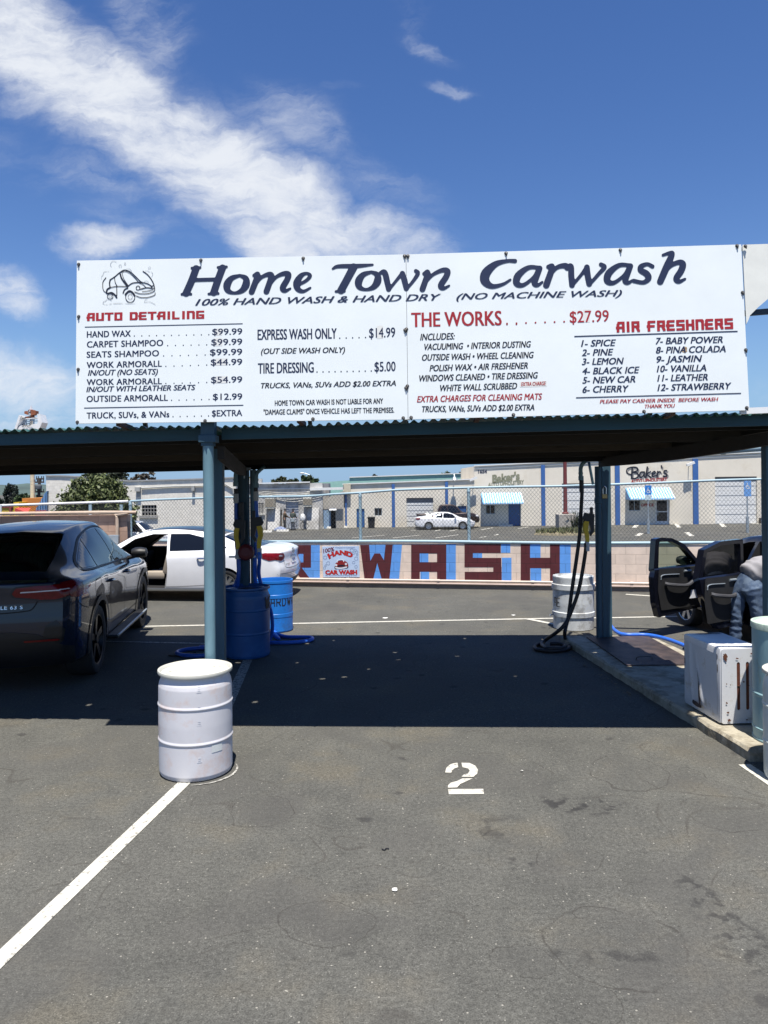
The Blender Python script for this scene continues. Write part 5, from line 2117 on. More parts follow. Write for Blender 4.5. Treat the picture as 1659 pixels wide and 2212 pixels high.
hose('black vacuum hose with yellow pistol grip beside the rear right post, coiled on the asphalt',
     [[vq(248, 600, 10.6), vq(258, 800, 10.6), vq(235, 1250, 10.58), vq(200, 1750, 10.56), vh(745, 450), vh(715, 680), vh(690, 850), vh(655, 1000, 10.5), vh(640, 1090, 10.45), vg(655, 1180, .04), vg(712, 1260), vg(690, 1310), vg(560, 1335), vg(400, 1340), vg(250, 1320), vg(205, 1285), vg(235, 1250), vg(330, 1240)],
      [vq(338, 1800, 10.5), vq(325, 2000, 10.5), vh(880, 280, 10.5), vh(830, 500, 10.5), vh(768, 680, 10.5), vh(690, 870, 10.5), vh(610, 990, 10.45), vg(500, 1085, .22), vg(380, 1165, .08), vg(310, 1235, .04), vg(360, 1290, .06), vg(480, 1305, .06), vg(600, 1295, .06), vg(650, 1260, .06), vg(560, 1235, .06), vg(430, 1235, .06)]],
     M_HOSEK, .026, None, vq(355, 1520, 10.5), flip=-1, s=.92)
b = MB()
b.tube([vq(248, 560, 10.6), vq(252, 790, 10.6)], .032, 12, smooth=0)
o = b.obj('reducer', M_BLACK, bpy.data.objects['vacuum_hose.002'], smooth=True)
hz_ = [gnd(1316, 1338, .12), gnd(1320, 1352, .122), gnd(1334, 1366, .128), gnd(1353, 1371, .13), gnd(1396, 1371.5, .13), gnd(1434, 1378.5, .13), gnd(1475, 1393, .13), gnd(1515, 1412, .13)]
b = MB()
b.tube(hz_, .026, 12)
o = b.obj('hose', mat('blue_hose_sunlit_tone', (0.03, 0.14, 0.62), .38), smooth=True)  # same brighter hose blue with the sunlight in its colour
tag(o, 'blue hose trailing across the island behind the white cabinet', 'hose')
# padlock, control box on posts
b = MB()
c = vq(707, 860, 10.73)
b.box(c.x - .035, c.x + .035, c.y - .012, c.y + .012, c.z - .04, c.z + .02, bev=.004)
o = b.obj('padlock', mat('brass', (.35, .26, .12), .4, metal=.8))
tag(o, 'steel padlock hanging on the rear right timber post', 'padlock')
b = MB()
b.tube([c + Vector((-.022, 0, .015)), c + Vector((-.022, 0, .10)), c + Vector((0, 0, .13)), c + Vector((.022, 0, .10)), c + Vector((.022, 0, .015))], .006, 8)
b.obj('shackle', M_CHROME, o, smooth=True)
b = MB()
c = vn(225, 930, 10.55)
b.box(c.x - .03, c.x + .03, c.y - .03, c.y + .05, c.z - .10, c.z + .10, bev=.006)
o = b.obj('switch_box', M_BLACK)
tag(o, 'black switch box on the side of the rear left timber post', 'switch box')
b = MB()
c = vn(315, 1690, 10.48)
b.lathe([(.03, -.035), (.10, -.02), (.115, .01), (.10, .045), (.06, .06)], 18, M=Matrix.Translation(c) @ Matrix.Rotation(R(80), 4, 'X'))
o = b.obj('red_reel', mat('dark_red_plastic', (.12, .008, .012), .5))
tag(o, 'dark red round reel strapped to the rear left timber post', 'reel')
b = MB()
c = vn(270, 1770, 10.5)
b.box(c.x - .2, c.x + .16, c.y - .012, c.y + .012, c.z - .012, c.z + .012)
o = b.obj('strap', M_GALV, o)

# ================================================================== scraps on the ground
q = random.Random(41)
M_LITTER = mat('pale_scrap', (.70, .69, .64), .8, var=.1)
M_LEAF = mat('dry_leaf', (.16, .12, .075), .85, var=.3, scale=30)


def scrap(name, x, y, size, m, label, cat, group, z=0.006):
    p = gnd(x, y)
    b = MB()
    n = 7
    pts = [(p.x + size * (.6 + .5 * q.random()) * math.cos(2 * PI * k / n), p.y + size * .8 * (.6 + .5 * q.random()) * math.sin(2 * PI * k / n), z + .012 * q.random()) for k in range(n)]
    b.add(pts + [(p.x, p.y, z + .012)], [(k, (k + 1) % n, n) for k in range(n)])
    o = b.obj(name, m)
    return tag(o, label, cat, group)


for (x, y, s, lab) in ((853, 1925, .018, 'torn white paper scrap on the open asphalt below the painted number'), (832, 1336, .05, 'white paper scrap beside the long thin white line in the middle of the lot'),
                       (1110, 1330, .05, 'white paper scrap near the white line left of the grey barrel'), (1127, 1668, .014, 'tiny white chip on the asphalt just right of the painted number')):
    scrap('paper_scrap', x, y, s, M_LITTER, lab, 'litter', 'paper scraps on the asphalt')
b = MB()
for k in range(46):
    t = q.random()
    p = gnd(1236 + 140 * t - 7, 1408 + 92 * t + 4)
    p += Vector((-.06 * q.random() ** 2, q.uniform(-.05, .05), 0))
    z_ = .006
    sz = q.uniform(.008, .024)
    pts = [(p.x + sz * (.5 + .6 * q.random()) * math.cos(a * PI / 3), p.y + sz * (.5 + .6 * q.random()) * math.sin(a * PI / 3), z_ + .010 * q.random()) for a in range(6)]
    b.add(pts, [tuple(range(6))])
o = b.obj('leaf_litter', M_LEAF)
o['kind'] = 'stuff'
o['label'] = 'dry leaf litter along the foot of the island kerb'
p = gnd(832, 1836)
b = MB()
b.tube([p + Vector((-.02, 0, .006)), p + Vector((-.005, -.012, .006)), p + Vector((.008, .008, .006)), p + Vector((.025, .004, .006))], .004, 6)
tag(b.obj('rubber_scrap', M_BLACK), 'small curl of black rubber on the asphalt', 'litter')
b = MB()
p, q2 = gnd(665, 2582 / 1.82278, .01), gnd(724, 2584 / 1.82278, .01)
p, q2 = gnd(664 / 1.82278, 2581 / 1.82278, .012), gnd(724 / 1.82278, 2585 / 1.82278, .012)
b.tube([p, q2], .010, 6, smooth=0)
tag(b.obj('stick', M_TIMBER), 'thin dark stick lying in the shade left of the pipe post', 'stick')
b = MB()
p, q2 = gnd(727 / 1.82278, 2581 / 1.82278, .012), gnd(770 / 1.82278, 2568 / 1.82278, .012)
b.tube([p, q2], .009, 6, smooth=0)
tag(b.obj('stick', M_TIMBER), 'short slanting stick in the shade nearest the pipe post', 'stick')

# ================================================================== vehicles
def pchip(pts):
    xs = np.array([p[0] for p in pts], float)
    ys = np.array([p[1] for p in pts], float)
    h = np.diff(xs)
    d = np.diff(ys) / h
    m = np.zeros(len(xs))
    m[0], m[-1] = d[0], d[-1]
    for i in range(1, len(xs) - 1):
        if d[i - 1] * d[i] > 0:
            w1, w2 = 2 * h[i] + h[i - 1], h[i] + 2 * h[i - 1]
            m[i] = (w1 + w2) / (w1 / d[i - 1] + w2 / d[i])

    def f(x):
        x = min(max(x, xs[0]), xs[-1])
        i = min(max(int(np.searchsorted(xs, x) - 1), 0), len(xs) - 2)
        t = (x - xs[i]) / h[i]
        return float((1 + 2 * t) * (1 - t) ** 2 * ys[i] + t * (1 - t) ** 2 * h[i] * m[i] + t * t * (3 - 2 * t) * ys[i + 1] + t * t * (t - 1) * h[i] * m[i + 1])
    return f


def bake(o):
    dg = bpy.context.evaluated_depsgraph_get()
    dg.update()
    me = bpy.data.meshes.new_from_object(o.evaluated_get(dg), preserve_all_data_layers=True, depsgraph=dg)
    o.modifiers.clear()
    o.data = me


def shell(sp, paint, parent, cuts=(), res=64):
    """closed car body lofted through cross-sections, wheel arches and openings cut out of it"""
    fn = {k: pchip(sp[k]) for k in ('zs', 'zr', 'ze', 'wh', 'wr')}
    zbf = pchip(sp['zb']) if isinstance(sp['zb'], list) else (lambda x: sp['zb'])
    x0, x1 = sp['zs'][0][0], sp['zs'][-1][0]
    rp, fp = pchip(sp['rear']), pchip(sp['front'])
    stations = sorted(set([x0 + (x1 - x0) * (0.5 - 0.5 * math.cos(PI * i / res)) * .6 + (x1 - x0) * .4 * i / res for i in range(res + 1)]))
    half_all = []
    for x in stations:
        zb, zs, zr, ze, wh, wr = zbf(x), fn['zs'](x), fn['zr'](x), fn['ze'](x), fn['wh'](x), fn['wr'](x)
        ze = max(ze, zs + .035)
        zr = max(zr, ze + .012)
        P = [(0, zb), (wh * .45, zb), (wh * .82, zb + .005), (wh * .955, zb + .05), (wh * .985, zb + .15), (wh, zb + (zs - zb) * .52), (wh * .992, zs - .10), (wh * sp.get('s1', .968), zs - .022), (wh * sp.get('s2', .935), zs + .016)]
        a, c = P[-1], (wr, ze)
        P.append((a[0] + (c[0] - a[0]) * .5 + .018, a[1] + (c[1] - a[1]) * .52))
        P += [c, (wr * .86, ze + (zr - ze) * .62), (wr * .5, zr - .010), (0, zr)]
        Q = catmull([Vector((0, y, z)) for y, z in P], 3)
        row = []
        for q_ in Q:
            z = q_.z
            br = max(0, 1 - (x - x0) / .55) ** 2
            bf = max(0, 1 - (x1 - x) / .55) ** 2
            row.append(Vector((x + (rp(z) - x0) * br + (fp(z) - x1) * bf, max(0, q_.y), z)))
        half_all.append(row)
    n = len(half_all[0])
    b = MB()
    ring = []
    for row in half_all:
        ids = []
        for p in row:
            ids.append(len(b.v)); b.v.append(tuple(p))
        for p in row[-2:0:-1]:
            ids.append(len(b.v)); b.v.append((p.x, -p.y, p.z))
        ring.append(ids)
    m = len(ring[0])
    for r0, r1 in zip(ring[:-1], ring[1:]):
        for k in range(m):
            b.f.append((r0[k], r0[(k + 1) % m], r1[(k + 1) % m], r1[k])); b.mi.append(0)
    for ids, sg, bow in ((ring[0], -1, sp.get('bow', .06)), (ring[-1], 1, sp.get('bowf', .14))):
        K = 8
        prev = None
        for i in range(n):
            L_, R_ = ids[i], ids[(m - i) % m]
            if i in (0, n - 1):
                cur = [L_] * (K + 1)
            else:
                p = Vector(b.v[L_])
                cur = [L_]
                for k in range(1, K):
                    t = 1 - 2 * k / K
                    cur.append(len(b.v))
                    b.v.append((p.x + sg * bow * (1 - t * t) * min(1, p.y / .4), p.y * t, p.z))
                cur.append(R_)
            if prev:
                for k in range(K):
                    q_ = []
                    for v in (prev[k], prev[k + 1], cur[k + 1], cur[k]):
                        if v not in q_:
                            q_.append(v)
                    if len(q_) >= 3:
                        b.f.append(tuple(q_ if sg > 0 else q_[::-1])); b.mi.append(0)
            prev = cur
    o = b.obj('body', [paint, M_DARK], parent)
    bm = bmesh.new()
    bm.from_mesh(o.data)
    bmesh.ops.recalc_face_normals(bm, faces=bm.faces)
    bm.to_mesh(o.data)
    bm.free()
    # wheel arches and openings
    tmp = []
    cb = MB()
    for ax in sp['axles']:
        for sg in (1, -1):
            Mx = Matrix.Translation((ax, sg * (sp['half'] - .16), sp['rw'])) @ Matrix.Rotation(R(90), 4, 'X')
            cb.lathe([(sp['arch'], -.32), (sp['arch'], .32)], 40, M=Mx)
    groups = [cb]
    for (poly, y0, y1) in cuts:
        c2 = MB()
        Mx = Matrix(((1, 0, 0, 0), (0, 0, 1, 0), (0, 1, 0, 0), (0, 0, 0, 1)))
        c2.prism(poly, y0, y1, M=Mx)
        groups.append(c2)
    for g_ in groups:
        c = g_.obj('cutter', [M_DARK, M_DARK])
        bm = bmesh.new()
        bm.from_mesh(c.data)
        bmesh.ops.recalc_face_normals(bm, faces=bm.faces)
        for f in bm.faces:
            f.material_index = 1
        bm.to_mesh(c.data)
        bm.free()
        md = o.modifiers.new('cut', 'BOOLEAN')
        md.operation = 'DIFFERENCE'
        md.solver = 'EXACT'
        md.object = c
        tmp.append(c)
    bpy.context.view_layer.update()
    parent_l, parent_r = parent.location.copy(), parent.rotation_euler.copy()
    # evaluate at the origin so that the cutters line up
    psc = parent.scale.copy()
    parent.location, parent.rotation_euler, parent.scale = (0, 0, 0), (0, 0, 0), (1, 1, 1)
    bpy.context.view_layer.update()
    bake(o)
    parent.location, parent.rotation_euler, parent.scale = parent_l, parent_r, psc
    for c in tmp:
        me = c.data
        bpy.data.objects.remove(c)
        bpy.data.meshes.remove(me)
    o.data.polygons.foreach_set('use_smooth', [True] * len(o.data.polygons))
    o.data.set_sharp_from_angle(angle=R(32))
    bv = BVHTree.FromPolygons([v.co.copy() for v in o.data.vertices], [tuple(p.vertices) for p in o.data.polygons])
    return o, bv


def decal(bv, v2, faces, mode, off, name, m, parent, sg=1, maxd=3.0, sub=None):
    """shape laid on the body: mode side (x, z), rear / front (y, z), top (x, y)"""
    out, ok = [], []
    for a, c in v2:
        if mode == 'side':
            o_, d_ = Vector((a, sg * 3, c)), Vector((0, -sg, 0))
        elif mode == 'rear':
            o_, d_ = Vector((-6, a, c)), Vector((1, 0, 0))
        elif mode == 'front':
            o_, d_ = Vector((6, a, c)), Vector((-1, 0, 0))
        else:
            o_, d_ = Vector((a, c, 5)), Vector((0, 0, -1))
        h = bv.ray_cast(o_, d_)
        if h[0] is None:
            out.append((0, 0, 0)); ok.append(False)
        else:
            n_ = h[1] if h[1].dot(d_) < 0 else -h[1]
            out.append(tuple(h[0] + n_ * off)); ok.append(True)
    fs = [f for f in faces if all(ok[i] for i in f)]
    b = MB()
    b.add(out, fs)
    return b.obj(name, m, parent, smooth=True, angle=50)


def patch(bv, poly, mode, off, name, m, parent, sg=1, h=.03, rnd=0.0):
    xs, ys = [p[0] for p in poly], [p[1] for p in poly]
    v, f = iso(sd_poly(poly, rnd), min(xs) - rnd - h, max(xs) + rnd + h, min(ys) - rnd - h, max(ys) + rnd + h, h)
    return decal(bv, v, f, mode, off, name, m, parent, sg)


def seam(bv, lines, mode, name, m, parent, sg=1, r=.004, h=.012, off=.0025):
    st = [smooth2([(x, y, r) for x, y in l], 4) if len(l) > 2 else [(x, y, r) for x, y in l] for l in lines]
    st2 = []
    for s in st:                        # finer pieces so that the line hugs the body
        q_ = [s[0]]
        for a, c in zip(s[:-1], s[1:]):
            k = max(1, int(math.hypot(c[0] - a[0], c[1] - a[1]) / .08))
            q_ += [tuple(a[i] + (c[i] - a[i]) * t / k for i in range(3)) for t in range(1, k + 1)]
        st2.append(q_)
    b = MB()
    for s in st2:
        vs = []
        for i, p in enumerate(s):
            a, c = s[max(0, i - 1)], s[min(len(s) - 1, i + 1)]
            d = Vector((c[0] - a[0], c[1] - a[1])).normalized()
            nrm = Vector((-d.y, d.x)) * r
            vs += [(p[0] + nrm.x, p[1] + nrm.y), (p[0] - nrm.x, p[1] - nrm.y)]
        fs = [(2 * i, 2 * i + 1, 2 * i + 3, 2 * i + 2) for i in range(len(s) - 1)]
        k = len(b.v)
        for a, c in vs:
            if mode == 'side':
                o_, d_ = Vector((a, sg * 3, c)), Vector((0, -sg, 0))
            elif mode == 'rear':
                o_, d_ = Vector((-6, a, c)), Vector((1, 0, 0))
            else:
                o_, d_ = Vector((a, c, 5)), Vector((0, 0, -1))
            hh = bv.ray_cast(o_, d_)
            if hh[0] is None:
                b.v.append((a, sg, c))
            else:
                n_ = hh[1] if hh[1].dot(d_) < 0 else -hh[1]
                b.v.append(tuple(hh[0] + n_ * off))
        b.f += [tuple(i + k for i in f) for f in fs]
        b.mi += [0] * len(fs)
    return b.obj(name, m, parent)


M_TYRE = mat('tyre_rubber', (0.020, 0.020, 0.021), 0.75, var=.2, scale=20)
M_RIMD = mat('dark_alloy', (0.030, 0.031, 0.034), 0.3, metal=.8, var=.1)
M_RIMS = mat('silver_alloy', (0.50, 0.51, 0.53), 0.28, metal=.9, var=.06)


def wheel(parent, x, sg, half, rw, tw, m_rim, spokes=5, rr=.72, twin=False):
    """wheel > tyre, rim at the axle; local y is outwards"""
    M = Matrix.Translation((x, sg * half, rw)) @ Matrix.Rotation(R(-90 * sg), 4, 'X')
    b = MB()
    ri = rw * rr
    b.lathe([(ri, -tw), (rw * .95, -tw), (rw, -tw + .03), (rw, -.035), (rw * .965, -.008), (rw * .90, 0.0), (ri * 1.02, -.008), (ri, -.012)], 40, M=M, cap0=True, cap1=False)
    w_ = b.obj('wheel', M_TYRE, parent, smooth=True, angle=45)
    b = MB()
    b.lathe([(ri, -.010), (ri * .955, -.014), (ri * .94, -.05), (ri * .90, -.10), (.02, -.11)], 40, M=M, cap0=False)
    b.lathe([(.052, -.028), (.05, -.015), (.01, -.013)], 16, M=M, cap0=False)
    for k in range(spokes):
        for off_ in ((-.09, .09) if twin else (0,)):
            a = 2 * PI * k / spokes + .3
            a2 = a + off_
            w0, w1 = .030, .017 if twin else .030
            p0, p1 = Vector((.03 * math.cos(a), .03 * math.sin(a), -.035)), Vector((ri * .95 * math.cos(a2), ri * .95 * math.sin(a2), -.022))
            d = (p1 - p0).normalized()
            s_ = Vector((-d.y, d.x, 0)).normalized()
            vs = [p0 + s_ * w0, p0 - s_ * w0, p1 - s_ * w1, p1 + s_ * w1]
            vs += [v - Vector((0, 0, .04)) for v in vs]
            b.add(vs, [(0, 1, 2, 3), (7, 6, 5, 4), (0, 4, 5, 1), (1, 5, 6, 2), (2, 6, 7, 3), (3, 7, 4, 0)], M=M)
    b.obj('rim', m_rim, w_, smooth=True, angle=30)
    b = MB()
    b.lathe([(ri * .62, -.085), (ri * .62, -.075), (.05, -.075)], 24, M=M, cap0=False)
    b.obj('brake_disc', M_GALV, w_)
    return w_


M_GLASS = glass_mat('dark_car_glass', (0.006, 0.007, 0.009))
M_GLASSB = glass_mat('black_rear_glass', (0.003, 0.003, 0.004), rough=.05)
M_TINT = glass_mat('green_tinted_glass', (0.03, 0.05, 0.035), trans=.72)
M_SEAMK = mat('panel_gap', (0.006, 0.006, 0.007), .8)
M_TRIMK = mat('black_plastic_trim', (0.008, 0.008, 0.009), .5, var=.15)
M_LAMP = mat('red_lamp_glass', (0.15, 0.003, 0.005), .22, var=.25, scale=30, coat=.15, spec=.3)
M_LAMPC = mat('clear_lamp_glass', (0.62, 0.60, 0.60), .15, coat=1.0)


def car_paint(name, col, metal=0.3, rough=.35):
    if name in _mats:
        return _mats[name]
    m, nt, b = new_mat(name)
    N, L = nt.nodes.new, nt.links.new
    tc = N('ShaderNodeTexCoord')
    nz = N('ShaderNodeTexNoise')
    nz.inputs['Scale'].default_value = 3
    nz.inputs['Detail'].default_value = 8
    L(tc.outputs['Object'], nz.inputs['Vector'])
    mr = N('ShaderNodeMapRange')
    L(nz.outputs[0], mr.inputs['Value'])
    mr.inputs['To Min'].default_value = .88
    mr.inputs['To Max'].default_value = 1.12
    s = N('ShaderNodeVectorMath')
    s.operation = 'SCALE'
    s.inputs[0].default_value = col
    L(mr.outputs[0], s.inputs['Scale'])
    L(s.outputs[0], b.inputs['Base Color'])
    b.inputs['Metallic'].default_value = metal
    b.inputs['Roughness'].default_value = rough
    b.inputs['Coat Weight'].default_value = 1.0
    b.inputs['Specular IOR Level'].default_value = 0.15
    b.inputs['Coat Roughness'].default_value = 0.025
    _mats[name] = m
    return m


# ---------------------------------------------------------------- black coupe SUV
suv = thing('parked_car', 'dark blue-black coupe SUV seen from behind, parked left of the posts', 'car', (-4.76, 10.85, 0), R(97.6))
suv.scale = (1.06, 1.06, 1.06)
SP = dict(zb=[(-2.49, .30), (-2.0, .26), (2.0, .24), (2.41, .26)],
          zs=[(-2.49, 1.14), (-2.2, 1.185), (-1.4, 1.175), (-.5, 1.13), (.6, 1.09), (1.4, 1.06), (1.9, 1.01), (2.25, .92), (2.41, .80)],
          zr=[(-2.49, 1.20), (-2.36, 1.25), (-2.22, 1.285), (-1.9, 1.385), (-1.4, 1.55), (-.9, 1.66), (-.3, 1.715), (.2, 1.71), (.6, 1.64), (1.0, 1.44), (1.45, 1.17), (1.8, 1.12), (2.2, 1.02), (2.41, .86)],
          ze=[(-2.49, 1.18), (-2.3, 1.225), (-1.9, 1.315), (-1.4, 1.47), (-.9, 1.585), (-.3, 1.645), (.2, 1.64), (.6, 1.56), (1.0, 1.36), (1.45, 1.13), (1.8, 1.08), (2.2, .98), (2.41, .84)],
          wh=[(-2.49, .86), (-2.42, .905), (-2.25, .965), (-1.85, 1.0), (-1.4, 1.005), (-.8, .985), (.8, .98), (1.45, 1.0), (1.9, .97), (2.2, .90), (2.35, .80), (2.41, .70)],
          wr=[(-2.49, .74), (-2.2, .68), (-1.8, .60), (-1.4, .555), (-.9, .54), (.2, .555), (.6, .565), (1.0, .61), (1.45, .70), (1.9, .70), (2.41, .55)],
          rear=[(.26, -2.28), (.45, -2.42), (.72, -2.49), (1.0, -2.455), (1.15, -2.46), (1.25, -2.40)], front=[(.24, 2.30), (.5, 2.40), (.75, 2.41), (.9, 2.36)],
          axles=(-1.4575, 1.4575), half=.985, rw=.395, arch=.445, bow=.07, s1=.945, s2=.885)
P_SUV = car_paint('midnight_blue_paint', (0.004, 0.010, 0.026), 0.0, .3)
body, bv = shell(SP, P_SUV, suv)
for ax in SP['axles']:
    for sg in (1, -1):
        wheel(suv, ax, sg, .985, .395, .30, M_RIMD, 5, .72, True)
# rear glass, with its surround and lip
patch(bv, [(-2.20, -.59), (-2.20, .59), (-1.02, .47), (-1.02, -.47)], 'top', .004, 'rear_glass', M_GLASSB, suv, h=.04, rnd=.03)
patch(bv, [(-2.36, -.70), (-2.36, .70), (-2.25, .70), (-2.25, -.70)], 'top', .012, 'spoiler_lip', P_SUV, suv, h=.03, rnd=.02)
# side glass in three panes each side
for sg in (1, -1):
    patch(bv, [(1.10, 1.125), (.98, 1.31), (.55, 1.535), (.12, 1.600), (.08, 1.600), (.06, 1.165)], 'side', .004, 'side_window', M_GLASS, suv, sg, h=.025)
    patch(bv, [(.00, 1.168), (.015, 1.60), (-.45, 1.585), (-.82, 1.505), (-.98, 1.19)], 'side', .004, 'side_window', M_GLASS, suv, sg, h=.025)
    patch(bv, [(-1.05, 1.205), (-.90, 1.485), (-1.25, 1.38), (-1.58, 1.285), (-1.62, 1.235)], 'side', .004, 'side_window', M_GLASS, suv, sg, h=.02)
    seam(bv, [[(1.15, 1.10), (.3, 1.138), (-.6, 1.165), (-1.5, 1.205), (-1.68, 1.24), (-1.55, 1.315), (-1.2, 1.42), (-.8, 1.535), (-.3, 1.61), (.2, 1.618), (.6, 1.535), (1.0, 1.33)]], 'side', 'window_trim', M_TRIMK, suv, sg, r=.011, off=.006)
    seam(bv, [[(.03, 1.13), (.03, .60), (.06, .46)], [(-1.02, 1.17), (-1.0, 1.0), (-.93, .85), (-.80, .62), (-.76, .46)], [(1.12, 1.09), (1.18, .8), (1.12, .46)], [(-.76, .46), (.1, .44), (1.12, .46)]], 'side', 'door_seam', M_SEAMK, suv, sg)
    seam(bv, [[(-1.38, 1.10), (-1.62, 1.09), (-1.66, .98), (-1.60, .90), (-1.40, .91), (-1.36, 1.0), (-1.38, 1.10)]], 'side', 'fuel_flap', M_SEAMK, suv, sg)
    for hx in (-.84, .18):
        b = MB()
        c = bv.ray_cast(Vector((hx, sg * 3, 1.0)), Vector((0, -sg, 0)))[0]
        b.tube([(hx - .09, c.y - sg * .004, 1.0), (hx - .05, c.y + sg * .035, 1.0), (hx + .06, c.y + sg * .038, 1.0), (hx + .10, c.y, 1.0)], .014, 8)
        o = b.obj('door_handle', P_SUV, suv, smooth=True)
        b = MB()
        b.tube([(hx - .05, c.y + sg * .049, 1.003), (hx + .06, c.y + sg * .051, 1.003)], .006, 6)
        b.obj('chrome_strip', M_CHROME, o)
    # arch cladding
    for ax in SP['axles']:
        f_ = lambda X, Y, ax=ax: np.maximum(np.maximum(np.hypot(X - ax, Y - .395) - .515, .449 - np.hypot(X - ax, Y - .395)), .30 - Y)
        v, fc = iso(f_, ax - .6, ax + .6, .2, 1.0, .02)
        decal(bv, v, fc, 'side', .014, 'arch_cladding', M_TRIMK, suv, sg)
    b = MB()
    b.box(-.98, .98, sg * .97 if sg > 0 else -1.10, 1.10 if sg > 0 else -.97, .30, .345, bev=.015)
    o = b.obj('running_board', M_TRIMK, suv)
    b = MB()
    b.tube([(-.98, sg * 1.105, .345), (-.7, sg * 1.112, .35), (.7, sg * 1.112, .35), (.98, sg * 1.105, .345)], .012, 8)
    b.obj('bright_edge', M_GALV, o, smooth=True)
    b = MB()
    b.lathe([(.01, -.11), (.07, -.10), (.10, -.05), (.105, .03), (.085, .10), (.02, .12)], 16, M=Matrix.Translation((.86, sg * 1.03, 1.19)) @ Matrix.Scale(.75, 4, (0, 0, 1)) @ Matrix.Rotation(R(90), 4, 'X'))
    b.tube([(.90, sg * .86, 1.11), (.88, sg * .97, 1.14)], .03, 8)
    b.obj('mirror', M_TRIMK, suv, smooth=True)
# lamps, badge, trim at the back
for sg in (1, -1):
    patch(bv, [(sg * .41, 1.045), (sg * .38, 1.08), (sg * .42, 1.135), (sg * .60, 1.15), (sg * .93, 1.155), (sg * .955, 1.10), (sg * .93, 1.045), (sg * .80, 1.01), (sg * .66, 1.01), (sg * .55, 1.03)], 'rear', .008, 'tail_lamp', M_LAMP, suv, h=.018)
    patch(bv, [(-2.38, 1.02), (-2.40, 1.165), (-2.22, 1.175), (-2.10, 1.12), (-2.14, 1.03), (-2.26, 1.0)], 'side', .010, 'tail_lamp', M_LAMP, suv, sg, h=.018)
    patch(bv, [(sg * .39, 1.035), (sg * .36, 1.08), (sg * .41, 1.148), (sg * .60, 1.165), (sg * .95, 1.17), (sg * .972, 1.10), (sg * .95, 1.03), (sg * .80, .995), (sg * .66, .995), (sg * .55, 1.015)], 'rear', .005, 'lamp_surround', M_TRIMK, suv, h=.018)
    patch(bv, [(sg * .46, 1.085), (sg * .46, 1.098), (sg * .90, 1.108), (sg * .90, 1.098)], 'rear', .012, 'lamp_strip', M_LAMPC, suv, h=.008)
    patch(bv, [(sg * .50, .585), (sg * .49, .605), (sg * .80, .612), (sg * .84, .600), (sg * .80, .590)], 'rear', .012, 'reflector', M_LAMP, suv, h=.008)
    seam(bv, [[(-2.30, .985), (-2.18, .90), (-1.97, .84)]], 'side', 'bumper_seam', M_SEAMK, suv, sg)
    patch(bv, [(sg * .66, .58), (sg * .70, .75), (sg * .80, .80), (sg * .88, .70), (sg * .86, .58), (sg * .78, .54)], 'rear', .004, 'bumper_vent', mat('dark_vent', (.004, .005, .007), .4), suv, h=.02)
seam(bv, [[(-.70, 1.185), (-.3, 1.19), (0, 1.192), (.3, 1.19), (.70, 1.185)]], 'rear', 'chrome_strip', M_CHROME, suv, r=.009, off=.014)
seam(bv, [[(-.66, 1.165), (-.64, 1.05), (-.58, .93), (-.50, .90), (-.2, .885), (.2, .885), (.50, .90), (.58, .93), (.64, 1.05), (.66, 1.165)]], 'rear', 'tailgate_seam', M_SEAMK, suv, r=.006)
patch(bv, [(-.92, .32), (-.93, .50), (-.80, .57), (-.62, .665), (-.4, .695), (.4, .695), (.62, .665), (.80, .57), (.93, .50), (.92, .32)], 'rear', .006, 'rear_diffuser', M_TRIMK, suv, h=.03)
vs, fs, bb = text_mesh('GLE 63 S', .01, 0, 1.1)
k = .036 / cap_height(.01)
decal(bv, [(-.225 - (x - bb[0]) * k * 1.25, .925 + y * k) for x, y in vs], fs, 'rear', .012, 'badge_lettering', M_CHROME, suv)

# ---------------------------------------------------------------- white saloon with its driver's door open
sed = thing('parked_car', 'white four-door saloon with its driver door open beside the block wall', 'car', (-4.37, 16.13, 0), R(172))
sed.scale = (1.0, 1.06, .985)
SS = dict(zb=[(-2.47, .28), (-2.0, .20), (2.0, .18), (2.375, .22)],
          zs=[(-2.47, .93), (-2.2, .985), (-1.4, .985), (-.3, .945), (.8, .895), (1.4, .86), (2.0, .77), (2.375, .60)],
          zr=[(-2.47, 1.02), (-2.34, 1.07), (-1.85, 1.115), (-1.55, 1.19), (-1.1, 1.345), (-.7, 1.425), (-.2, 1.455), (.2, 1.44), (.6, 1.35), (1.0, 1.155), (1.35, .985), (2.0, .88), (2.375, .66)],
          ze=[(-2.47, .99), (-2.34, 1.04), (-1.85, 1.075), (-1.55, 1.125), (-1.1, 1.27), (-.7, 1.355), (-.2, 1.39), (.2, 1.375), (.6, 1.275), (1.0, 1.08), (1.35, .93), (2.0, .84), (2.375, .64)],
          wh=[(-2.47, .76), (-2.40, .82), (-2.2, .87), (-1.8, .905), (-1.4, .915), (.8, .91), (1.4, .915), (1.9, .88), (2.2, .79), (2.375, .62)],
          wr=[(-2.47, .66), (-2.2, .66), (-1.85, .64), (-1.4, .58), (-.7, .555), (.2, .57), (.6, .59), (1.0, .63), (1.35, .70), (2.0, .64), (2.375, .45)],
          rear=[(.2, -2.33), (.4, -2.44), (.62, -2.47), (.8, -2.43), (.95, -2.44), (1.06, -2.38)], front=[(.18, 2.28), (.5, 2.37), (.7, 2.35)],
          axles=(-1.3975, 1.3975), half=.90, rw=.325, arch=.365, bow=.08)
P_WHT = car_paint('white_car_paint', (0.78, 0.78, 0.79), 0.0, .4)
door_op = [(.93, .36), (.80, .28), (-.16, .27), (-.22, .60), (-.20, .92), (-.115, 1.335), (.20, 1.335), (.58, 1.235), (.95, .98), (1.0, .80)]
glass_l = [(-.02, .97), (.0, 1.315), (.22, 1.31), (.56, 1.21), (.92, .965)]
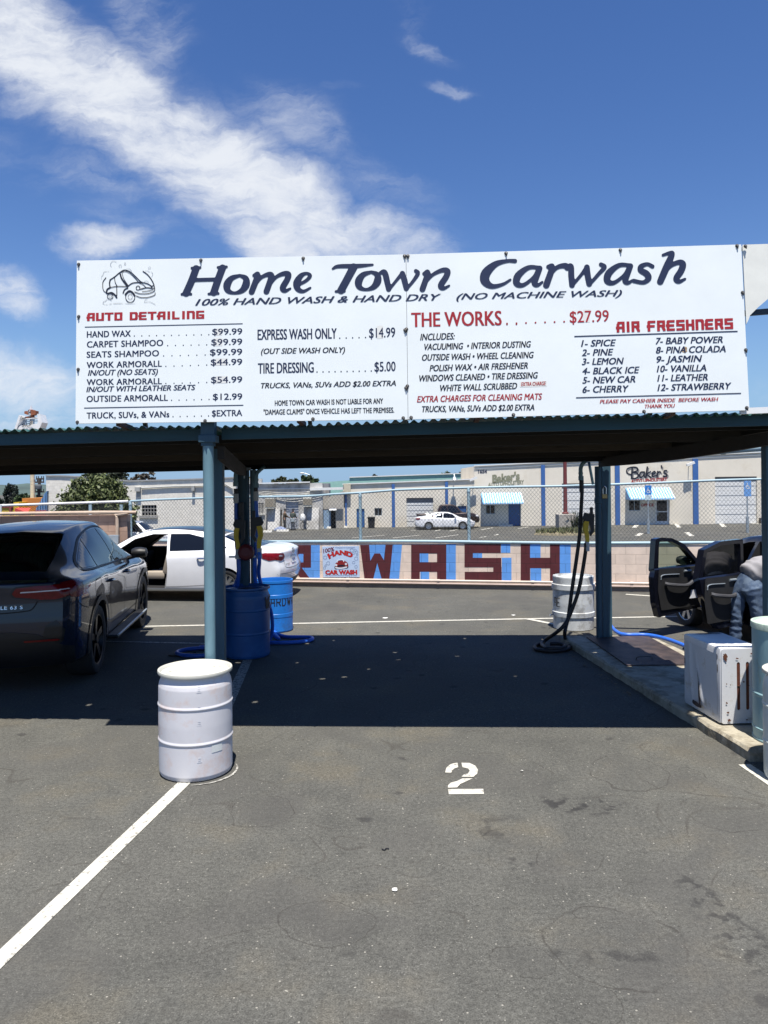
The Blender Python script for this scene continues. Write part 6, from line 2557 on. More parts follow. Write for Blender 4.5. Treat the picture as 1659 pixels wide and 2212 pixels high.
body, bvs = shell(SS, P_WHT, sed, cuts=[(door_op, -.55, 1.2), (glass_l, -1.3, 1.3)])
for ax in SS['axles']:
    for sg in (1, -1):
        wheel(sed, ax, sg, .90, .325, .22, M_RIMS, 10, .70)
for sg in (1, -1):
    patch(bvs, [(-.24, 1.005), (-.17, 1.335), (-.55, 1.335), (-.95, 1.245), (-1.10, 1.03)], 'side', .004, 'side_window', M_GLASS, sed, sg, h=.022)
    patch(bvs, [(-1.15, 1.04), (-1.03, 1.22), (-1.28, 1.14), (-1.40, 1.06)], 'side', .004, 'side_window', M_GLASS, sed, sg, h=.015)
    seam(bvs, [[(-.20, .95), (-.22, .6), (-.18, .3)], [(-1.12, 1.0), (-1.14, .85), (-1.02, .62), (-.98, .34)], [(-.98, .34), (-.5, .31), (-.18, .30)]], 'side', 'door_seam', M_SEAMK, sed, sg, r=.0035)
    b = MB()
    c = bvs.ray_cast(Vector((-.93, sg * 3, .87)), Vector((0, -sg, 0)))[0]
    b.tube([(-1.02, c.y - sg * .002, .87), (-.98, c.y + sg * .03, .87), (-.88, c.y + sg * .032, .87), (-.84, c.y, .87)], .016, 8)
    b.obj('door_handle', M_CHROME, sed, smooth=True)
    patch(bvs, [(sg * .52, .83), (sg * .50, .88), (sg * .56, .945), (sg * .78, .965), (sg * .84, .93), (sg * .80, .83), (sg * .66, .80)], 'rear', .008, 'tail_lamp', M_LAMP, sed, h=.016)
    patch(bvs, [(-2.40, .84), (-2.42, .96), (-2.20, .975), (-2.05, .95), (-2.16, .86), (-2.28, .82)], 'side', .008, 'tail_lamp', M_LAMP, sed, sg, h=.016)
    patch(bvs, [(sg * .62, .885), (sg * .62, .91), (sg * .72, .925), (sg * .75, .90)], 'rear', .013, 'clear_lamp', M_LAMPC, sed, h=.01)
    patch(bvs, [(sg * .50, .435), (sg * .50, .455), (sg * .74, .475), (sg * .74, .455)], 'rear', .010, 'reflector', M_LAMP, sed, h=.008)
patch(bvs, [(-2.02, -.56), (-2.02, .56), (-1.80, .60), (-1.25, .50), (-1.22, 0), (-1.25, -.50), (-1.80, -.60)], 'top', .004, 'rear_glass', M_GLASSB, sed, h=.03)
patch(bvs, [(-1.15, -.47), (-1.15, .47), (.30, .50), (.30, -.50)], 'top', .004, 'roof_glass', M_GLASS, sed, h=.04, rnd=.03)
patch(bvs, [(.36, -.52), (.36, .52), (1.22, .62), (1.25, 0), (1.22, -.62)], 'top', .004, 'windscreen', M_GLASS, sed, h=.04)
seam(bvs, [[(-.60, .97), (-.58, .90), (-.52, .78), (-.5, .66), (-.2, .63), (.2, .63), (.5, .66), (.52, .78), (.58, .90), (.60, .97)]], 'rear', 'boot_seam', M_SEAMK, sed, r=.004)
seam(bvs, [[(-.80, .55), (0, .52), (.80, .55)]], 'rear', 'bumper_crease', mat('bumper_shadow_gap', (.35, .35, .36), .5), sed, r=.006)
patch(bvs, [(-.70, .30), (-.66, .40), (.66, .40), (.70, .30)], 'rear', .006, 'bumper_insert', M_TRIMK, sed, h=.02)
patch(bvs, [(-.155, .715), (-.155, .865), (.155, .865), (.155, .715)], 'rear', .014, 'number_plate', mat('plate_white', (.68, .70, .72), .5), sed, h=.02)
vs, fs, bb = text_mesh('7NBJ996', .015, 0, 1.0)
decal(bvs, [(.125 - (x - bb[0]) / (bb[1] - bb[0]) * .25, .735 + y * .072 / cap_height(.015)) for x, y in vs], fs, 'rear', .017, 'plate_lettering', M_PBLU, sed)
decal(bvs, *iso(sd_chain([smooth2(arc(0, .955, .075, 0, 360, .007, 20, .042))]), -.1, .1, .9, 1.01, .006), 'rear', .012, 'emblem', M_TRIMK, sed)
vs, fs, bb = text_mesh('KIA', .02, 0, 1.0)
decal(bvs, [(.045 - (x - bb[0]) / (bb[1] - bb[0]) * .09, .94 + y * .030 / cap_height(.02)) for x, y in vs], fs, 'rear', .013, 'emblem_lettering', M_TRIMK, sed)
vs, fs, bb = text_mesh('OPTIMA', .01, 0, 1.15)
decal(bvs, [(.50 - (x - bb[0]) / (bb[1] - bb[0]) * .22, .70 + y * .025 / cap_height(.01)) for x, y in vs], fs, 'rear', .010, 'badge_lettering', M_BOLT, sed)
patch(bvs, [(.90, .62), (.90, .68), (1.02, .70), (1.02, .60)], 'side', .003, 'side_vent', M_TRIMK, sed, 1, h=.01)
# inside: seats, wheel, dash
M_SEATB = mat('beige_leather', (.36, .31, .25), .6, var=.1)
M_CABIN = mat('dark_cabin_plastic', (.020, .020, .021), .6, var=.15)
for yy in (.36, -.34):
    b = MB()
    b.box(-.02, .46, yy - .24, yy + .24, .40, .56, bev=.06)
    b.box(-.14, .06, yy - .24, yy + .24, .50, 1.08, bev=.07, M=Matrix.Translation((-.02, 0, .5)) @ Matrix.Rotation(R(-14), 4, 'Y') @ Matrix.Translation((.02, 0, -.5)))
    b.box(-.24, -.13, yy - .12, yy + .12, 1.08, 1.25, bev=.04)
    b.obj('seat', M_SEATB, sed, smooth=True, angle=50)
b = MB()
b.box(.72, .99, -.54, .80, .60, .90, bev=.05)
b.obj('dashboard', M_CABIN, sed, smooth=True)
b = MB()
Mst = Matrix.Translation((.60, .36, .86)) @ Matrix.Rotation(R(-65), 4, 'Y')
b.tube([Mst @ Vector((.18 * math.cos(a * PI / 10), .18 * math.sin(a * PI / 10), 0)) for a in range(21)], .017, 8, smooth=0)
b.beam(Mst @ Vector((-.17, 0, 0)), Mst @ Vector((.17, 0, 0)), .05, .02)
b.beam(Mst @ Vector((0, -.17, 0)), Mst @ Vector((0, .17, 0)), .05, .02)
b.tube([Mst @ Vector((0, 0, 0)), Mst @ Vector((0, 0, -.2))], .04, 8, smooth=0)
b.obj('steering_wheel', M_CABIN, sed, smooth=True)


def door_part(parent, name, hinge, ang, poly, hole, thick, m_out, m_in, glass, extra=None, sg=1):
    """an opened door: u runs from the hinge to the free edge"""
    du = Vector((-math.cos(R(ang)), sg * math.sin(R(ang)), 0))
    dn = Vector((math.sin(R(ang)), sg * math.cos(R(ang)), 0))     # outer side
    O = Vector(hinge)

    def P(u, z, w):
        return O + du * u + dn * w + Vector((0, 0, z))
    fo, fh = sd_poly(poly, .012), sd_poly(hole, .01)
    xs, zs_ = [p[0] for p in poly], [p[1] for p in poly]
    v, f = iso(lambda X, Y: np.maximum(fo(X, Y), -fh(X, Y)), min(xs) - .03, max(xs) + .03, min(zs_) - .03, max(zs_) + .03, .02)
    b = MB()
    b.add([P(u, z, -.035 if z < hole[0][1] - .02 else -.012) for u, z in v], f)
    o = b.obj(name, [m_out], parent)
    sd = o.modifiers.new('thickness', 'SOLIDIFY')
    sd.thickness = thick
    sd.offset = 0
    v, f = iso(sd_poly(hole, .012), min(xs) - .03, max(xs) + .03, min(zs_) - .03, max(zs_) + .03, .03)
    b = MB()
    b.add([P(u, z, -.01) for u, z in v], f)
    b.obj('glass', glass, o)
    inner = [(u, z) for u, z in poly if z < hole[0][1]]
    lo = [(max(xs) * .10, .10 + min(zs_)), (max(xs) * .86, .10 + min(zs_)), (max(xs) * .92, hole[0][1] - .30), (max(xs) * .90, hole[0][1] - .03), (max(xs) * .06, hole[0][1] - .05)]
    v, f = iso(sd_poly(lo, .02), min(xs) - .03, max(xs) + .03, min(zs_), max(zs_), .03)
    b = MB()
    b.add([P(u, z, -.035 - thick / 2 - .012) for u, z in v] + [P(u, z, -.035) for u, z in v], f + [tuple(i + len(v) for i in q_[::-1]) for q_ in f])
    pn = b.obj('trim_panel', m_in, o)
    w0 = -.035 - thick / 2 - .012
    zb_ = hole[0][1]
    L_ = max(xs)
    b = MB()
    b.tube([P(L_ * .80, zb_ - .22, w0), P(L_ * .72, zb_ - .24, w0 - .05), P(L_ * .40, zb_ - .27, w0 - .055), P(L_ * .22, zb_ - .20, w0 - .03), P(L_ * .18, zb_ - .10, w0)], .026, 8)
    b.obj('armrest', mat('dark_grey_armrest', (.055, .055, .06), .55), o, smooth=True)
    b = MB()
    b.tube([P(L_ * .88, zb_ - .16, w0 - .004), P(L_ * .84, zb_ - .10, w0 - .006), P(L_ * .5, zb_ - .11, w0 - .006)], .007, 6)
    b.tube([P(L_ * .40, zb_ - .075, w0 - .008), P(L_ * .26, zb_ - .075, w0 - .012)], .016, 8)
    b.obj('inner_handle', M_GALV, o, smooth=True)
    return o, P


door_part(sed, 'door', (1.0, .90, 0), 62, [(0, .36), (1.02, .30), (1.12, .50), (1.14, .92), (1.05, 1.34), (.78, 1.34), (.40, 1.23), (.02, .97)],
          [(1.06, .96), (1.0, 1.29), (.78, 1.29), (.42, 1.19), (.14, .97)], .06, P_WHT, M_CABIN, M_TINT)

# ---------------------------------------------------------------- black hatchback with both left doors open
hat = thing('parked_car', 'black hatchback with both left doors open at the right edge', 'car', (0, 0, 0), R(98.5))
SH = dict(zb=.24, zs=[(-1.98, .95), (-1.6, .99), (-.8, .95), (.3, .90), (1.0, .87), (1.6, .80), (2.05, .66)],
          zr=[(-1.98, 1.05), (-1.85, 1.25), (-1.55, 1.40), (-1.0, 1.465), (-.4, 1.48), (.1, 1.44), (.5, 1.32), (.9, 1.10), (1.2, .97), (1.6, .88), (2.05, .70)],
          ze=[(-1.98, 1.02), (-1.85, 1.20), (-1.55, 1.34), (-1.0, 1.40), (-.4, 1.415), (.1, 1.375), (.5, 1.25), (.9, 1.03), (1.2, .92), (1.6, .84), (2.05, .68)],
          wh=[(-1.98, .74), (-1.8, .82), (-1.25, .86), (0, .855), (1.25, .86), (1.7, .80), (2.05, .60)],
          wr=[(-1.98, .60), (-1.5, .55), (-.4, .55), (.5, .57), (.9, .62), (1.3, .68), (2.05, .5)],
          rear=[(.24, -1.88), (.5, -1.97), (.9, -1.96), (1.2, -1.88), (1.4, -1.80)], front=[(.24, 1.98), (.5, 2.05), (.8, 2.0)],
          axles=(-1.245, 1.245), half=.845, rw=.305, arch=.345, bow=.06)
P_BLK = car_paint('black_car_paint', (0.008, 0.009, 0.016), .2, .3)
f_op = [(.88, .36), (.74, .30), (-.08, .29), (-.10, 1.355), (.05, 1.34), (.42, 1.235), (.86, .96)]
r_op = [(-.18, .29), (-.78, .30), (-.95, .55), (-1.12, .80), (-1.02, 1.28), (-.6, 1.36), (-.18, 1.365)]
body, bvh_ = shell(SH, P_BLK, hat, cuts=[(f_op, -.50, 1.2), (r_op, -.50, 1.2), ([(-.12, .95), (-.12, 1.33), (.05, 1.31), (.4, 1.2), (.8, .96)], -1.3, 1.3), ([(-.20, .97), (-.20, 1.33), (-.6, 1.33), (-.98, 1.22), (-1.05, 1.0)], -1.3, 1.3)])
hx = Vector((math.cos(R(98.5)), math.sin(R(98.5)), 0))
hl = Vector((-hx.y, hx.x, 0))
fw = gnd(1482, 1351)
hat.scale = (1.06, 1.06, 1.05)
hat.location = fw - hl * .845 * 1.06 - hx * 1.245 * 1.06 + Vector((-.03, 0, 0))
for ax in SH['axles']:
    for sg in (1, -1):
        wheel(hat, ax, sg, .845, .305, .20, M_RIMS, 7, .72)
patch(bvh_, [(.20, -.50), (.20, .50), (1.02, .60), (1.06, 0), (1.02, -.60)], 'top', .004, 'windscreen', M_GLASS, hat, h=.04)
patch(bvh_, [(-.50, 1.05), (-.46, 1.30), (.46, 1.30), (.50, 1.05)], 'rear', .004, 'rear_glass', M_GLASSB, hat, h=.03)
for sg in (1, -1):
    patch(bvh_, [(sg * .56, .85), (sg * .58, 1.15), (sg * .68, 1.10), (sg * .74, .86)], 'rear', .006, 'tail_lamp', M_LAMP, hat, h=.02)
M_HSEAT = mat('black_seat_cloth', (.022, .022, .024), .8)
for sx, yy in ((.10, .34), (.10, -.34), (-.80, .34), (-.80, -.34)):
    b = MB()
    b.box(sx - .05, sx + .44, yy - .23, yy + .23, .38, .54, bev=.06)
    b.box(sx - .16, sx, yy - .23, yy + .23, .48, 1.02, bev=.06)
    b.box(sx - .19, sx - .08, yy - .11, yy + .11, 1.04, 1.22, bev=.04)
    b.obj('seat', M_HSEAT, hat, smooth=True, angle=50)
o, Pd = door_part(hat, 'door', (.90, .845, 0), 66, [(0.0, .36), (.93, .30), (1.0, .50), (1.03, .84), (1.0, .93), (.95, 1.36), (.86, 1.375), (.62, 1.36), (.34, 1.26), (.02, 1.0)],
                  [(.90, .97), (.88, 1.32), (.62, 1.31), (.36, 1.21), (.08, .985)], .085, P_BLK, M_CABIN, M_TINT)
b = MB()
c = Pd(.16, 1.02, .10)
b.lathe([(.01, -.10), (.06, -.09), (.085, -.03), (.08, .04), (.05, .09), (.01, .10)], 14, M=Matrix.Translation(c) @ Matrix.Rotation(R(98.5 - 30), 4, 'Z') @ Matrix.Scale(.8, 4, (0, 0, 1)) @ Matrix.Rotation(R(90), 4, 'Y'))
b.tube([Pd(.12, .97, 0), c], .025, 8)
b.obj('mirror', M_TRIMK, o, smooth=True)
b = MB()
q_ = [Pd(.30, .50, -.12), Pd(.12, .50, -.12), Pd(.12, .56, -.12), Pd(.18, .56, -.12), Pd(.18, .62, -.12), Pd(.26, .62, -.12), Pd(.28, .54, -.12)]
b.add(q_ + [p + Vector((.0, .02, 0)) for p in q_], [tuple(range(7)), tuple(range(13, 6, -1))])
b.obj('paper', mat('white_paper', (.75, .76, .80), .7), o)
o, Pd2 = door_part(hat, 'door', (-.14, .845, 0), 64, [(0.0, .34), (.60, .30), (.78, .48), (.93, .74), (.99, .93), (.86, 1.30), (.50, 1.385), (.02, 1.39)],
                   [(.90, .97), (.80, 1.27), (.50, 1.335), (.08, 1.34), (.07, .97)], .085, P_BLK, M_CABIN, M_GLASS)

# ---------------------------------------------------------------- people


def skin_obj(name, chains, m, parent, sub=2):
    """continuous skinned surface from joint chains [(x, y, z, r), ...]; equal joints are shared"""
    vs, es, rs, idx = [], [], [], {}
    for ch in chains:
        prev = None
        for (x, y, z, r_) in ch:
            k = (round(x, 4), round(y, 4), round(z, 4))
            if k not in idx:
                idx[k] = len(vs)
                vs.append((x, y, z)); rs.append(r_)
            i = idx[k]
            if prev is not None and prev != i:
                es.append((prev, i))
            prev = i
    me = bpy.data.meshes.new(name)
    me.from_pydata(vs, es, [])
    o = bpy.data.objects.new(name, me)
    COL.objects.link(o)
    sk = o.modifiers.new('skin', 'SKIN')
    sk.use_smooth_shade = True
    for i, r_ in enumerate(rs):
        me.skin_vertices[0].data[i].radius = (r_, r_)
    me.skin_vertices[0].data[0].use_root = True
    sb = o.modifiers.new('sub', 'SUBSURF')
    sb.levels = sub
    sb.render_levels = sub
    bpy.context.view_layer.update()
    bake(o)
    o.data.materials.clear()
    o.data.materials.append(m)
    if parent is not None:
        o.parent = parent
    return o


def folds(o, amp, seed, stretch=(7, 7, 11)):
    from mathutils import noise as mn
    me = o.data
    nr = [v.normal.copy() for v in me.vertices]
    for v, n_ in zip(me.vertices, nr):
        p = Vector((v.co.x * stretch[0] + seed, v.co.y * stretch[1], v.co.z * stretch[2] + v.co.x * 5))
        v.co += n_ * amp * (1 - 2 * abs(mn.noise(p)) ** .7 + .5 * mn.noise(p * 2.3))
    me.update()
    return o


def hand(parent, p, d, m, s=1.0):
    """palm with four unequal bent fingers and a thumb leaving its side"""
    d = Vector(d).normalized()
    a = d.cross(Vector((0, 0, 1)))
    a = a.normalized() if a.length > .01 else Vector((1, 0, 0))
    n_ = d.cross(a)
    p = Vector(p)
    b = MB()
    b.tube([(*(p - d * .01 * s), .028 * s), (*(p + d * .04 * s), .040 * s), (*(p + d * .085 * s), .034 * s)], .03, 8)
    for k, (o_, L_) in enumerate(((-.032, .070), (-.011, .080), (.011, .075), (.031, .058))):
        q0 = p + d * .075 * s + a * o_ * s
        q1 = q0 + d * L_ * .45 * s - n_ * .008 * s
        q2 = q1 + (d * .8 - n_ * .6).normalized() * L_ * .35 * s
        q3 = q2 + (d * .4 - n_ * .9).normalized() * L_ * .25 * s
        b.tube([(*q0, .0095 * s), (*q1, .009 * s), (*q2, .0082 * s), (*q3, .006 * s)], .009, 6, smooth=2)
    q0 = p + d * .02 * s - a * .035 * s
    b.tube([(*q0, .012 * s), (*(q0 + (d * .6 - a * .7) * .04 * s), .011 * s), (*(q0 + (d * .9 - a * .7 - n_ * .3) * .065 * s), .008 * s)], .01, 6, smooth=2)
    return b.obj('hand', m, parent, smooth=True)


M_SKIN = mat('skin', (.34, .20, .14), .55, var=.08)
M_JEAN = mat('worn_denim', (.045, .075, .135), .85, var=.3, scale=9, stain=(.10, .14, .20), stain_amt=.45, stain_scale=6, bump=.6, bscale=14)
M_TEE = mat('grey_tee_cloth', (.29, .28, .29), .9, var=.12, scale=9, bump=.7, bscale=9)
M_HAIR = mat('dark_hair', (.02, .015, .012), .7)
M_SHOE = mat('dark_shoe', (.02, .02, .022), .6)
fp_ = gnd(1590, 1404)
man = thing('person', 'person in blue jeans and grey shirt bending into the open rear car door', 'person', tuple(fp_), 0)
pelv = (.16, .02, .97)
legs = [[(.02, .06, .09, .055), (.03, .05, .50, .062), (.09, .06, .86, .095), (*pelv, .13)], [(.25, -.10, .09, .055), (.24, -.13, .50, .064), (.20, -.07, .86, .098), (*pelv, .13)]]
torso = [(*pelv, .13), (.34, .03, 1.10, .135), (.55, .04, 1.15, .15), (.72, .05, 1.14, .10)]
head = [(.72, .05, 1.14, .10), (.80, .05, 1.12, .055), (.90, .05, 1.08, .095), (.99, .05, 1.04, .075)]
arms = [[(.60, .04, 1.15, .12), (.63, .22, 1.08, .058), (.76, .27, .86, .045), (.98, .26, .74, .034)], [(.60, .04, 1.15, .12), (.63, -.15, 1.07, .058), (.74, -.20, .84, .045), (.96, -.18, .72, .034)]]
sh = lambda c, k: [(x, y, z, r_ * k) for x, y, z, r_ in c]
torso_b = [torso[0], torso[1], (.60, .04, 1.15, .12), torso[3]]
skin_obj('body', [sh(legs[0], .62), sh(legs[1], .62), sh(torso_b, .52), sh(head, 1.0), sh(arms[0], .95), sh(arms[1], .95)], M_SKIN, man)
folds(skin_obj('trousers', [[(.02, .06, .05, .075), (.02, .055, .28, .078), (.03, .05, .50, .086), (.08, .06, .80, .115), (.16, .02, .96, .165), (.30, .025, 1.06, .165)], [(.25, -.10, .05, .075), (.25, -.12, .28, .078), (.24, -.13, .50, .088), (.205, -.08, .80, .118), (.16, .02, .96, .165)]], M_JEAN, man, 3), .013, 3.1)
folds(skin_obj('shirt', [[(.13, .02, .975, .16), (.26, .025, 1.05, .182), (.42, .03, 1.115, .180), (.60, .04, 1.15, .175), (.72, .05, 1.145, .105)], [(.60, .04, 1.15, .175), (.63, .20, 1.09, .075), (.70, .25, .97, .062)], [(.60, .04, 1.15, .175), (.63, -.13, 1.08, .075), (.69, -.18, .95, .062)]], M_TEE, man, 3), .014, 8.2, (9, 9, 5))
b = MB()
b.lathe([(.01, .06), (.06, .055), (.095, .02), (.10, -.02), (.085, -.06), (.05, -.075)], 16, M=Matrix.Translation((.90, .05, 1.10)) @ Matrix.Rotation(R(70), 4, 'Y'))
b.obj('hair', M_HAIR, man, smooth=True)
for (x, y) in ((.05, .06), (.28, -.10)):
    b = MB()
    b.box(x - .11, x + .17, y - .048, y + .048, .0, .085, bev=.035)
    b.obj('shoe', M_SHOE, man, smooth=True)
hand(man, (.98, .26, .74), (1, 0, -.4), M_SKIN)
hand(man, (.96, -.18, .72), (1, 0, -.4), M_SKIN)

# ================================================================== the lot and the buildings beyond the wall
GZ = -1.6
M_CREAM = mat('cream_stucco', (0.74, 0.68, 0.57), 0.9, var=.07, scale=.6, stain=(.66, .59, .47), stain_amt=.3, stain_scale=.35, bump=.2, bscale=8)
M_CREAMB = block_mat('cream_painted_block', (0.74, 0.70, 0.62), bw=.41, bh=.205, var=.07, jd=.82)
M_GREYW = mat('grey_stained_stucco', (0.50, 0.49, 0.47), 0.9, var=.14, scale=.8, stain=(.30, .29, .27), stain_amt=.5, stain_scale=.6)
M_PIL = mat('blue_pilaster_paint', (0.045, 0.13, 0.36), .5, var=.1, scale=2)
M_BDOOR = mat('blue_door_paint', (0.030, 0.105, 0.28), .5, var=.12, scale=3)
M_ROLL = mat('white_rollup_door', (0.72, 0.72, 0.70), .5, var=.05, scale=2)
M_AWN = mat('light_blue_awning_metal', (0.16, 0.42, 0.74), .45, var=.08)
M_AWNW = mat('white_awning_stripe', (.62, .72, .80), .45)
M_WHT2 = mat('white_trim', (.72, .72, .70), .6, var=.06)
M_WIN = glass_mat('dark_window', (0.012, 0.014, 0.018))
M_OLIVE = mat('faded_olive_letter', (.24, .24, .16), .7)
M_REDL = mat('red_letter', (.33, .03, .03), .6)
M_MINT = mat('mint_roof_sheet', (.30, .52, .45), .6, var=.08, scale=2)


def facade(b, x0, x1, z0, z1, holes, y, depth=.30):
    """wall front with real recessed openings, normal towards -y"""
    xs = sorted({x0, x1, *[h[0] for h in holes], *[h[1] for h in holes]})
    zs = sorted({z0, z1, *[h[2] for h in holes], *[h[3] for h in holes]})
    for i in range(len(xs) - 1):
        for j in range(len(zs) - 1):
            cx_, cz_ = (xs[i] + xs[i + 1]) / 2, (zs[j] + zs[j + 1]) / 2
            if any(h[0] < cx_ < h[1] and h[2] < cz_ < h[3] for h in holes):
                continue
            b.quad((xs[i], y, zs[j]), (xs[i + 1], y, zs[j]), (xs[i + 1], y, zs[j + 1]), (xs[i], y, zs[j + 1]))
    for (a, c, e, f) in holes:
        d = y + depth
        b.quad((a, y, f), (c, y, f), (c, d, f), (a, d, f))
        b.quad((a, y, e), (a, y, f), (a, d, f), (a, d, e))
        b.quad((c, y, f), (c, y, e), (c, d, e), (c, d, f))
        b.quad((c, y, e), (a, y, e), (a, d, e), (c, d, e))


def box_obj(name, x0, x1, y0, y1, z0, z1, m, parent):
    b = MB()
    b.box(min(x0, x1), max(x0, x1), y0, y1, min(z0, z1), max(z0, z1))
    return b.obj(name, m, parent)


def flat_text(parent, s, xl, zl, xr, y, cap, m, off=0.0, shear=0.0, name='lettering', rise=0.0):
    vs, fs, bb = text_mesh(s, off, shear)
    kx = (xr - xl) / (bb[1] - bb[0])
    ky = cap / cap_height(off)
    b = MB()
    b.add([(xl + (x - bb[0]) * kx, y, zl + yy * ky + rise * (x - bb[0]) / (bb[1] - bb[0])) for x, yy in vs], fs)
    return b.obj(name, m, parent)


YB_ = 67.5
bk = thing('commercial_building', 'long cream upholstery workshop with blue pilasters and awnings beyond the fence', 'building', (at(1200, 1100, YB_).x, YB_, GZ))
BO = Vector(bk.location)


def B7(zx, zy, Y=YB_):
    p = at(*Z7(zx, zy), Y) - BO
    return p.x, p.z


def BR(zx, zy, Y=YB_):
    p = at(*ZR(zx, zy), Y) - BO
    return p.x, p.z


def rect(fn, x0, y0, x1, y1):
    a, c = fn(x0, y1), fn(x1, y0)
    return [min(a[0], c[0]), max(a[0], c[0]), max(0.0, a[1]) if a[1] < .25 else a[1], c[1]]


XL0, XM, XR0 = B7(95, 400)[0], B7(1048, 300)[0], B7(1048, 300)[0] + 34
rollA, rollB, rollC = rect(B7, 555, 368, 748, 585), rect(BR, 205, 328, 440, 610), rect(BR, 1287, 280, 1580, 610)
dr1, dr2, dr3, dr4 = rect(B7, 192, 447, 250, 585), rect(B7, 925, 427, 990, 585), rect(B7, 1295, 408, 1380, 580), rect(BR, 865, 440, 957, 615)
wn1, wn2, wn3 = rect(B7, 322, 443, 376, 500), rect(B7, 1130, 420, 1197, 488), rect(BR, 675, 447, 757, 523)
for r_ in (rollA, rollB, rollC, dr1, dr2, dr3, dr4):
    r_[2] = 0.0
b = MB()
zl = 3.75
holesL = [rollA, dr1, dr2, wn1]
holesR = [rollB, rollC, dr3, dr4, wn2, wn3]
zl_l, zl_r = B7(95, 272)[1], B7(1045, 236)[1]
facade(b, XL0, XM, 0, 3.55, holesL, 0)
b.quad((XL0, 0, 3.55), (XM, 0, 3.55), (XM, 0, zl_r), (XL0, 0, zl_l))
zr_l, zr_r = B7(1048, 140)[1], BR(1620, 122)[1] + .15
facade(b, XM, XR0, 0, 4.6, holesR, 0)
zR2 = zr_l + (zr_r - zr_l) * (XR0 - XM) / (BR(1620, 122)[0] - XM)
b.quad((XM, 0, 4.6), (XR0, 0, 4.6), (XR0, 0, zR2), (XM, 0, zr_l))
b.quad((XM, 12, 0), (XM, 0, 0), (XM, 0, zr_l), (XM, 12, zr_l))
b.quad((XL0, 12, 0), (XL0, 0, 0), (XL0, 0, zl_l), (XL0, 12, zl_l))
b.quad((XL0, 0, zl_l), (XM, 0, zl_r), (XM, 12, zl_r), (XL0, 12, zl_l))
b.quad((XM, 0, zr_l), (XR0, 0, zR2), (XR0, 12, zR2), (XM, 12, zr_l))
b.obj('wall', M_CREAM, bk)
b = MB()
b.beam((XL0 - .05, -.05, zl_l + .03), (XM, -.05, zl_r + .03), .16, .09)
b.beam((XM - .05, -.05, zr_l + .03), (XR0, -.05, zR2 + .03), .16, .09)
b.beam((XM, -.04, zr_l - .22), (XR0, -.04, zR2 - .22), .05, .05)
b.obj('roof_edge', M_WHT2, bk)
for fn, x0, x1, y1 in ((B7, 108, 121, 312), (B7, 448, 470, 265), (B7, 835, 856, 248), (B7, 1532, 1560, 128), (BR, 577, 610, 175), (BR, 1127, 1164, 152)):
    xa, xb_ = fn(x0, 400)[0], fn(x1, 400)[0]
    o = box_obj('pilaster', xa, xb_, -.12, -.001, 0, fn(x0, y1)[1] - .05, M_PIL, bk)
for r_ in (rollA, rollB, rollC):
    b = MB()
    n = 9
    zt_ = r_[3]
    b.box(r_[0], r_[1], .16, .20, zt_ - .42, zt_, mat=1)  # grey head strip, the recess shadow painted as a colour
    for k in range(n):
        z0_, z1_ = (zt_ - .42) * k / n, (zt_ - .42) * (k + 1) / n
        b.box(r_[0] + .01, r_[1] - .01, .14 + .02 * (k % 2), .20, z0_ + .02, z1_)
        b.box(r_[0] + .01, r_[1] - .01, .17, .20, z0_, z0_ + .02, mat=1)
    b.obj('roller_door', [M_ROLL, mat('roller_gap_and_head_shade', (.20, .20, .21), .6)], bk)
for r_, m_ in ((dr1, M_BDOOR), (dr2, M_BDOOR), (dr3, M_BDOOR)):
    o = box_obj('door', r_[0] + .02, r_[1] - .02, .08, .14, r_[2] + .02, r_[3] - .02, m_, bk)
    b = MB()
    b.lathe([(.04, -.03), (.03, .03)], 8, M=Matrix.Translation((r_[1] - .14, .06, 1.0)) @ Matrix.Rotation(R(90), 4, 'X'))
    b.obj('handle', M_GALV, o)
o = box_obj('door', dr4[0] + .12, dr4[1] - .12, .10, .12, .3, dr4[3] - .12, M_WIN, bk)
b = MB()
for (a, c, e, f) in ((dr4[0], dr4[0] + .12, 0, dr4[3]), (dr4[1] - .12, dr4[1], 0, dr4[3]), (dr4[0] + .12, dr4[1] - .12, dr4[3] - .12, dr4[3]), (dr4[0] + .12, dr4[1] - .12, 0, .3), (dr4[0] + .12, dr4[1] - .12, 1.08, 1.16)):
    b.box(a, c, .06, .13, e, f)
b.obj('door_frame', M_WHT2, o)
b = MB()
b.tube([(dr4[0] + .2, .02, .8), (dr4[0] + .2, .0, 1.0), (dr4[0] + .2, .02, 1.3)], .025, 6)
b.obj('handle', M_GALV, o)
for r_ in (wn1, wn2, wn3):
    o = box_obj('window', r_[0] + .05, r_[1] - .05, .10, .12, r_[2] + .05, r_[3] - .05, M_WIN, bk)
    b = MB()
    cxw = (r_[0] + r_[1]) / 2
    for (a, c, e, f) in ((r_[0], r_[0] + .05, r_[2], r_[3]), (r_[1] - .05, r_[1], r_[2], r_[3]), (r_[0] + .05, r_[1] - .05, r_[2], r_[2] + .05), (r_[0] + .05, r_[1] - .05, r_[3] - .05, r_[3]), (cxw - .02, cxw + .02, r_[2] + .05, r_[3] - .05)):
        b.box(a, c, .07, .14, e, f)
    b.obj('frame', M_GALV, o)
